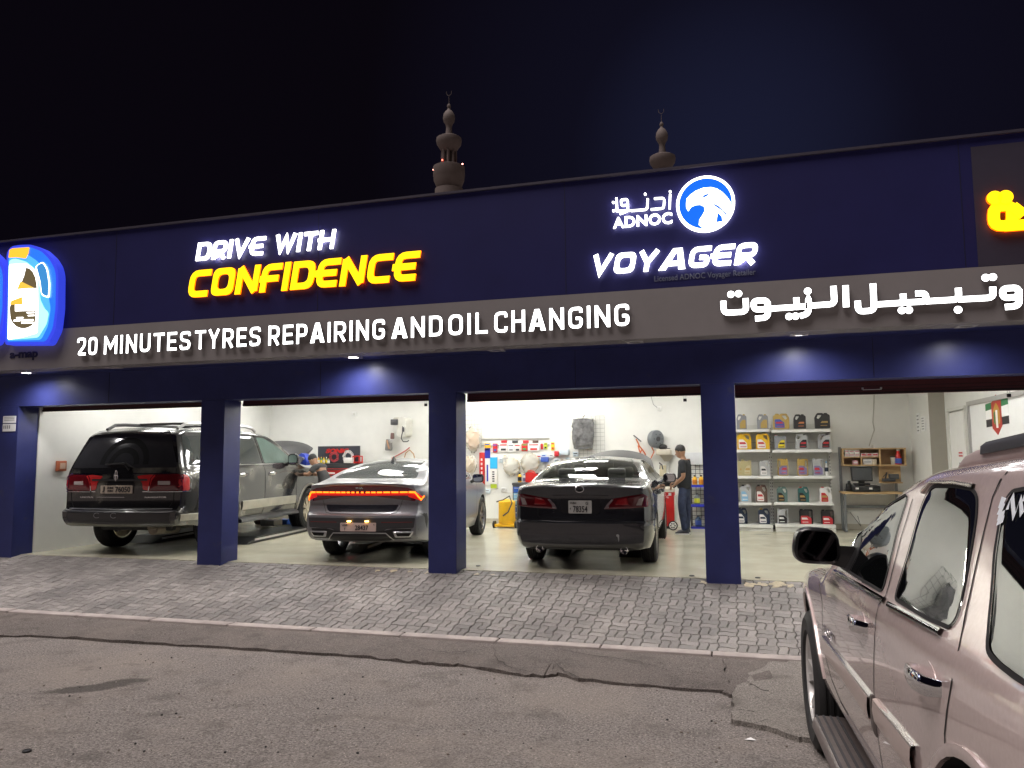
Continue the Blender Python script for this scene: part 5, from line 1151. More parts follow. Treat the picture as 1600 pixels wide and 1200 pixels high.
for sd in ('left','right'):
    c.strip('arch_lip',[(4.53+.655*math.cos(t),.41+.545*math.sin(t)) for t in [PI*(k/24)*.92+.12 for k in range(25)]],sd,.032,PY,.001,high=.009); c.strip('arch_lip',[(1.20+.565*math.cos(t),.40+.535*math.sin(t)) for t in [PI*(k/24)*.95+.08 for k in range(25)]],sd,.032,PY,.001,high=.009)
    sx=-1 if sd=='left' else 1
    if sd=='right':
        c.patch('window',[(1.9,1.22),(1.9,1.5),(2.2,1.52),(2.35,1.5),(2.55,1.22)],sd,TINT,.004,rad=.04); c.patch('window',[(2.65,1.22),(2.6,1.5),(2.75,1.46),(3.25,1.22)],sd,TINT,.004,rad=.03); c.patch('window',[(.4,1.22),(.5,1.5),(1.7,1.52),(1.8,1.22)],sd,TINT,.004,rad=.04)
c.patch('windscreen',[(-.72,1.22),(.72,1.22),(.62,1.60),(-.62,1.60)],'front',TINT,.004,rad=.04); c.patch('rear_window',[(-.75,1.12),(.75,1.12),(.62,1.48),(-.62,1.48)],'rear',TINT,.004,rad=.05)
for sx in (-1,1):
    c.patch('headlight',[(sx*.55,.78),(sx*.90,.80),(sx*.92,1.0),(sx*.58,.97)],'front',LENSC,.006,rad=.03); c.patch('tail_light',[(sx*.84,.75),(sx*.97,.75),(sx*.96,1.15),(sx*.84,1.12)],'rear',LENSR,.006,rad=.02)
c.patch('grille',[(-.45,.70),(.45,.70),(.50,.98),(-.50,.98)],'front',mat('grille_dark',(.05,.05,.05),.35,metal=.7,var=.1),.005,rad=.04)
mb=MB(); za=c.hit('top',-.52,2.12)[0]; mb.lathe([(.013,-.01),(.011,.02),(.006,.075),(.002,.08)],tuple(za),n=10); mb.build('aerial',BLACK,c.root,40,pw=False)
# sticker letters in the rear side glass
D3=mat('sticker_white',(.72,.78,.85),.5,var=0); mb=MB()
for l in ([(872,272),(890,222),(898,300),(920,230),(926,290)],[(930,230),(960,222)],[(850,262),(862,240),(850,236),(846,254),(858,262),(850,280),(840,276)],[(838,300),(862,285)],[(836,318),(860,305)]):
    qq=[c.hit('px',*S(*p))[0] for p in l]; c.strip('x',[(v.y,v.z) for v in qq],'left',.020,D3,.0065,mb=mb)
mb.build('sticker',D3,f3,pw=False)
for sx in (-1,1):
    for y in (1.20,FA): c.wheel(sx*.865,y,.41,.285,.268,6,mat('rim_bright',(.66,.65,.64),.3,metal=.35,coat=.6,var=0))
c.done(40)
# ---------------------------------------------------------------- people
SKIN=mat('skin_tan',(.33,.18,.11),.5,var=.06); HAIR=mat('hair_black',(.010,.009,.008),.6,var=.2,scale=60,bump=.2); SHIRT=mat('shirt_black',(.018,.020,.024),.85,var=.15,bump=.2,bscale=25); JEANS=mat('jeans_navy',(.025,.035,.075),.85,var=.35,scale=14,bump=.25,bscale=22); SHOE=mat('shoe_dark',(.03,.035,.05),.6,var=.1); SOLE=mat('sole_white',(.6,.6,.58),.6,var=.05)
def skin_mesh(J,E_,root=0,sub=2):
    # J: list of (x,y,z,r) joints, E_: bone pairs; one surface grown over the skeleton
    me=bpy.data.meshes.new('sk'); me.from_pydata([j[:3] for j in J],E_,[]); o=bpy.data.objects.new('sk',me); C.objects.link(o)
    m=o.modifiers.new('s','SKIN'); m.use_smooth_shade=True; m.branch_smoothing=.6
    for i,j in enumerate(J):
        v=me.skin_vertices[0].data[i]; r=j[3]; v.radius=r if isinstance(r,tuple) else (r,r); v.use_root=(i==root)
    s=o.modifiers.new('u','SUBSURF'); s.levels=sub; s.render_levels=sub
    dg=bpy.context.evaluated_depsgraph_get(); e=o.evaluated_get(dg); q=e.to_mesh(); vs=[v.co.copy() for v in q.vertices]; fs=[list(p.vertices) for p in q.polygons]; e.to_mesh_clear(); bpy.data.objects.remove(o); return vs,fs
def head_mesh(mb,T):
    # rings up the head; face towards -x
    rs=[]
    for z,fx,bx,wy in [(-.02,-.035,.055,.05),(.0,-.065,.06,.054),(.02,-.088,.065,.058),(.045,-.092,.078,.066),(.075,-.093,.092,.071),(.105,-.092,.100,.075),(.135,-.093,.104,.077),(.165,-.090,.103,.076),(.195,-.078,.094,.070),(.22,-.055,.074,.056),(.236,-.02,.04,.028)]:
        ring=[]
        for k in range(20):
            t=2*PI*k/20; c=math.cos(t); ring.append(Vector(((-fx if False else fx)*max(0,c)**.9*1.0+bx*max(0,-c)**.9, wy*math.sin(t), z)))
        rs.append(ring)
    mb.rings(rs,0,T=T)
    mb.rings([[Vector((-.088-d,sy*w_,z)) for sy,z in ((-1,z0),(1,z0),(1,z0+.004),(-1,z0+.004))] for d,w_,z0 in ((0,.02,.062),(.022,.014,.066))],0,T=T)
    mb.rings([[Vector((x,w_*math.cos(t),z+h*math.sin(t))) for t in [2*PI*k/8 for k in range(8)]] for x,w_,z,h in ((-.08,.015,.082,.03),(-.105,.012,.076,.02),(-.112,.008,.072,.012))],0,T=T)
    for sy in (-1,1):
        mb.sph((.012,sy*.077,.092),(.020,.009,.030),0,10,T=T); mb.sph((-.084,sy*.030,.108),(.010,.014,.008),2,8,T=T); mb.sph((-.0935,sy*.030,.108),(.003,.006,.006),3,6,T=T); mb.box((-.090,sy*.030,.126),(.010,.034,.007),3,T=T)
    mb.box((-.0935,0,.036),(.006,.042,.006),4,T=T)
def hand(mb,p,d,pn,curl,sx=1):
    # palm and five fingers at wrist p, pointing along d, palm normal pn
    d=Vector(d).normalized(); n=Vector(pn); n=(n-d*n.dot(d)).normalized(); s=d.cross(n)*sx; p=Vector(p)
    mb.rings([[p+d*l+s*(w_*math.cos(t))+n*(h*math.sin(t)) for t in [2*PI*k/10 for k in range(10)]] for l,w_,h in ((-.02,.027,.020),(.0,.028,.019),(.035,.038,.017),(.07,.041,.015),(.088,.038,.011))],0)
    for k,(o,l) in enumerate(((-.030,.070),(-.010,.080),(.010,.075),(.029,.060))):
        b=p+d*.082+s*o; a=0; pts=[b-d*.012]; q=b
        for j in range(3):
            pts.append(q); a+=curl; q=q+(d*math.cos(a)+n*math.sin(a))*(l*(.45,.32,.23)[j])
        pts.append(q); mb.tube(pts,[.0095,.0095,.009,.008,.0065],8)
    b=p+d*.02-s*.030; mb.tube([b,b-s*.02+d*.02+n*.008,b-s*.028+d*.048+n*.02,b-s*.024+d*.07+n*.03],[.013,.012,.0105,.008],8)
def person(label,loc,rz,scale,J,E_,shirt,trou,arms,hd,lean,extras):
    o=thing('person',label,'person',loc,(0,0,rz)); o.scale=(scale,)*3
    mb=MB(); mb.add(*skin_mesh(J,E_)); T=Matrix.Translation(hd)@Matrix.Rotation(lean,4,'Y'); head_mesh(mb,T)
    for a in arms: hand(mb,*a)
    mb.build('body',[SKIN,SKIN,mat('eye_white',(.6,.58,.55),.3,var=0),HAIR,mat('lips',(.28,.10,.08),.5,var=0)],o,60,pw=False)
    mb=MB(); rs=[]
    for z,fx,bx,wy in extras['hair']:
        rs.append([Vector((fx*max(0,math.cos(t))+bx*max(0,-math.cos(t)),wy*math.sin(t),z)) for t in [2*PI*k/20 for k in range(20)]])
    mb.rings(rs,0,T=T); mb.build(extras.get('hname','hair'),HAIR,o,60,pw=False)
    mb=MB(); mb.add(*skin_mesh(*shirt)); mb.build('shirt',extras.get('shirt',SHIRT),o,60,pw=False)
    mb=MB(); mb.add(*skin_mesh(*trou)); mb.build('trousers',JEANS,o,60,pw=False)
    for f in extras['feet']:
        x,y,z,a=f; T2=Matrix.Translation((x,y,z))@Matrix.Rotation(a,4,'Z'); mb=MB()
        mb.rings([[Vector((u,w_*math.cos(t),max(.022,h*.5+h*.5*math.sin(t)+.022))) for t in [2*PI*k/14 for k in range(14)]] for u,w_,h in ((.075,.02,.05),(.065,.034,.085),(.03,.040,.09),(-.04,.043,.07),(-.10,.046,.05),(-.15,.042,.036),(-.185,.024,.02))],0,T=T2)
        mb.prism(rounded([(.078,-.036),(-.08,-.046),(-.185,-.03),(-.19,.02),(-.08,.048),(.078,.036)],.03),0,.024,mi=1,T=T2@Matrix.Rotation(R(90),4,'X')) 
        mb.build('shoe',[SHOE,SOLE],o,50,pw=False)
    return o
HAIRS=[(.10,.02,.106,.080),(.125,-.055,.110,.082),(.150,-.094,.112,.083),(.18,-.092,.109,.081),(.205,-.078,.098,.072),(.228,-.055,.076,.056),(.247,-.02,.04,.028)]
# standing mechanic, looking down to the left, both hands on the red machine's handle
J=[(0,0,.93,.09),(.015,0,1.10,(.115,.09)),(.02,0,1.28,(.15,.115)),(.015,0,1.40,(.10,.08)),(-.005,0,1.47,.055),(-.02,0,1.53,.05),
 (.02,-.185,1.40,.058),(.075,-.235,1.11,.045),(-.13,-.18,.95,.033),(.02,.185,1.40,.058),(-.02,.25,1.12,.045),(-.22,.14,1.00,.033),
 (-.01,-.085,.80,.06),(-.03,-.105,.48,.048),(.03,-.11,.09,.040),(.0,.085,.80,.06),(.02,.11,.48,.048),(-.02,.13,.09,.042)]
E_=[(0,1),(1,2),(2,3),(3,4),(4,5),(3,6),(6,7),(7,8),(3,9),(9,10),(10,11),(0,12),(12,13),(13,14),(0,15),(15,16),(16,17)]
SH=([(0,0,.84,.150),(0,0,.95,.148),(.015,0,1.10,(.15,.125)),(.02,0,1.28,(.175,.14)),(.015,0,1.405,(.115,.09)),(.0,0,1.455,(.07,.066)),(.02,-.185,1.395,.078),(.05,-.218,1.23,.070),(.062,-.226,1.16,.068),(.02,.185,1.395,.078),(.0,.225,1.23,.070),(-.008,.235,1.17,.068)],[(0,1),(1,2),(2,3),(3,4),(4,5),(4,6),(6,7),(7,8),(4,9),(9,10),(10,11)])
TR=([(0,0,1.0,.125),(0,0,.90,.125),(-.01,-.085,.76,.098),(-.025,-.105,.50,.080),(.028,-.11,.16,.074),(.03,-.11,.07,.076),(.0,.085,.76,.098),(.02,.11,.50,.080),(-.015,.13,.16,.074),(-.02,.13,.07,.076)],[(0,1),(1,2),(2,3),(3,4),(4,5),(1,6),(6,7),(7,8),(8,9)])
q=onZ(1071,834.5)
person('standing mechanic in black t-shirt and navy trousers with hands on the red trolley',(q.x,q.y,0),R(-14),.905,J,E_,SH,TR,
 [((-.13,-.18,.95),(-.85,.25,-.45),(.1,.25,-1),.45,1),((-.22,.14,1.00),(-.85,-.25,-.45),(.1,-.25,-1),.45,-1)],Vector((-.03,0,1.485)),R(-14),dict(hair=HAIRS,feet=[(.03,-.11,0,R(8)),(-.02,.13,0,R(-4))]))
# mechanic bending over the engine of the black SUV
J=[(0,0,.93,.09),(-.06,0,1.09,(.115,.09)),(-.14,0,1.25,(.145,.115)),(-.20,0,1.35,(.10,.08)),(-.255,0,1.40,.055),(-.30,0,1.44,.05),
 (-.19,-.18,1.345,.056),(-.28,-.27,1.18,.045),(-.53,-.22,1.20,.033),(-.19,.18,1.345,.056),(-.36,.24,1.18,.045),(-.60,.16,1.18,.033),
 (.0,-.085,.80,.06),(-.02,-.105,.48,.048),(.04,-.11,.09,.040),(.02,.085,.80,.06),(.04,.11,.48,.048),(.10,.13,.09,.042)]
SH=([(0,0,.84,.150),(-.005,0,.95,.148),(-.06,0,1.09,(.15,.125)),(-.14,0,1.25,(.17,.14)),(-.20,0,1.352,(.115,.09)),(-.245,0,1.39,(.068,.064)),(-.19,-.18,1.34,.076),(-.235,-.225,1.26,.070),(-.25,-.245,1.225,.066),(-.19,.18,1.34,.076),(-.27,.21,1.26,.070),(-.30,.225,1.23,.066)],[(0,1),(1,2),(2,3),(3,4),(4,5),(4,6),(6,7),(7,8),(4,9),(9,10),(10,11)])
TR2=([(-.02,0,1.0,.125),(0,0,.90,.125),(-.01,-.085,.76,.098),(-.015,-.105,.50,.080),(.04,-.11,.16,.074),(.04,-.11,.07,.076),(.02,.085,.76,.098),(.04,.11,.50,.080),(.095,.13,.16,.074),(.10,.13,.07,.076)],TR[1])
q=onY(490,722,13.35)
person('young mechanic in black t-shirt leaning over the engine of the black SUV',(q.x+.30,13.35,0),R(-6),.90,J,E_,SH,TR2,
 [((-.53,-.22,1.20),(-1,.1,-.1),(0,.1,-1),.3,1),((-.60,.16,1.18),(-1,-.1,-.15),(0,-.1,-1),.3,-1)],Vector((-.31,0,1.40)),R(-34),dict(hair=HAIRS,feet=[(.04,-.11,0,0),(.10,.13,0,R(-5))],shirt=mat('shirt_charcoal',(.04,.04,.042),.85,var=.15)))
# ---------------------------------------------------------------- things inside the garage
def loc_of(px,py,Y): p=onY(px,py,Y); return (p.x,p.y,p.z)
def rect(px0,py0,px1,py1,Y):
    a,b=onY(px0,py0,Y),onY(px1,py1,Y); c,d=onY(px0,py1,Y),onY(px1,py0,Y); return (min(a.x,c.x)+max(0,0),max(b.x,d.x),(b.z+c.z)/2,(a.z+d.z)/2)
def simple(name,label,cat,mb,m,group=None,smooth=40): return tag(mb.build(name,m,None,smooth),label,cat,group)
C_=lambda n,c,**k: mat(n,c,k.pop('rough',.4),var=k.pop('var',.05),**k)
# --- gondola shelving with oil cans, fourth bay
SY0,SY1=14.72,15.36
rows=[671,702.5,743.5,785,820]
def shelfunit(label,pa,pb):
    x0,x1=onY(pa,760,SY0).x,onY(pb,760,SY0).x
    o=thing('shelf_unit',label,'shelf unit',((x0+x1)/2,15.1,0),group='white shelving bays')
    mb=MB(); mb.box(((x0+x1)/2,15.34,.98),(x1-x0,.02,1.9)); 
    for z in (.45,.85,1.25,1.6): mb.box(((x0+x1)/2,15.328,z),(x1-x0,.006,.006),1)
    part('back_panel',mb,[OFFW,MGREY],o)
    zs=[]
    for k,r in enumerate(rows):
        z=onY((pa+pb)/2,r,SY0 if k==4 else 14.90).z; zs.append(z); yf=SY0 if k==4 else 14.90
        mb=MB(); mb.box(((x0+x1)/2,(yf+15.32)/2,z-.022),(x1-x0-.012,15.32-yf,.036),0,.005); mb.box(((x0+x1)/2,yf-.003,z-.024),(x1-x0-.012,.008,.05),0); part('shelf',mb,WHITE,o,40)
    mb=MB(); mb.box(((x0+x1)/2,SY0+.02,zs[4]/2-.03),(x1-x0-.012,.02,zs[4]-.06)); part('base_panel',mb,OFFW,o)
    for xx in (x0,x1):
        mb=MB(); mb.box((xx,15.30,.95),(.028,.06,1.9))
        for k in range(30): mb.box((xx,15.268,.12+k*.06),(.010,.006,.03),1)
        part('upright',mb,[WHITE,DGREY],o)
        for k in range(4):
            mb=MB(); z=zs[k]-.045; mb.prism([(0,0),(0,-.05),(.30,-.01),(.30,0)],-.003,.003,T=Matrix.Translation((xx,15.28,z))@Matrix.Rotation(R(-90),4,'Z')); part('bracket',mb,WHITE,o)
    return (zs,o)
ZL,_u=shelfunit('white shelving bay half hidden behind the pillar, stocked with oil cans',1104,1206); SU2=shelfunit('white shelving bay in full view, stocked with oil cans, left of the desk',1209,1304)[1]
mb=MB(); xx=onY(1207.5,760,15.0).x; mb.box((xx,15.16,.04),(.05,.05,.08)); part('foot',mb,BLACK,SU2)
def jug(label,x0,x1,top,row,body,lab,cap,side,txt=None,labc2=None,h0=None,style=0):
    Yj=15.0; z0=ZL[row]-.003; a=onY(x0,rows[row]-10,Yj).x; b=onY(x1,rows[row]-10,Yj).x; w_=b-a; h=onY((x0+x1)/2,top,Yj).z-z0; d=min(.14,w_*.5)
    o=thing('oil_can',label,'oil can',((a+b)/2,Yj,z0),group='oil cans on the white shelves')
    f=(lambda p:[((1-u) if side=='r' else u,v) for u,v in p]); P=lambda p:[(a+u*w_,z0+v*h) for u,v in f(p)]
    if style==0: out=[(0,0),(1,0),(1,.84),(.84,.93),(.62,.90),(.50,.98),(.16,.98),(.0,.72)]; hole=[(.12,.66),(.20,.86),(.46,.86),(.44,.76),(.26,.58)]
    elif style==1: out=[(0,0),(1,0),(1,.90),(.70,.90),(.58,.97),(.04,.97),(0,.9)]; hole=[(.10,.45),(.10,.87),(.30,.87),(.30,.62),(.24,.45)]
    else: out=[(0,0),(1,0),(1,.92),(.72,.92),(.66,.86),(.34,.86),(.28,.94),(0,.94)]; hole=None
    mb=MB(); po=rounded(P(out),.018); 
    if side=='r': po=po[::-1]
    ph=rounded(P(hole),.012) if hole else None
    ci=lambda P_,s:[((a+b)/2+(p[0]-(a+b)/2)*s,z0+h*.48+(p[1]-z0-h*.48)*s) for p in P_]
    mb.prism(po,Yj-d/2+.012,Yj+d/2-.012,[ph] if ph else []); pi_=ci(po,.93); mb.prism(pi_,Yj-d/2,Yj+d/2,[ci(ph,1.08)] if ph else [],back=True)
    part('bottle',mb,body,o,35)
    cxp={0:.74,1:.84,2:.14}[style]; q=P([(cxp,.9)])[0]; mb=MB(); mb.lathe([(w_*.12,0),(w_*.12,h*.09),(w_*.09,h*.10)],(q[0],Yj,q[1]-.004),n=14); part('cap',mb,cap,o,40)
    lp=rounded(P([(.30,.08),(.90,.08),(.90,.62),(.58,.62),(.32,.40)] if style==0 else ([(.12,.07),(.90,.07),(.90,.58),(.40,.58),(.12,.42)] if style==1 else [(.30,.10),(.86,.10),(.86,.62),(.55,.60),(.30,.34)])),.014)
    mb=MB(); mb.prism(lp,Yj-d/2-.004,Yj-d/2+.001); l=part('label',mb,lab,o)
    q=P([(.36,.34),(.84,.34),(.84,.46),(.46,.46)]); m2=labc2 or WHITE; mb=MB(); mb.prism(q,Yj-d/2-.007,Yj-d/2-.0035); mb.prism(P([(.36,.16),(.80,.16),(.80,.20),(.36,.20)]),Yj-d/2-.0071,Yj-d/2-.0035); part('label_print',mb,m2,l); return o
GOLD=C_('can_gold',(.46,.32,.09),metal=.3); CHA=C_('can_champagne',(.42,.37,.20)); SIL=C_('can_silver',(.42,.43,.44)); GRYC=C_('can_grey',(.25,.26,.29)); BLK=C_('can_black',(.02,.02,.022)); NAV=C_('can_navy',(.018,.03,.06)); TEA=C_('can_teal',(.03,.13,.13)); TEG=C_('can_teal_grey',(.10,.17,.16)); BRN=C_('can_brown',(.12,.07,.055)); YEC=C_('can_yellow',(.70,.42,.015)); LBLU=C_('label_blue',(.05,.10,.42)); LRED=C_('label_red',(.52,.03,.04)); LBLK=C_('label_black',(.015,.015,.018)); LYEL=C_('label_yellow',(.72,.56,.02)); LPUR=C_('label_violet',(.20,.17,.33)); LWHI=C_('label_white',(.74,.72,.70)); LGLD=C_('label_gold',(.45,.30,.10)); LORG=C_('label_orange',(.62,.22,.08)); WHI=C_('can_white',(.74,.74,.74)); LSKY=C_('label_sky',(.20,.42,.62))
T_='top shelf'; 
for a in [('gold and grey oil can on the top shelf beside the blue pillar',1151,1166.5,647,0,GRYC,GOLD,GOLD,'l',None,LGLD),
 ('gold and grey oil can on the top shelf, left of the shelf upright',1183,1200,647,0,GRYC,GOLD,GOLD,'l',None,LGLD),
 ('round gold oil can with blue label on the top shelf',1208,1233,646,0,GOLD,LBLU,GOLD,'r',None,LRED),
 ('black oil can with white and orange print in the middle of the top shelf',1240,1259,647,0,BLK,LBLK,BLK,'l',None,LORG),
 ('large black oil can with gold print at the right end of the top shelf',1273,1296.5,645,0,BLK,LBLK,BLK,'l',None,LGLD),
 ('yellow oil can on the second shelf right beside the blue pillar',1152,1174,677,1,YEC,LWHI,YEC,'r',None,LRED),
 ('yellow oil can on the second shelf next to the shelf upright',1181,1202.5,677,1,YEC,LWHI,YEC,'r',None,LRED),
 ('grey square oil can with yellow label on the second shelf',1210,1228.5,679,1,GRYC,LYEL,RED,'l',None,LBLK,None,2),
 ('silver oil can with black label in the middle of the second shelf',1243,1262,678,1,SIL,LBLK,BLK,'l',None,LRED),
 ('silver oil can with black label at the right end of the second shelf',1278,1297.5,678,1,SIL,LBLK,BLK,'l',None,LRED),
 ('champagne oil can half hidden by another on the middle shelf',1153,1160,718,2,CHA,CHA,CHA,'l',None,LGLD,None,2),
 ('champagne square oil can with pale label on the middle shelf',1158.5,1174,717,2,CHA,C_('label_champagne',(.52,.47,.30)),CHA,'l',None,LGLD,None,2),
 ('silver oil can with small black print on the middle shelf',1187,1203,719,2,SIL,LWHI,SIL,'r',None,LBLK),
 ('gold oil can with red stripe and grey label on the middle shelf',1215,1231.5,716,2,GOLD,LPUR,GOLD,'l',None,LRED,None,1),
 ('gold oil can with violet label in the middle of the middle shelf',1246,1262.5,716,2,GOLD,LPUR,GOLD,'r',None,LRED,None,1),
 ('grey oil can with violet and red label on the middle shelf',1270,1287,716,2,SIL,LPUR,SIL,'r',None,LRED,None,1),
 ('silver oil can with sky blue label on the fourth shelf',1157,1174,757,3,SIL,LSKY,BLK,'r',None,LWHI),
 ('brown oil can with white and red label on the fourth shelf',1181,1199,757,3,BRN,LWHI,BLK,'r',None,LRED),
 ('grey green oil can with black label on the fourth shelf',1214,1230.5,760,3,TEG,LBLK,TEG,'r',None,LGLD),
 ('teal oil can with black label and red cap on the fourth shelf',1247,1264,760,3,TEA,LBLK,RED,'r',None,LGLD),
 ('white oil can with red label at the right end of the fourth shelf',1281,1299,760,3,WHI,LRED,RED,'r',None,LGLD),
 ('navy oil can on the bottom shelf cut off by the blue pillar',1152,1168,793,4,NAV,LWHI,NAV,'r',None,NAV),
 ('navy oil can with yellow cap on the bottom shelf',1185,1203,794,4,NAV,LWHI,YEC,'r',None,NAV),
 ('silver oil can with big black label on the bottom shelf',1215,1231.5,794.5,4,SIL,LBLK,SIL,'r',None,LWHI,None,1),
 ('black and red oil can with white badge in the middle of the bottom shelf',1249,1270,795,4,BLK,LRED,BLK,'r',None,LWHI,None,1),
 ('black and red oil can with white badge at the right end of the bottom shelf',1283,1303,796,4,BLK,LRED,BLK,'r',None,LWHI,None,1)]: jug(*a)
p=onY(1291.5,739,15.0); o=thing('spray_bottle','small slim white and blue bottle at the right end of the middle shelf','bottle',(p.x,15,ZL[2])); mb=MB(); mb.lathe([(.03,0),(.032,.10),(.03,.16),(.015,.2),(.012,.24)],(p.x,15,ZL[2]-.003),n=14); part('bottle',mb,WHI,o,40); mb=MB(); mb.lathe([(.0325,.08),(.0325,.15)],(p.x,15,ZL[2]-.003),n=14); part('label',mb,NAV,o,40); mb=MB(); mb.lathe([(.014,.225),(.014,.26)],(p.x,15,ZL[2]),n=10); part('cap',mb,LSKY,o,40)
# --- reception corner: cabinet, desk, till
CY=15.18
x0,x1,z0,z1=rect(1318,701,1414,727,CY-.14); D=.28
o=thing('wall_cabinet','open beech wall cabinet holding small boxes above the till','cabinet',((x0+x1)/2,CY,z0)); xm=x0+(x1-x0)*.60; zm=z0+(z1-z0)*.50; xl=x0+(x1-x0)*.30
mb=MB(); mb.box(((x0+x1)/2,CY+.135,(z0+z1)/2),(x1-x0,.012,z1-z0)); part('back_board',mb,C_('beech_dark',(.36,.22,.10)),o)
mb=MB(); mb.box(((x0+x1)/2,CY,z1),(x1-x0+.03,D,.022)); mb.box(((x0+x1)/2,CY,z0),(x1-x0+.03,D,.022)); mb.box((x0,CY,(z0+z1)/2),(.022,D-.002,z1-z0-.022)); mb.box((x1,CY,(z0+z1)/2),(.022,D-.002,z1-z0-.022)); part('frame',mb,WOOD,o)
mb=MB(); mb.box((xm,CY,(z0+z1)/2),(.02,D-.006,z1-z0-.022)); mb.box(((x0+xm)/2,CY,zm),(xm-x0-.022,D-.006,.018)); mb.box((xl,CY,(z0+zm)/2),(.018,D-.008,zm-z0-.02)); part('divider',mb,WOOD,o)
mb=MB(); mb.box((xm+.17,CY+.05,z0-.16),(.36,.02,.30)); mb.box((xm+.17,CY-.02,z0-.31),(.36,.16,.02)); part('side_shelf',mb,WOOD,o)
def sbox(label,xa,xb,za,h,m,m2=None):
    mb=MB(); mb.box(((xa+xb)/2,CY-.04,za+h/2),(xb-xa,.12,h),0,.003); mb.box(((xa+xb)/2,CY-.1015,za+h*.5),((xb-xa)*.8,.003,h*.35),1); simple('carton',label,'box',mb,[m,m2 or LRED],'small cartons in the wall cabinet')
wx=(xm-x0)
for k,(a,b,l) in enumerate(((.06,.17,'first'),(.18,.32,'second'),(.33,.46,'third'))):
    for j in (0,1): sbox('white carton with pink print, %s of the %s stack in the upper compartment'%(('lower','upper')[j],('left','middle','right')[k]),x0+wx*a,x0+wx*b,zm+.010+.062*j,.058,LWHI,C_('print_pink',(.55,.25,.27)))
for a,b,l in ((.50,.64,'left'),(.66,.79,'middle'),(.81,.96,'right')): sbox('low pink and white carton, %s of three in the upper compartment'%l,x0+wx*a,x0+wx*b,zm+.010,.06,C_('box_pinkish',(.66,.50,.50)),LRED)
sbox('pink card box lying in the lower left compartment',x0+wx*.27,x0+wx*.44-.02,z0+.012,.075,C_('box_pink',(.62,.30,.36)),LWHI)
sbox('white tissue box in the lower middle compartment',xl+.03,xl+.17,z0+.012,.10,LWHI,SIL)
mb=MB(); mb.lathe([(.045,0),(.045,.09),(.042,.10)],(xm-.09,CY-.05,z0+.012),n=18); simple('paper_roll','small cream paper roll in the lower right compartment','roll',mb,C_('cream_paper',(.62,.55,.42)))
o=thing('paper_cup','white coffee cup with black lid in the cabinet','cup',(xm+.16,CY-.05,z0)); mb=MB(); mb.lathe([(.032,.012),(.044,.14)],(xm+.22,CY-.05,z0),n=18); part('cup',mb,C_('cup_cream',(.55,.50,.42)),o,40); mb=MB(); mb.lathe([(.047,.138),(.047,.150),(.040,.16)],(xm+.22,CY-.05,z0),n=18); part('lid',mb,BLACK,o,40)
xk=x1-.10; o=thing('sauce_bottle','red bottle with blue label beside the coffee cup in the cabinet','bottle',(xk,CY,z0)); mb=MB(); mb.lathe([(.055,.012),(.058,.05),(.055,.15),(.030,.21),(.026,.25)],(xk,CY-.05,z0),n=18); part('bottle',mb,RED,o,40); mb=MB(); mb.lathe([(.0595,.03),(.0595,.12)],(xk,CY-.05,z0),n=18); part('label',mb,LBLU,o,40); mb=MB(); mb.lathe([(.028,.25),(.024,.29)],(xk,CY-.05,z0),n=14); part('cap',mb,LWHI,o,40)
mb=MB(); xq=onY(1366,697,CY).x; mb.lathe([(.035,0),(.035,.05)],(xq,CY,z1+.012),n=16); simple('paper_roll','small white roll standing on top of the wall cabinet','roll',mb,LWHI)
xa,xb,za,zb=rect(1316,769,1412,773,14.9); o=thing('desk','beech desk with grey metal frame under the till','desk',((xa+xb)/2,15.1,0)); mb=MB(); mb.box(((xa+xb)/2,15.1,zb-.015),(xb-xa,.5,.03),0,.004); part('top',mb,WOOD,o)
for xx in (xa+.04,xb-.04):
    mb=MB(); mb.box((xx,15.32,.75 if xx<xb-.1 else .5),(.045,.045,1.5 if xx<xb-.1 else 1.0)); mb.box((xx,15.1,.02),(.04,.5,.035)); mb.box((xx,14.9,zb/2-.02),(.04,.04,zb-.06)); part('leg',mb,C_('frame_grey',(.20,.21,.22),metal=.3),o)
mb=MB(); mb.box(((xa+xb)/2,15.32,.42),(xb-xa-.12,.03,.05)); part('rail',mb,C_('frame_grey',(.20,.21,.22)),o)
xa,xb,za,zb=rect(1330,729.5,1363,752,14.95); xc=(xa+xb)/2; dz=onY(1360,768,14.9).z
o=thing('till_monitor','black touch screen monitor standing on the till drawer','monitor',(xc,15,dz)); T2=Matrix.Translation((xc,14.97,(za+zb)/2))@Matrix.Rotation(R(-8),4,'X')@Matrix.Rotation(R(8),4,'Z')
mb=MB(); mb.box((0,0,0),(xb-xa,.035,zb-za),0,.008,T=T2); part('housing',mb,BLACK,o,40); mb=MB(); mb.box((0,-.0185,0),((xb-xa)*.88,.003,(zb-za)*.84),T=T2); part('screen',mb,C_('screen_grey',(.06,.065,.07),rough=.12),o); mb=MB(); mb.box((xc,15.02,dz+.16),(.10,.06,.12),0,.01); mb.box((xc,15.02,dz+.128),(.26,.2,.03),0,.008); part('stand',mb,BLACK,o,40)
mb=MB(); mb.box((xc+.05,15.02,dz+.05),(.46,.34,.10),0,.008); o=simple('cash_drawer','flat black cash drawer under the monitor on the desk','cash drawer',mb,BLACK)
for xx in (-.10,.12): mb=MB(); mb.box((xc+xx,14.846,dz+.055),(.05,.004,.03)); mb.build('drawer_label',LWHI,o,pw=False)
mb=MB(); xr=onY(1327,765,14.95).x; mb.box((xr,15.0,dz+.07),(.09,.14,.13),0,.015); mb.box((xr,14.94,dz+.15),(.05,.05,.08),0,.012); simple('card_reader','small black card terminal at the left end of the desk','card reader',mb,BLACK)
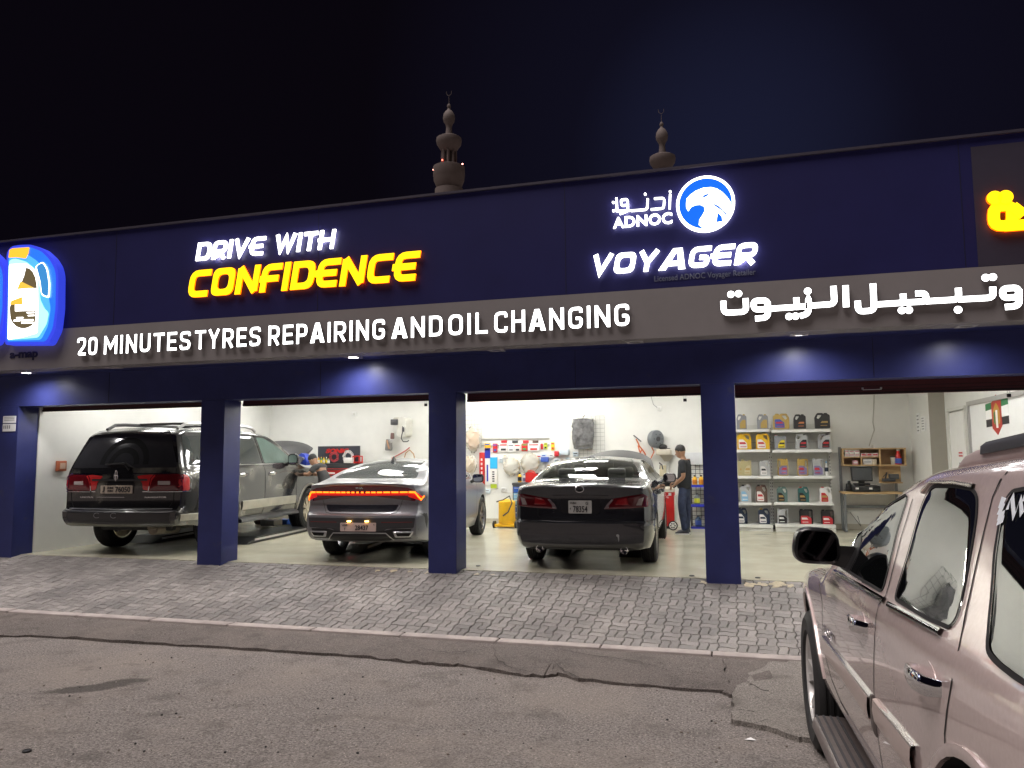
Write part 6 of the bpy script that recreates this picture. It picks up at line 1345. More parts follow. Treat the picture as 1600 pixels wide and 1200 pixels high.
mb=MB(); xr=xm+.13; mb.box((xr,15.1,z0-.26),(.20,.14,.05),0,.008); mb.tube([(xr-.07,15.06,z0-.26),(xr-.04,15.02,z0-.13),(xr-.10,15.0,z0-.20)],.012,6); mb.box((xr+.08,15.08,z0-.20),(.16,.10,.09),0,.01); simple('label_printer','dark small printer on the side shelf under the cabinet','printer',mb,DGREY)
a=onY(1326,760,15.34); mb=MB(); mb.tube([a,onY(1318,776,15.35),onY(1316,790,15.35),onY(1324,800,15.35)],.006,6); mb.tube([onY(1330,755,15.3),onY(1320,765,15.35),onY(1318,782,15.36)],.005,6); mb.tube([onY(1328,800,15.35),onY(1345,822,15.35),onY(1340,806,15.36)],.005,6); simple('power_cable','loose grey cables hanging beside the desk','cable',mb,DGREY)
mb=MB(); mb.tube([onY(x,y,15.385) for x,y in ((1366,617),(1365,640),(1364,660),(1366,672),(1362,684),(1358,697))],.010,6); simple('cable_conduit','thin pale cable running down the wall to the cabinet','cable',mb,C_('cable_pale',(.48,.47,.42)))
# notices on the column
o=None
for k,(xa,ya,xb,yb,l) in enumerate(((1431.5,646,1438.5,677,'tall narrow white notice on the wall column'),(1438.8,651,1446.5,673,'framed white notice behind the tall one on the wall column'))):
    X=3.05-.008-(k*.0); p,q=onX(xa,ya,X),onX(xb,yb,X); yc=(p.y+q.y)/2; w_=abs(p.y-q.y); zc=(p.z+q.z)/2; h=abs(p.z-q.z); mb=MB(); mb.box((X-.001,yc,zc),(.012,w_,h)); 
    for j in range(5): mb.box((X-.0085,yc,zc+h*(.36-.18*j)),(.003,w_*.5,h*.06),1)
    tag(mb.build('notice',[PAPER,MGREY]),l,'notice')
# --- back wall, third bay: parts display
WY=15.40
def wb(name,label,cat,r,d,m,group=None,b=.006,Y=None,prnt=None):
    x0,x1,z0,z1=rect(*r,(Y or WY)-d); mb=MB(); yc=(Y or WY)-d/2-.002; mb.box(((x0+x1)/2,yc,(z0+z1)/2),(x1-x0,d,z1-z0),0,b)
    if prnt:
        for (u0,v0,u1,v1,mi) in prnt[1]: mb.box((x0+(u0+u1)/2*(x1-x0),yc-d/2-.001,z0+(v0+v1)/2*(z1-z0)),((u1-u0)*(x1-x0),.004,(v1-v0)*(z1-z0)),mi)
    return simple(name,label,cat,mb,[m]+(prnt[0] if prnt else []),group)
WIRE=C_('wire_grey',(.40,.40,.38),metal=.5)
def grid(label,r,nx,nz,Y=WY-.03):
    x0,x1,z0,z1=rect(*r,Y); mb=MB()
    for i in range(nx+1): x=x0+(x1-x0)*i/nx; mb.cyl((x,Y,z0),(x,Y,z1),.004,n=6)
    for i in range(nz+1): z=z0+(z1-z0)*i/nz; mb.cyl((x0,Y-.006,z),(x1,Y-.006,z),.004,n=6)
    for x in (x0,x1):
        for z in (z0+.03,z1-.03): mb.cyl((x,Y,z),(x,WY,z),.006,n=6)
    simple('wire_grid',label,'wire grid',mb,WIRE)
grid('wire grid panel on the wall at the left of the display',(716,642,752,700),7,8); grid('wire grid panel behind the hanging seat cover',(905,650,944,715),6,10)
x0,x1,z0,z1=rect(752,683,858,688,WY-.03); mb=MB(); mb.box(((x0+x1)/2,WY-.012,(z0+z1)/2),(x1-x0,.02,.02)); mb.box(((x0+x1)/2,WY-.012,z0-.10),(x1-x0,.02,.02)); simple('display_rail','thin metal rail carrying the hanging packets on the wall','rail',mb,WIRE)
pk=[((757,692,766,706),YEL,'yellow packet with blue top'),((770,693,777,707),RED,'tall red packet'),((780,693,793,706),LWHI,'white packet with dark print'),((794,694,803,706),PAPER,'white square packet with thin black outline'),((804,694,813,706),LWHI,'white packet with a black shape'),((815,693,824,705),RED,'red packet with green mark'),((825,693,843,705),PAPER,'wide white packet with red star'),((845,693,848,702),LRED,'narrow red packet'),((850,692,855,702),C_('lime_packet',(.60,.68,.05)),'lime yellow packet'),((861,691,866,704),LYEL,'slim yellow packet at the right end')]
for k,(r,m,l) in enumerate(pk): wb('hanging_packet',l+' hanging on the display rail','packet',r,.03,m,'packets hanging on the display rail',prnt=([[LBLU,LBLU,INK,MGREY,INK,C_('green_print',(.05,.3,.08)),RED,RED,INK,LRED][k],LRED],[(.2,.15,.8,.4,1),(.1,.75,.9,.9,2 if k in(2,4,6) else 1)]))
for k,xx in enumerate((783,800,817,832)): wb('hanging_packet','small red and dark packet, %s in the upper row of the display'%('first','second','third','fourth')[k],'packet',(xx,688,xx+9,692),.02,(LRED,DGREY,LRED,BRN)[k],'small packets of the upper row')
wb('wiper_pack','long red wiper blade pack hanging beside the bagged cloths','wiper pack',(749,707,757,759),.03,RED,prnt=([LWHI],[(.3,.1+.13*k,.6,.17+.13*k,1) for k in range(6)]))
wb('wiper_pack','long dark blue and white wiper pack next to the red one','wiper pack',(758,700,766,758),.03,LWHI,prnt=([C_('deep_blue',(.02,.03,.35))],[(.0,.72,1,1,1),(.3,.1,.6,.55,1)]))
wb('wiper_pack','wide sky blue and white wiper pack with green foot','wiper pack',(766,713,777,764),.03,LWHI,prnt=([C_('sky_pack',(.03,.40,.75)),C_('lime_foot',(.35,.45,.02)),INK],[(.0,.62,1,.97,1),(.05,.02,.9,.15,2)]+[(.3,.22+.07*k,.6,.26+.07*k,3) for k in range(5)]))
rnd=random.Random(9)
for (xx,yy) in ((858,709),(866,717),(876,716),(884,715),(893,716),(854,724),(864,728),(846,709),(838,710),(786,710),(780,716),(843,732),(850,736),(874,726),(895,706),(757,764),(783,762)):
    w_,h_=rnd.uniform(5,9),rnd.uniform(6,9); wb('hanging_packet','small pale packet hanging in the lower rows of the display wall','packet',(xx,yy,xx+w_,yy+h_),.03,rnd.choice((LWHI,PAPER,C_('packet_cream',(.62,.58,.45)),C_('packet_ice',(.55,.64,.70)))),'pale packets in the lower rows',prnt=([rnd.choice((LBLU,MGREY,LRED,LGLD,INK))],[(.15,.55,.8,.75,1),(.2,.2,.6,.28,1)]))
CLEAR=bpy.data.materials.new('clear_film'); CLEAR.use_nodes=True; t=CLEAR.node_tree; p=t.nodes['Principled BSDF']; p.inputs['Base Color'].default_value=(.75,.74,.68,1); p.inputs['Roughness'].default_value=.18; p.inputs['Alpha'].default_value=.45
def bumpy(mb,c,r,seed,mi=0,n=22,k=12,amp=.16):
    rnd=random.Random(seed); ph=[(rnd.uniform(0,6),rnd.uniform(2,6),rnd.uniform(2,7)) for _ in range(5)]; rs=[]
    for i in range(1,k):
        ring=[]
        for j in range(n):
            a=PI*i/k; b=2*PI*j/n; f=1+amp*sum(math.sin(q[1]*a*2+q[0])*math.sin(round(q[2])*b+q[0]) for q in ph)/2.4
            ring.append(Vector((c[0]+r[0]*f*math.sin(a)*math.cos(b),c[1]+r[1]*f*math.sin(a)*math.sin(b),c[2]-r[2]*f*math.cos(a))))
        rs.append(ring)
    mb.rings(rs,mi)
def cover(label,px,py,rp):
    p=onY(px,py,WY-.12); rr=rp*WY*.96/1202; o=thing('wheel_cover',label,'wheel cover',(p.x,WY-.06,p.z),group='bagged steering wheel covers'); mb=MB()
    mb.tube([(p.x+rr*math.cos(t),WY-.10,p.z+rr*math.sin(t)) for t in [2*PI*k/32 for k in range(32)]],rr*.17,10,closed=True); part('ring',mb,C_('cover_beige',(.42,.35,.24),var=.2),o,40); mb=MB(); bumpy(mb,(p.x,WY-.11,p.z),(rr*1.12,.10,rr*1.15),int(px)); part('bag',mb,CLEAR,o,25)
cover('round beige steering wheel cover in clear film, the left one',799,729,12.5); cover('crumpled bagged steering wheel cover, the right one',828,723,14)
for lab,cx_,cy_,rx,rz,m in (('orange and white bagged cloths hanging from the left wire grid, the upper bag',738,686,13,21,C_('cloth_orange',(.58,.30,.10),var=.35,scale=25)),('bagged orange patterned cloths below the upper bag',733,726,13,16,C_('cloth_tan',(.52,.34,.15),var=.4,scale=30))):
    p=onY(cx_,cy_,WY-.14); k=WY*.96/1202; o=thing('cloth_bag',lab,'bag',(p.x,WY-.1,p.z)); mb=MB(); bumpy(mb,(p.x,WY-.12,p.z),(rx*k*.8,.07,rz*k*.85),int(cx_)); part('cloth',mb,m,o,30); mb=MB(); bumpy(mb,(p.x,WY-.12,p.z),(rx*k,.10,rz*k),int(cy_)); part('bag',mb,CLEAR,o,20)
# seat cover in a bag
p=onY(911,678,WY-.1); k=WY*.96/1202; o=thing('seat_cover','silver grey seat cover in a shiny bag hanging high on the wall','seat cover',(p.x,WY-.1,p.z)); mb=MB(); rs=[]; rnd=random.Random(5)
for i in range(15):
    v=i/14; w_=(15+3*math.sin(v*3)+ (2 if v<.25 else 0))*k; z=p.z+(24-48*v)*k; ring=[]
    for j in range(28):
        t=2*PI*j/28; e=.5; cx1=math.copysign(abs(math.cos(t))**e,math.cos(t)); f=1+.03*math.sin(5*t+6*v)+rnd.uniform(-.03,.03); ring.append(Vector((p.x+w_*cx1*f,WY-.10+.085*math.sin(t)*f*(1 if v<.9 else .7),z+.015*math.sin(3*t+4*v))))
    rs.append(ring)
mb.rings(rs); part('cover',mb,mat('seat_cover_grey',(.16,.16,.165),.22,metal=.2,var=.6,scale=9,coat=.6,bump=.9,bscale=7),o,25)
mb=MB(); mb.tube([(p.x,WY-.08,p.z+24*k),(p.x,WY-.06,p.z+28*k),(p.x+.03,WY-.05,p.z+30*k),(p.x+.02,WY-.02,p.z+31*k)],.008,6); part('hook',mb,DGREY,o,40)
for k_,(r,m,l) in enumerate((((866,705,872,713),LRED,'red lidded tub on the ledge behind the saloon roof'),((845,714,856,722),LBLU,'small blue and white carton left of the saloon roof'),((874,702,888,711),C_('carton_pale',(.55,.62,.70)),'pale blue carton on the ledge behind the saloon roof'))): wb('carton',l,'box',r,.12,m,None,.01)
# blue tool trolley with things on it
TY=14.75; x0=onY(801,790,TY).x; x1=x0+.62; o=thing('tool_trolley','blue and white drawer tool trolley behind the dark saloon','tool trolley',(x0+.31,TY+.25,0)); zt=onY(801,754,TY).z
mb=MB(); mb.box(((x0+x1)/2,TY+.25,(zt+.14)/2+.0),(x1-x0,.5,zt-.16),0,.01); part('cabinet',mb,DGREY,o,40); nd=5; zz=.18
for k in range(nd):
    h=(zt-.26)/nd; z=.18+h*k; mb=MB(); mb.box(((x0+x1)/2,TY-.006,z+h/2),(x1-x0-.05,.024,h-.014),0,.004); d_=part('drawer',mb,(BLU,BLU,LSKY,LSKY,BLU)[k],o,40); mb=MB(); mb.box(((x0+x1)/2,TY-.024,z+h-.03),(x1-x0-.09,.014,.016)); part('handle',mb,STEEL,d_)
mb=MB(); mb.box(((x0+x1)/2,TY+.25,zt-.03),(x1-x0+.02,.52,.05),0,.008); part('top_tray',mb,DGREY,o,40)
for xx in (x0+.07,x1-.07):
    for yy in (TY+.07,TY+.43): mb=MB(); mb.cyl((xx-.018,yy,.05),(xx+.018,yy,.05),.05,n=18); mb.box((xx,yy,.105),(.05,.05,.02)); part('castor',mb,BLACK,o,40)
def bottle(label,x,y,z,r,h,m,cm,lab=None,cat='bottle',group=None):
    o=thing('bottle',label,cat,(x,y,z),group=group); mb=MB(); mb.lathe([(r*.9,0),(r,h*.04),(r,h*.62),(r*.8,h*.74),(r*.36,h*.84),(r*.36,h*.90)],(x,y,z),n=16); part('bottle',mb,m,o,40); mb=MB(); mb.lathe([(r*.42,h*.87),(r*.42,h),(r*.3,h*1.01)],(x,y,z),n=12); part('cap',mb,cm,o,40)
    if lab: mb=MB(); mb.lathe([(r*1.02,h*.14),(r*1.02,h*.55)],(x,y,z),n=16,caps=False); part('label',mb,lab,o,40)
    return o
xb=onY(812,750,TY+.2).x; bottle('yellow bottle with black cap on the blue tool trolley',xb,TY+.2,zt,.04,.19,YEL,BLACK,BLACK); xb2=onY(818,750,TY+.2).x; bottle('slim white bottle with blue label on the tool trolley',xb2,TY+.25,zt,.03,.16,LWHI,LBLU,LPUR)
xr=onY(823,750,TY+.2).x; o=thing('jerry_can','red plastic fuel can on the blue tool trolley','jerry can',(xr,TY+.2,zt)); mb=MB(); mb.prism(rounded([(xr,zt),(xr+.26,zt),(xr+.26,zt+.15),(xr+.10,zt+.21),(xr,zt+.19)],.02),TY+.1,TY+.24); part('can',mb,RED,o,35); mb=MB(); mb.tube([(xr+.03,TY+.17,zt+.19),(xr+.05,TY+.17,zt+.235),(xr+.14,TY+.17,zt+.22),(xr+.19,TY+.17,zt+.175)],.012,8); part('handle',mb,RED,o,40); mb=MB(); mb.lathe([(.025,.14),(.025,.185)],(xr+.225,TY+.17,zt),n=14); part('cap',mb,BLACK,o,40)
# yellow oil drainer on wheels
VY=14.55; xv=onY(792,790,VY).x; zt2=onY(792,780,VY).z; o=thing('oil_drainer','yellow wheeled oil drainer with a dark hose beside the blue trolley','oil drainer',(xv,VY,0)); mb=MB(); mb.lathe([(.16,.08),(.165,.12),(.165,.50),(.14,zt2-.03),(.06,zt2)],(xv,VY,0),n=24); part('tank',mb,YEL,o,40); mb=MB(); mb.box((xv,VY,.05),(.40,.36,.05),0,.01); part('base',mb,YEL,o,40)
for xx in (-.22,.22): mb=MB(); mb.cyl((xv+xx-.02,VY-.12,.07),(xv+xx+.02,VY-.12,.07),.07,n=20); part('wheel',mb,BLACK,o,40)
mb=MB(); mb.tube([onY(776,784,VY-.05),onY(786,781,VY-.1),onY(796,775,VY-.1),onY(800,786,VY-.18),onY(794,800,VY-.2),onY(786,806,VY-.19)],.014,8); part('hose',mb,DGREY,o,40)
# right part of the third bay: hose reel, hose, sink, machine, rack
p=onY(1024.5,686,WY-.16); o=thing('hose_reel','round grey hose reel fixed high on the back wall','hose reel',(p.x,WY,p.z)); rr=.175
Tq=Matrix.Translation((p.x,WY-.16,p.z))@Matrix.Rotation(R(48),4,'Z')
mb=MB(); mb.lathe([(.04,.07),(rr*.8,.07),(rr*.98,.05),(rr,.02),(rr,-.02),(rr*.98,-.05),(rr*.8,-.07),(.04,-.07)],ax='y',n=32,T=Tq); part('drum_case',mb,C_('reel_grey',(.16,.175,.19)),o,35); mb=MB(); mb.lathe([(.05,-.072),(.045,-.085),(.01,-.087)],ax='y',n=20,T=Tq); 
for k_ in range(6): a=k_*PI/3; mb.box((.10*math.cos(a),-.072,.10*math.sin(a)),(.02,.006,.02),T=Tq)
part('hub',mb,DGREY,o,40); mb=MB(); mb.box((p.x+.02,WY-.04,p.z),(.10,.08,.22),0,.008); part('bracket',mb,DGREY,o)
mb=MB(); mb.tube([p+Vector((-.10,-.02,.10)),p+Vector((-.13,-.03,-.05)),onY(1019,700,WY-.1),onY(1022,706,WY-.08),onY(1017,716,WY-.06),onY(1010,726,WY-.05)],.012,8); part('hose',mb,ORANGE,o,40)
mb=MB(); h=[onY(x,y,WY-.05) for x,y in ((994,686),(997,692),(999,697),(1003,702),(1000,708),(994,716),(992,724))]; mb.tube(h,.014,8); mb.tube([onY(x,y,WY-.07) for x,y in ((999,697),(1004,703),(1008,709),(1010,716))],.014,8); mb.tube([onY(x,y,WY-.08) for x,y in ((997,696),(999,704),(1003,712),(1002,722))],.012,8); mb.tube([onY(990,680,WY-.06),onY(996,685,WY-.06),onY(1002,690,WY-.06)],.012,8,1); simple('air_hose','coiled orange air hose hanging on a hook below the reel','hose',mb,[ORANGE,DGREY])
x0,x1,z0,z1=rect(1025,702,1048,711,WY-.25); o=thing('wall_sink','small cream wall basin on a bracket behind the mechanic','wall basin',((x0+x1)/2,WY,z0)); mb=MB(); mb.box(((x0+x1)/2,WY-.14,(z0+z1)/2),(x1-x0,.28,z1-z0),0,.015); part('basin',mb,C_('basin_cream',(.50,.46,.38)),o,40); mb=MB(); xc=(x0+x1)/2+.05; mb.rings([[Vector((xc+s*w_,WY-.01-yy,z)) for s,yy in ((-1,0),(1,0),(1,d),(-1,d))] for w_,d,z in ((.13,.2,z0),(.05,.08,z0-.12))]); part('bracket',mb,C_('basin_cream',(.50,.46,.38)),o); mb=MB(); mb.cyl((xc,WY-.06,z0-.1),(xc,WY-.06,.02),.03,n=12); part('drain_pipe',mb,OFFW,o,40)
mb=MB(); xg=xc-.1; zg=z0-.22; mb.tube([(xg-.05,WY-.08,zg+.07),(xg,WY-.10,zg+.03),(xg+.02,WY-.10,zg-.06)],.014,8); mb.tube([(xg-.03,WY-.09,zg+.03),(xg-.04,WY-.10,zg-.05)],.010,8); simple('spray_gun','dark spray gun hanging on the wall under the basin','spray gun',mb,DGREY)
mb=MB(); xh=onY(1036,699,WY-.15).x; mb.sph((xh,WY-.15,z1+.045),(.085,.07,.06)); mb.box((xh+.09,WY-.17,z1+.016),(.10,.09,.014),0,.006); simple('hat','black cap lying on the wall basin','cap',mb,BLACK)
mb=MB(); x0,x1,z0b,z1b=rect(1031,727,1041,744,WY-.06); mb.box(((x0+x1)/2,WY-.05,(z0b+z1b)/2),(x1-x0,.10,z1b-z0b),0,.01); simple('paper_towel_box','pale cream box on the wall below the spray gun','box',mb,C_('cream_box',(.56,.50,.34)))
# red air conditioning service machine
MY=14.62; xa=onY(1036,795,MY).x; xb=onY(1053.5,795,MY).x; zt3=onY(1045,768,MY).z; o=thing('service_machine','red wheeled service machine beside the standing mechanic','service machine',((xa+xb)/2,MY,0)); mb=MB(); mb.box(((xa+xb)/2,MY+.17,(zt3+.07)/2),(xb-xa,.34,zt3-.07),0,.02); part('cabinet',mb,RED,o,40)
mb=MB(); mb.rings([[Vector(((xa+xb)/2+s*w_,MY+.17+t*d,z)) for s,t in ((-1,-1),(1,-1),(1,1),(-1,1))] for w_,d,z in (((xb-xa)*.52,.18,zt3-.01),((xb-xa)*.50,.17,zt3+.05),((xb-xa)*.3,.10,zt3+.085))]); part('top_cover',mb,C_('machine_cream',(.50,.46,.38)),o,40)
mb=MB(); mb.box((xb+.018,MY+.15,zt3*.55),(.036,.28,zt3*.7),0,.012); part('side_pillar',mb,OFFW,o,40)
mb=MB(); mb.tube([(xb-.06,MY+.08,zt3+.03),(xb+.04,MY+.06,zt3+.10),(xb+.04,MY+.28,zt3+.10),(xb-.06,MY+.28,zt3+.03)],.013,8); part('handle',mb,BLACK,o,40)
mb=MB(); xw=onY(1054,820,MY-.03).x; mb.cyl((xw-.03,MY-.02,.085),(xw-.03,MY+.03,.085),.085,n=28); w1=part('wheel',mb,RUBBER,o,40); mb=MB(); mb.lathe([(.066,0),(.06,-.008),(.01,-.010)],(xw-.03,MY-.021,.085),ax='y',n=24)
for k_ in range(6): a=k_*PI/3; mb.cyl((xw-.03+.038*math.cos(a),MY-.030,.085+.038*math.sin(a)),(xw-.03+.038*math.cos(a),MY-.0335,.085+.038*math.sin(a)),.014,n=8,mi=1)
part('rim',mb,[LWHI,INK],w1,40)
mb=MB(); mb.box(((xa+xb)/2,MY+.17,.05),(xb-xa-.02,.3,.05)); part('base',mb,BLACK,o); mb=MB(); text_fit(mb,'CC',(xa+xb)/2-.075,(xa+xb)/2+.01,zt3-.12,zt3-.075,MY-.003,.004,.01); mb.box(((xa+xb)/2+.03,MY-.003,zt3-.05),(.05,.004,.05)); part('marking',mb,LWHI,o)
# black valve head piece seen between mirror and mechanic
mb=MB(); x0=onY(1044,752,14.7).x; mb.box((x0+.05,14.85,zt3+.17),(.30,.22,.16),0,.03); mb.cyl((x0-.08,14.78,zt3+.10),(x0-.02,14.78,zt3+.22),.045,n=14); simple('gauge_block','black gauge block standing on the red machine','gauge',mb,BLACK)
# blue wire rack with bottles, white panel above
RY=15.0; x0=onY(1079,790,RY).x; x1=onY(1101,790,RY).x+.42; o=thing('wire_rack','black wire rack with bright blue shelf edges behind the mechanic','rack',((x0+x1)/2,RY+.2,0)); zr=[onY(1092,y,RY).z for y in (757.5,788,823)]
for z in zr:
    mb=MB(); mb.box(((x0+x1)/2,RY+.17,z-.015),(x1-x0,.36,.012),0); mb.box(((x0+x1)/2,RY-.012,z-.022),(x1-x0,.012,.045),1); part('shelf',mb,[C_('wire_dark',(.03,.03,.035)),C_('edge_blue',(.04,.05,.55))],o)
mb=MB()
for i in range(9): x=x0+.01+(x1-x0-.02)*i/8; mb.cyl((x,RY+.36,.03),(x,RY+.36,zr[0]+.46),.005,n=6)
for i in range(16): z=.06+(zr[0]+.38)*i/15; mb.cyl((x0,RY+.354,z),(x1,RY+.354,z),.005,n=6)
part('back_grid',mb,C_('wire_dark',(.03,.03,.035)),o)
for xx in (x0,x1):
    for yy in (RY+.01,RY+.35): mb=MB(); mb.cyl((xx,yy,0),(xx,yy,zr[0]+.02),.010,n=8); part('post',mb,C_('wire_dark',(.03,.03,.035)),o)
for k_,(xp,l) in enumerate(((1085.5,'left'),(1095.5,'right'))): x=onY(xp,750,RY+.12).x; bottle('yellow bottle with black cap and label on the rack, %s of the pair in view'%l,x,RY+.12,zr[0]-.008,.045,.185,YEL,BLACK,C_('label_amber',(.55,.18,.02)),group='yellow bottles on the wire rack')
x=onY(1089,780,RY+.12).x; bottle('grey bottle with yellow green label on the middle shelf of the rack',x,RY+.12,zr[1]-.008,.055,.21,C_('bottle_slate',(.20,.23,.26)),DGREY,C_('label_lime',(.60,.62,.05)))
x=onY(1091,815,RY+.12).x; bottle('dark blue bottle on the lowest shelf of the rack',x,RY+.12,zr[2]-.008,.06,.21,C_('bottle_navy',(.03,.06,.13)),DGREY,LBLU)
wb('white_board','plain pale panel on the wall above the wire rack','panel',(1070,707,1104,726),.05,C_('panel_pale',(.62,.63,.66)))
# sockets
for k_,(xx,yy,l) in enumerate(((553,647,'white wall socket high on the back wall of the second bay'),(1030,638.5,'white wall socket high on the back wall of the third bay'))):
    x0,x1,z0,z1=rect(xx-3,yy-3.5,xx+3,yy+3.5,WY-.03); mb=MB(); mb.box(((x0+x1)/2,WY-.016,(z0+z1)/2),(x1-x0,.03,z1-z0),0,.006); mb.box(((x0+x1)/2,WY-.033,(z0+z1)/2),((x1-x0)*.5,.004,(z1-z0)*.5),1); simple('wall_socket',l,'socket',mb,[WHITE,OFFW],'wall sockets')
mb=MB(); mb.tube([onY(x,y,WY-.008) for x,y in ((1017,612),(1018,622),(1021,632),(1027,637))],.005,6); mb.tube([onY(x,y,WY-.008) for x,y in ((537,635),(544,642),(550,645))],.005,6,1) if 0 else None; simple('socket_cable','thin grey cable running down to the right wall socket','cable',mb,MGREY)
# alarm box on the left wall
p=onX(94,728,-10.21); mb=MB(); mb.box((-10.19,p.y,p.z),(.06,.16,.16),0,.01); mb.box((-10.157,p.y,p.z),(.006,.10,.09),1); simple('alarm_box','small orange red alarm box on the left wall beside the black SUV','alarm box',mb,[C_('alarm_orange',(.45,.13,.06)),C_('alarm_pale',(.6,.42,.32))])
# --- back wall, second bay
x0,x1,z0,z1=rect(497,697,562,724,WY-.3); zb=z0
o=thing('tool_station','black and red tool cabinet with lettered back board and red drawers','tool cabinet',((x0+x1)/2,WY-.25,0)); mb=MB(); mb.box(((x0+x1)/2,WY-.29,(z0+z1)/2),(x1-x0,.03,z1-z0)); part('back_board',mb,C_('board_slate',(.035,.038,.05)),o)
mb=MB(); mb.box(((x0+x1)/2,WY-.25,zb/2),(x1-x0,.46,zb),0,.01); part('cabinet',mb,C_('cabinet_black',(.02,.02,.022)),o,40)
for k_ in range(4):
    h=.15; z=zb-.10-h*(k_+1)-.01*k_; mb=MB(); mb.box(((x0+x1)/2-.02,WY-.485,z+h/2),(x1-x0-.16,.03,h-.015),0,.004); d_=part('drawer',mb,RED,o,40); mb=MB(); mb.box(((x0+x1)/2-.02,WY-.505,z+h-.03),(x1-x0-.3,.014,.02)); mb.box(((x0+x1)/2-.1,WY-.5015,z+.045),(.25,.004,.035),1); part('handle',mb,[DGREY,LWHI],d_)
mb=MB(); xs0,xs1,zs0,zs1=rect(509,701,545,708,WY-.31); text_fit(mb,'SONIC',xs0,xs1,zs0,zs1,WY-.309,.012,.05,shear=.25); part('board_lettering',mb,RED,o)
def coil(label,px,py,r0,r1,m,Y):
    p=onY(px,py,Y); k=Y*.96/1202; mb=MB(); rnd=random.Random(int(px))
    for j in range(7): r=(r0+(r1-r0)*(j+.5)/7)*k; mb.tube([(p.x+(r+rnd.uniform(-.006,.006))*math.cos(t),Y+rnd.uniform(-.03,.03),p.z+r*math.sin(t)) for t in [2*PI*q/26 for q in range(26)]],(r1-r0)/7*k*.62,8,closed=True)
    simple('hose_coil',label,'hose coil',mb,m,'coiled hoses on the tool cabinet')
coil('coil of red hose standing on the tool cabinet',522,714,5.0,9.6,C_('hose_red',(.45,.05,.06),var=.15),WY-.42); coil('coil of white hose standing on the tool cabinet',544,713,6,11,C_('hose_white',(.66,.64,.62),var=.1),WY-.44)
for k_,(xp,c1,c2,l) in enumerate(((498,YEL,LORG,'yellow'),(502,C_('bottle_green',(.12,.28,.10)),YEL,'green'),(506,LYEL,YEL,'yellow green'),(510,C_('bottle_olive',(.25,.30,.14)),LWHI,'olive'),(513.5,C_('bottle_mint',(.35,.45,.33)),LYEL,'pale green'))): x=onY(xp,715,WY-.42).x; bottle(l+' bottle in the row on the tool cabinet beside the red hose',x,WY-.42,zb,.024,.14 if k_<4 else .11,c1,c2,LYEL if k_%2 else LWHI,group='bottles on the tool cabinet')
mb=MB(); xq=onY(555,715,WY-.45).x; mb.tube([(xq-.10,WY-.44,zb),(xq-.10,WY-.44,zb+.10),(xq-.05,WY-.44,zb+.15),(xq+.09,WY-.44,zb+.15),(xq+.09,WY-.44,zb)],.016,8); mb.tube([(xq-.10,WY-.3,zb),(xq-.10,WY-.3,zb+.10),(xq-.05,WY-.3,zb+.15),(xq+.09,WY-.3,zb+.15),(xq+.09,WY-.3,zb)],.016,8); mb.box((xq,WY-.37,zb+.02),(.18,.16,.03)); simple('carry_frame','red tube frame holder standing on the tool cabinet','frame',mb,RED)
wb('carton','white carton in front of the white hose on the tool cabinet','box',(537,715,549,723.5),.12,LWHI,Y=WY-.42)
# exhaust hose reel box with hanging fittings
x0,x1,z0,z1=rect(621,652,634,682,WY-.35); o=thing('reel_cabinet','rounded white reel cabinet on the back wall above the grey saloon','reel cabinet',((x0+x1)/2,WY,z0)); mb=MB(); mb.prism(rounded([(x0,z0),(x1,z0),(x1,z1),(x0,z1)],.09,6),WY-.36,WY-.002); part('case',mb,C_('reel_white',(.62,.61,.56)),o,35); mb=MB(); mb.box((x0-.06,WY-.3,z1-.10),(.16,.2,.12),0,.01); part('motor_box',mb,C_('motor_dark',(.05,.05,.055)),o,40); mb=MB(); mb.prism([(x0-.13,z1-.03),(x0+.02,z1-.03),(x0+.05,z1),(x0-.09,z1)],WY-.30,WY-.05); part('cover',mb,C_('reel_cream',(.52,.48,.42)),o)
mb=MB(); mb.tube([onY(x,y,WY-.40) for x,y in ((629,666),(630,672),(628,679),(627,685),(630,690),(636,690),(639,688))],.012,8); mb.box(tuple(onY(630,671,WY-.39)),(.05,.03,.10),0,.01); part('cable',mb,DGREY,o,40)
p=onY(609,696,WY-.12); k=WY*.96/1202; o=thing('hanging_fittings','grey hanging nozzle with steel ball and brown strap left of the reel cabinet','nozzle',(p.x,WY-.1,p.z)); mb=MB(); mb.prism(rounded([(p.x-6.5*k,p.z-9*k),(p.x+3*k,p.z-9*k),(p.x+2*k,p.z+9*k),(p.x-4*k,p.z+12*k)],.04),WY-.20,WY-.06); part('nozzle',mb,C_('nozzle_grey',(.22,.22,.22)),o,35); mb=MB(); mb.sph((p.x+4*k,WY-.2,p.z+7*k),3.2*k); part('ball',mb,STEEL,o,60); mb=MB(); mb.prism(rounded([(p.x+3*k,p.z+11*k),(p.x+8*k,p.z+11*k),(p.x+8*k,p.z+22*k),(p.x+4*k,p.z+22*k)],.03),WY-.18,WY-.10); part('holder',mb,C_('holder_brown',(.20,.11,.10)),o,35); mb=MB(); mb.tube([(p.x-2*k,WY-.21,p.z+9*k),(p.x,WY-.22,p.z+2*k),(p.x+2.5*k,WY-.22,p.z-6*k)],.018,6); part('strap',mb,C_('strap_tan',(.45,.25,.14)),o,40); mb=MB(); mb.tube([(p.x+5*k,WY-.12,p.z+22*k),(p.x+4*k,WY-.10,p.z+34*k)],.006,6); part('cord',mb,LWHI,o,40)
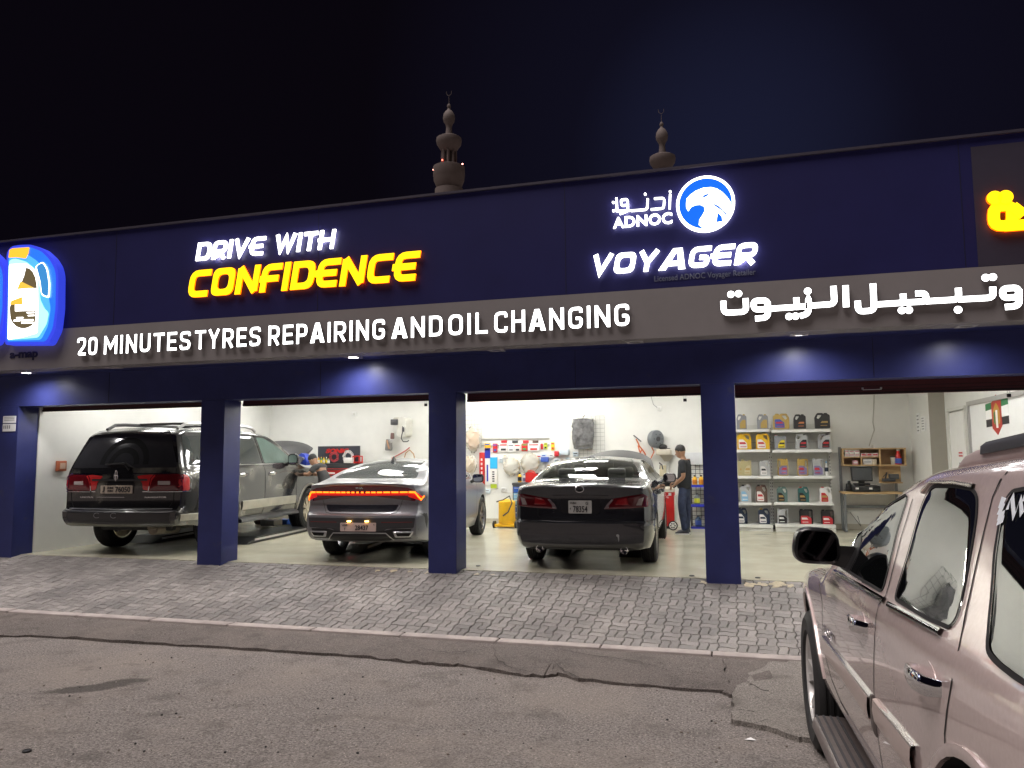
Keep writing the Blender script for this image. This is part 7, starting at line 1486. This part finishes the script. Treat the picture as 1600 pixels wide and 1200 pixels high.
mb=MB(); mb.tube([onY(x,y,WY-.05) for x,y in ((612,716),(622,711),(634,704),(640,699))],.014,8,0); mb.tube([onY(x,y,WY-.06) for x,y in ((632,715),(634,708),(640,703),(646,709),(648,716))],.012,8,1); simple('air_hose','red and tan hoses rising over the roof of the grey saloon','hose',mb,[C_('hose_pale_red',(.48,.14,.12)),C_('hose_tan',(.45,.28,.15))])
# blue wing cover on the SUV
mb=MB(); A=[onY(x,y,13.7) for x,y in ((465,722),(467,716),(477,708),(482,710),(486,722),(484,727))]; mb.prism([(v.x,v.z) for v in A],13.55,13.72); n0=len(mb.f); pc=onY(472,718,13.54); text_fit(mb,'P',pc.x-.03,pc.x+.045,pc.z-.05,pc.z+.05,13.546,.006,.03,1); simple('wing_cover','blue wing cover with a white letter draped over the SUV front','wing cover',mb,[C_('cover_blue',(.03,.06,.42)),LWHI])
# wheel ramps / lift platforms on the floor
PLATM=mat('lift_black',(.025,.026,.028),.35,metal=.4,var=.15); 
def lift(label,cx_,y0,y1,hd_,w_=.55,g=.85,h=.10):
    o=thing('lift_platform',label,'car lift',(cx_,(y0+y1)/2,0),(0,0,hd_),group='low car lifts on the floor'); L_=y1-y0
    for s in (-1,1):
        mb=MB(); mb.prism([(-L_/2,.01),(L_/2,.01),(L_/2-.25,h),(-L_/2+.35,h)],-w_/2,w_/2,T=Matrix.Translation((s*g,0,0))@Matrix.Rotation(R(90),4,'Z')@Matrix.Identity(4)); 
        p_=part('platform',mb,PLATM,o,pw=False); mb=MB()
        for e_ in (-1,1): mb.box((s*g+e_*w_/2,0,h*.6),(.02,L_-.5,.03))
        mb.build('edge_rail',STEEL,p_,pw=False)
    mb=MB(); mb.box((0,.1,.03),(1.3,.25,.04)); part('cross_beam',mb,PLATM,o,pw=False)
lift('black low lift platform under the black SUV',-8.82,10.75,13.1,R(5)); lift('black low lift platform under the grey saloon',-5.02,10.3,12.1,R(7),.40,.55); lift('black low lift platform under the charcoal saloon',-1.97,10.6,12.9,R(2.6),.42,.55)
wb('tool_tray','white plastic tray with tools on the floor beyond the black SUV','tray',(407,813,428,822),.3,LWHI,Y=13.9); wb('tool_box','bright blue tool box on the floor beyond the black SUV','tool box',(430,812,448,822),.3,BLU,Y=14.6)
mb=MB(); q=onZ(404,820); mb.sph((q.x,q.y,.07),(.10,.08,.07)); mb.sph((q.x+.17,q.y-.03,.06),(.09,.07,.06)); simple('work_gloves','pair of brown work gloves on the floor by the black SUV','gloves',mb,C_('glove_brown',(.22,.13,.10),var=.3))
# drain caps in the floor edge
for k_,(x,y,l) in enumerate(((747,884.5,'small dark floor anchor beside the pillar left of the saloon'),(1081,900,'small dark floor anchor left of the pillar at the oil shelves'),(1184,903,'small dark floor anchor right of the pillar at the oil shelves'))): q=onZ(x,y); mb=MB(); mb.lathe([(.03,0),(.03,.006),(.02,.012)],(q.x,q.y,0),n=14); simple('floor_anchor',l,'floor anchor',mb,BLACK,'shutter anchors in the floor')
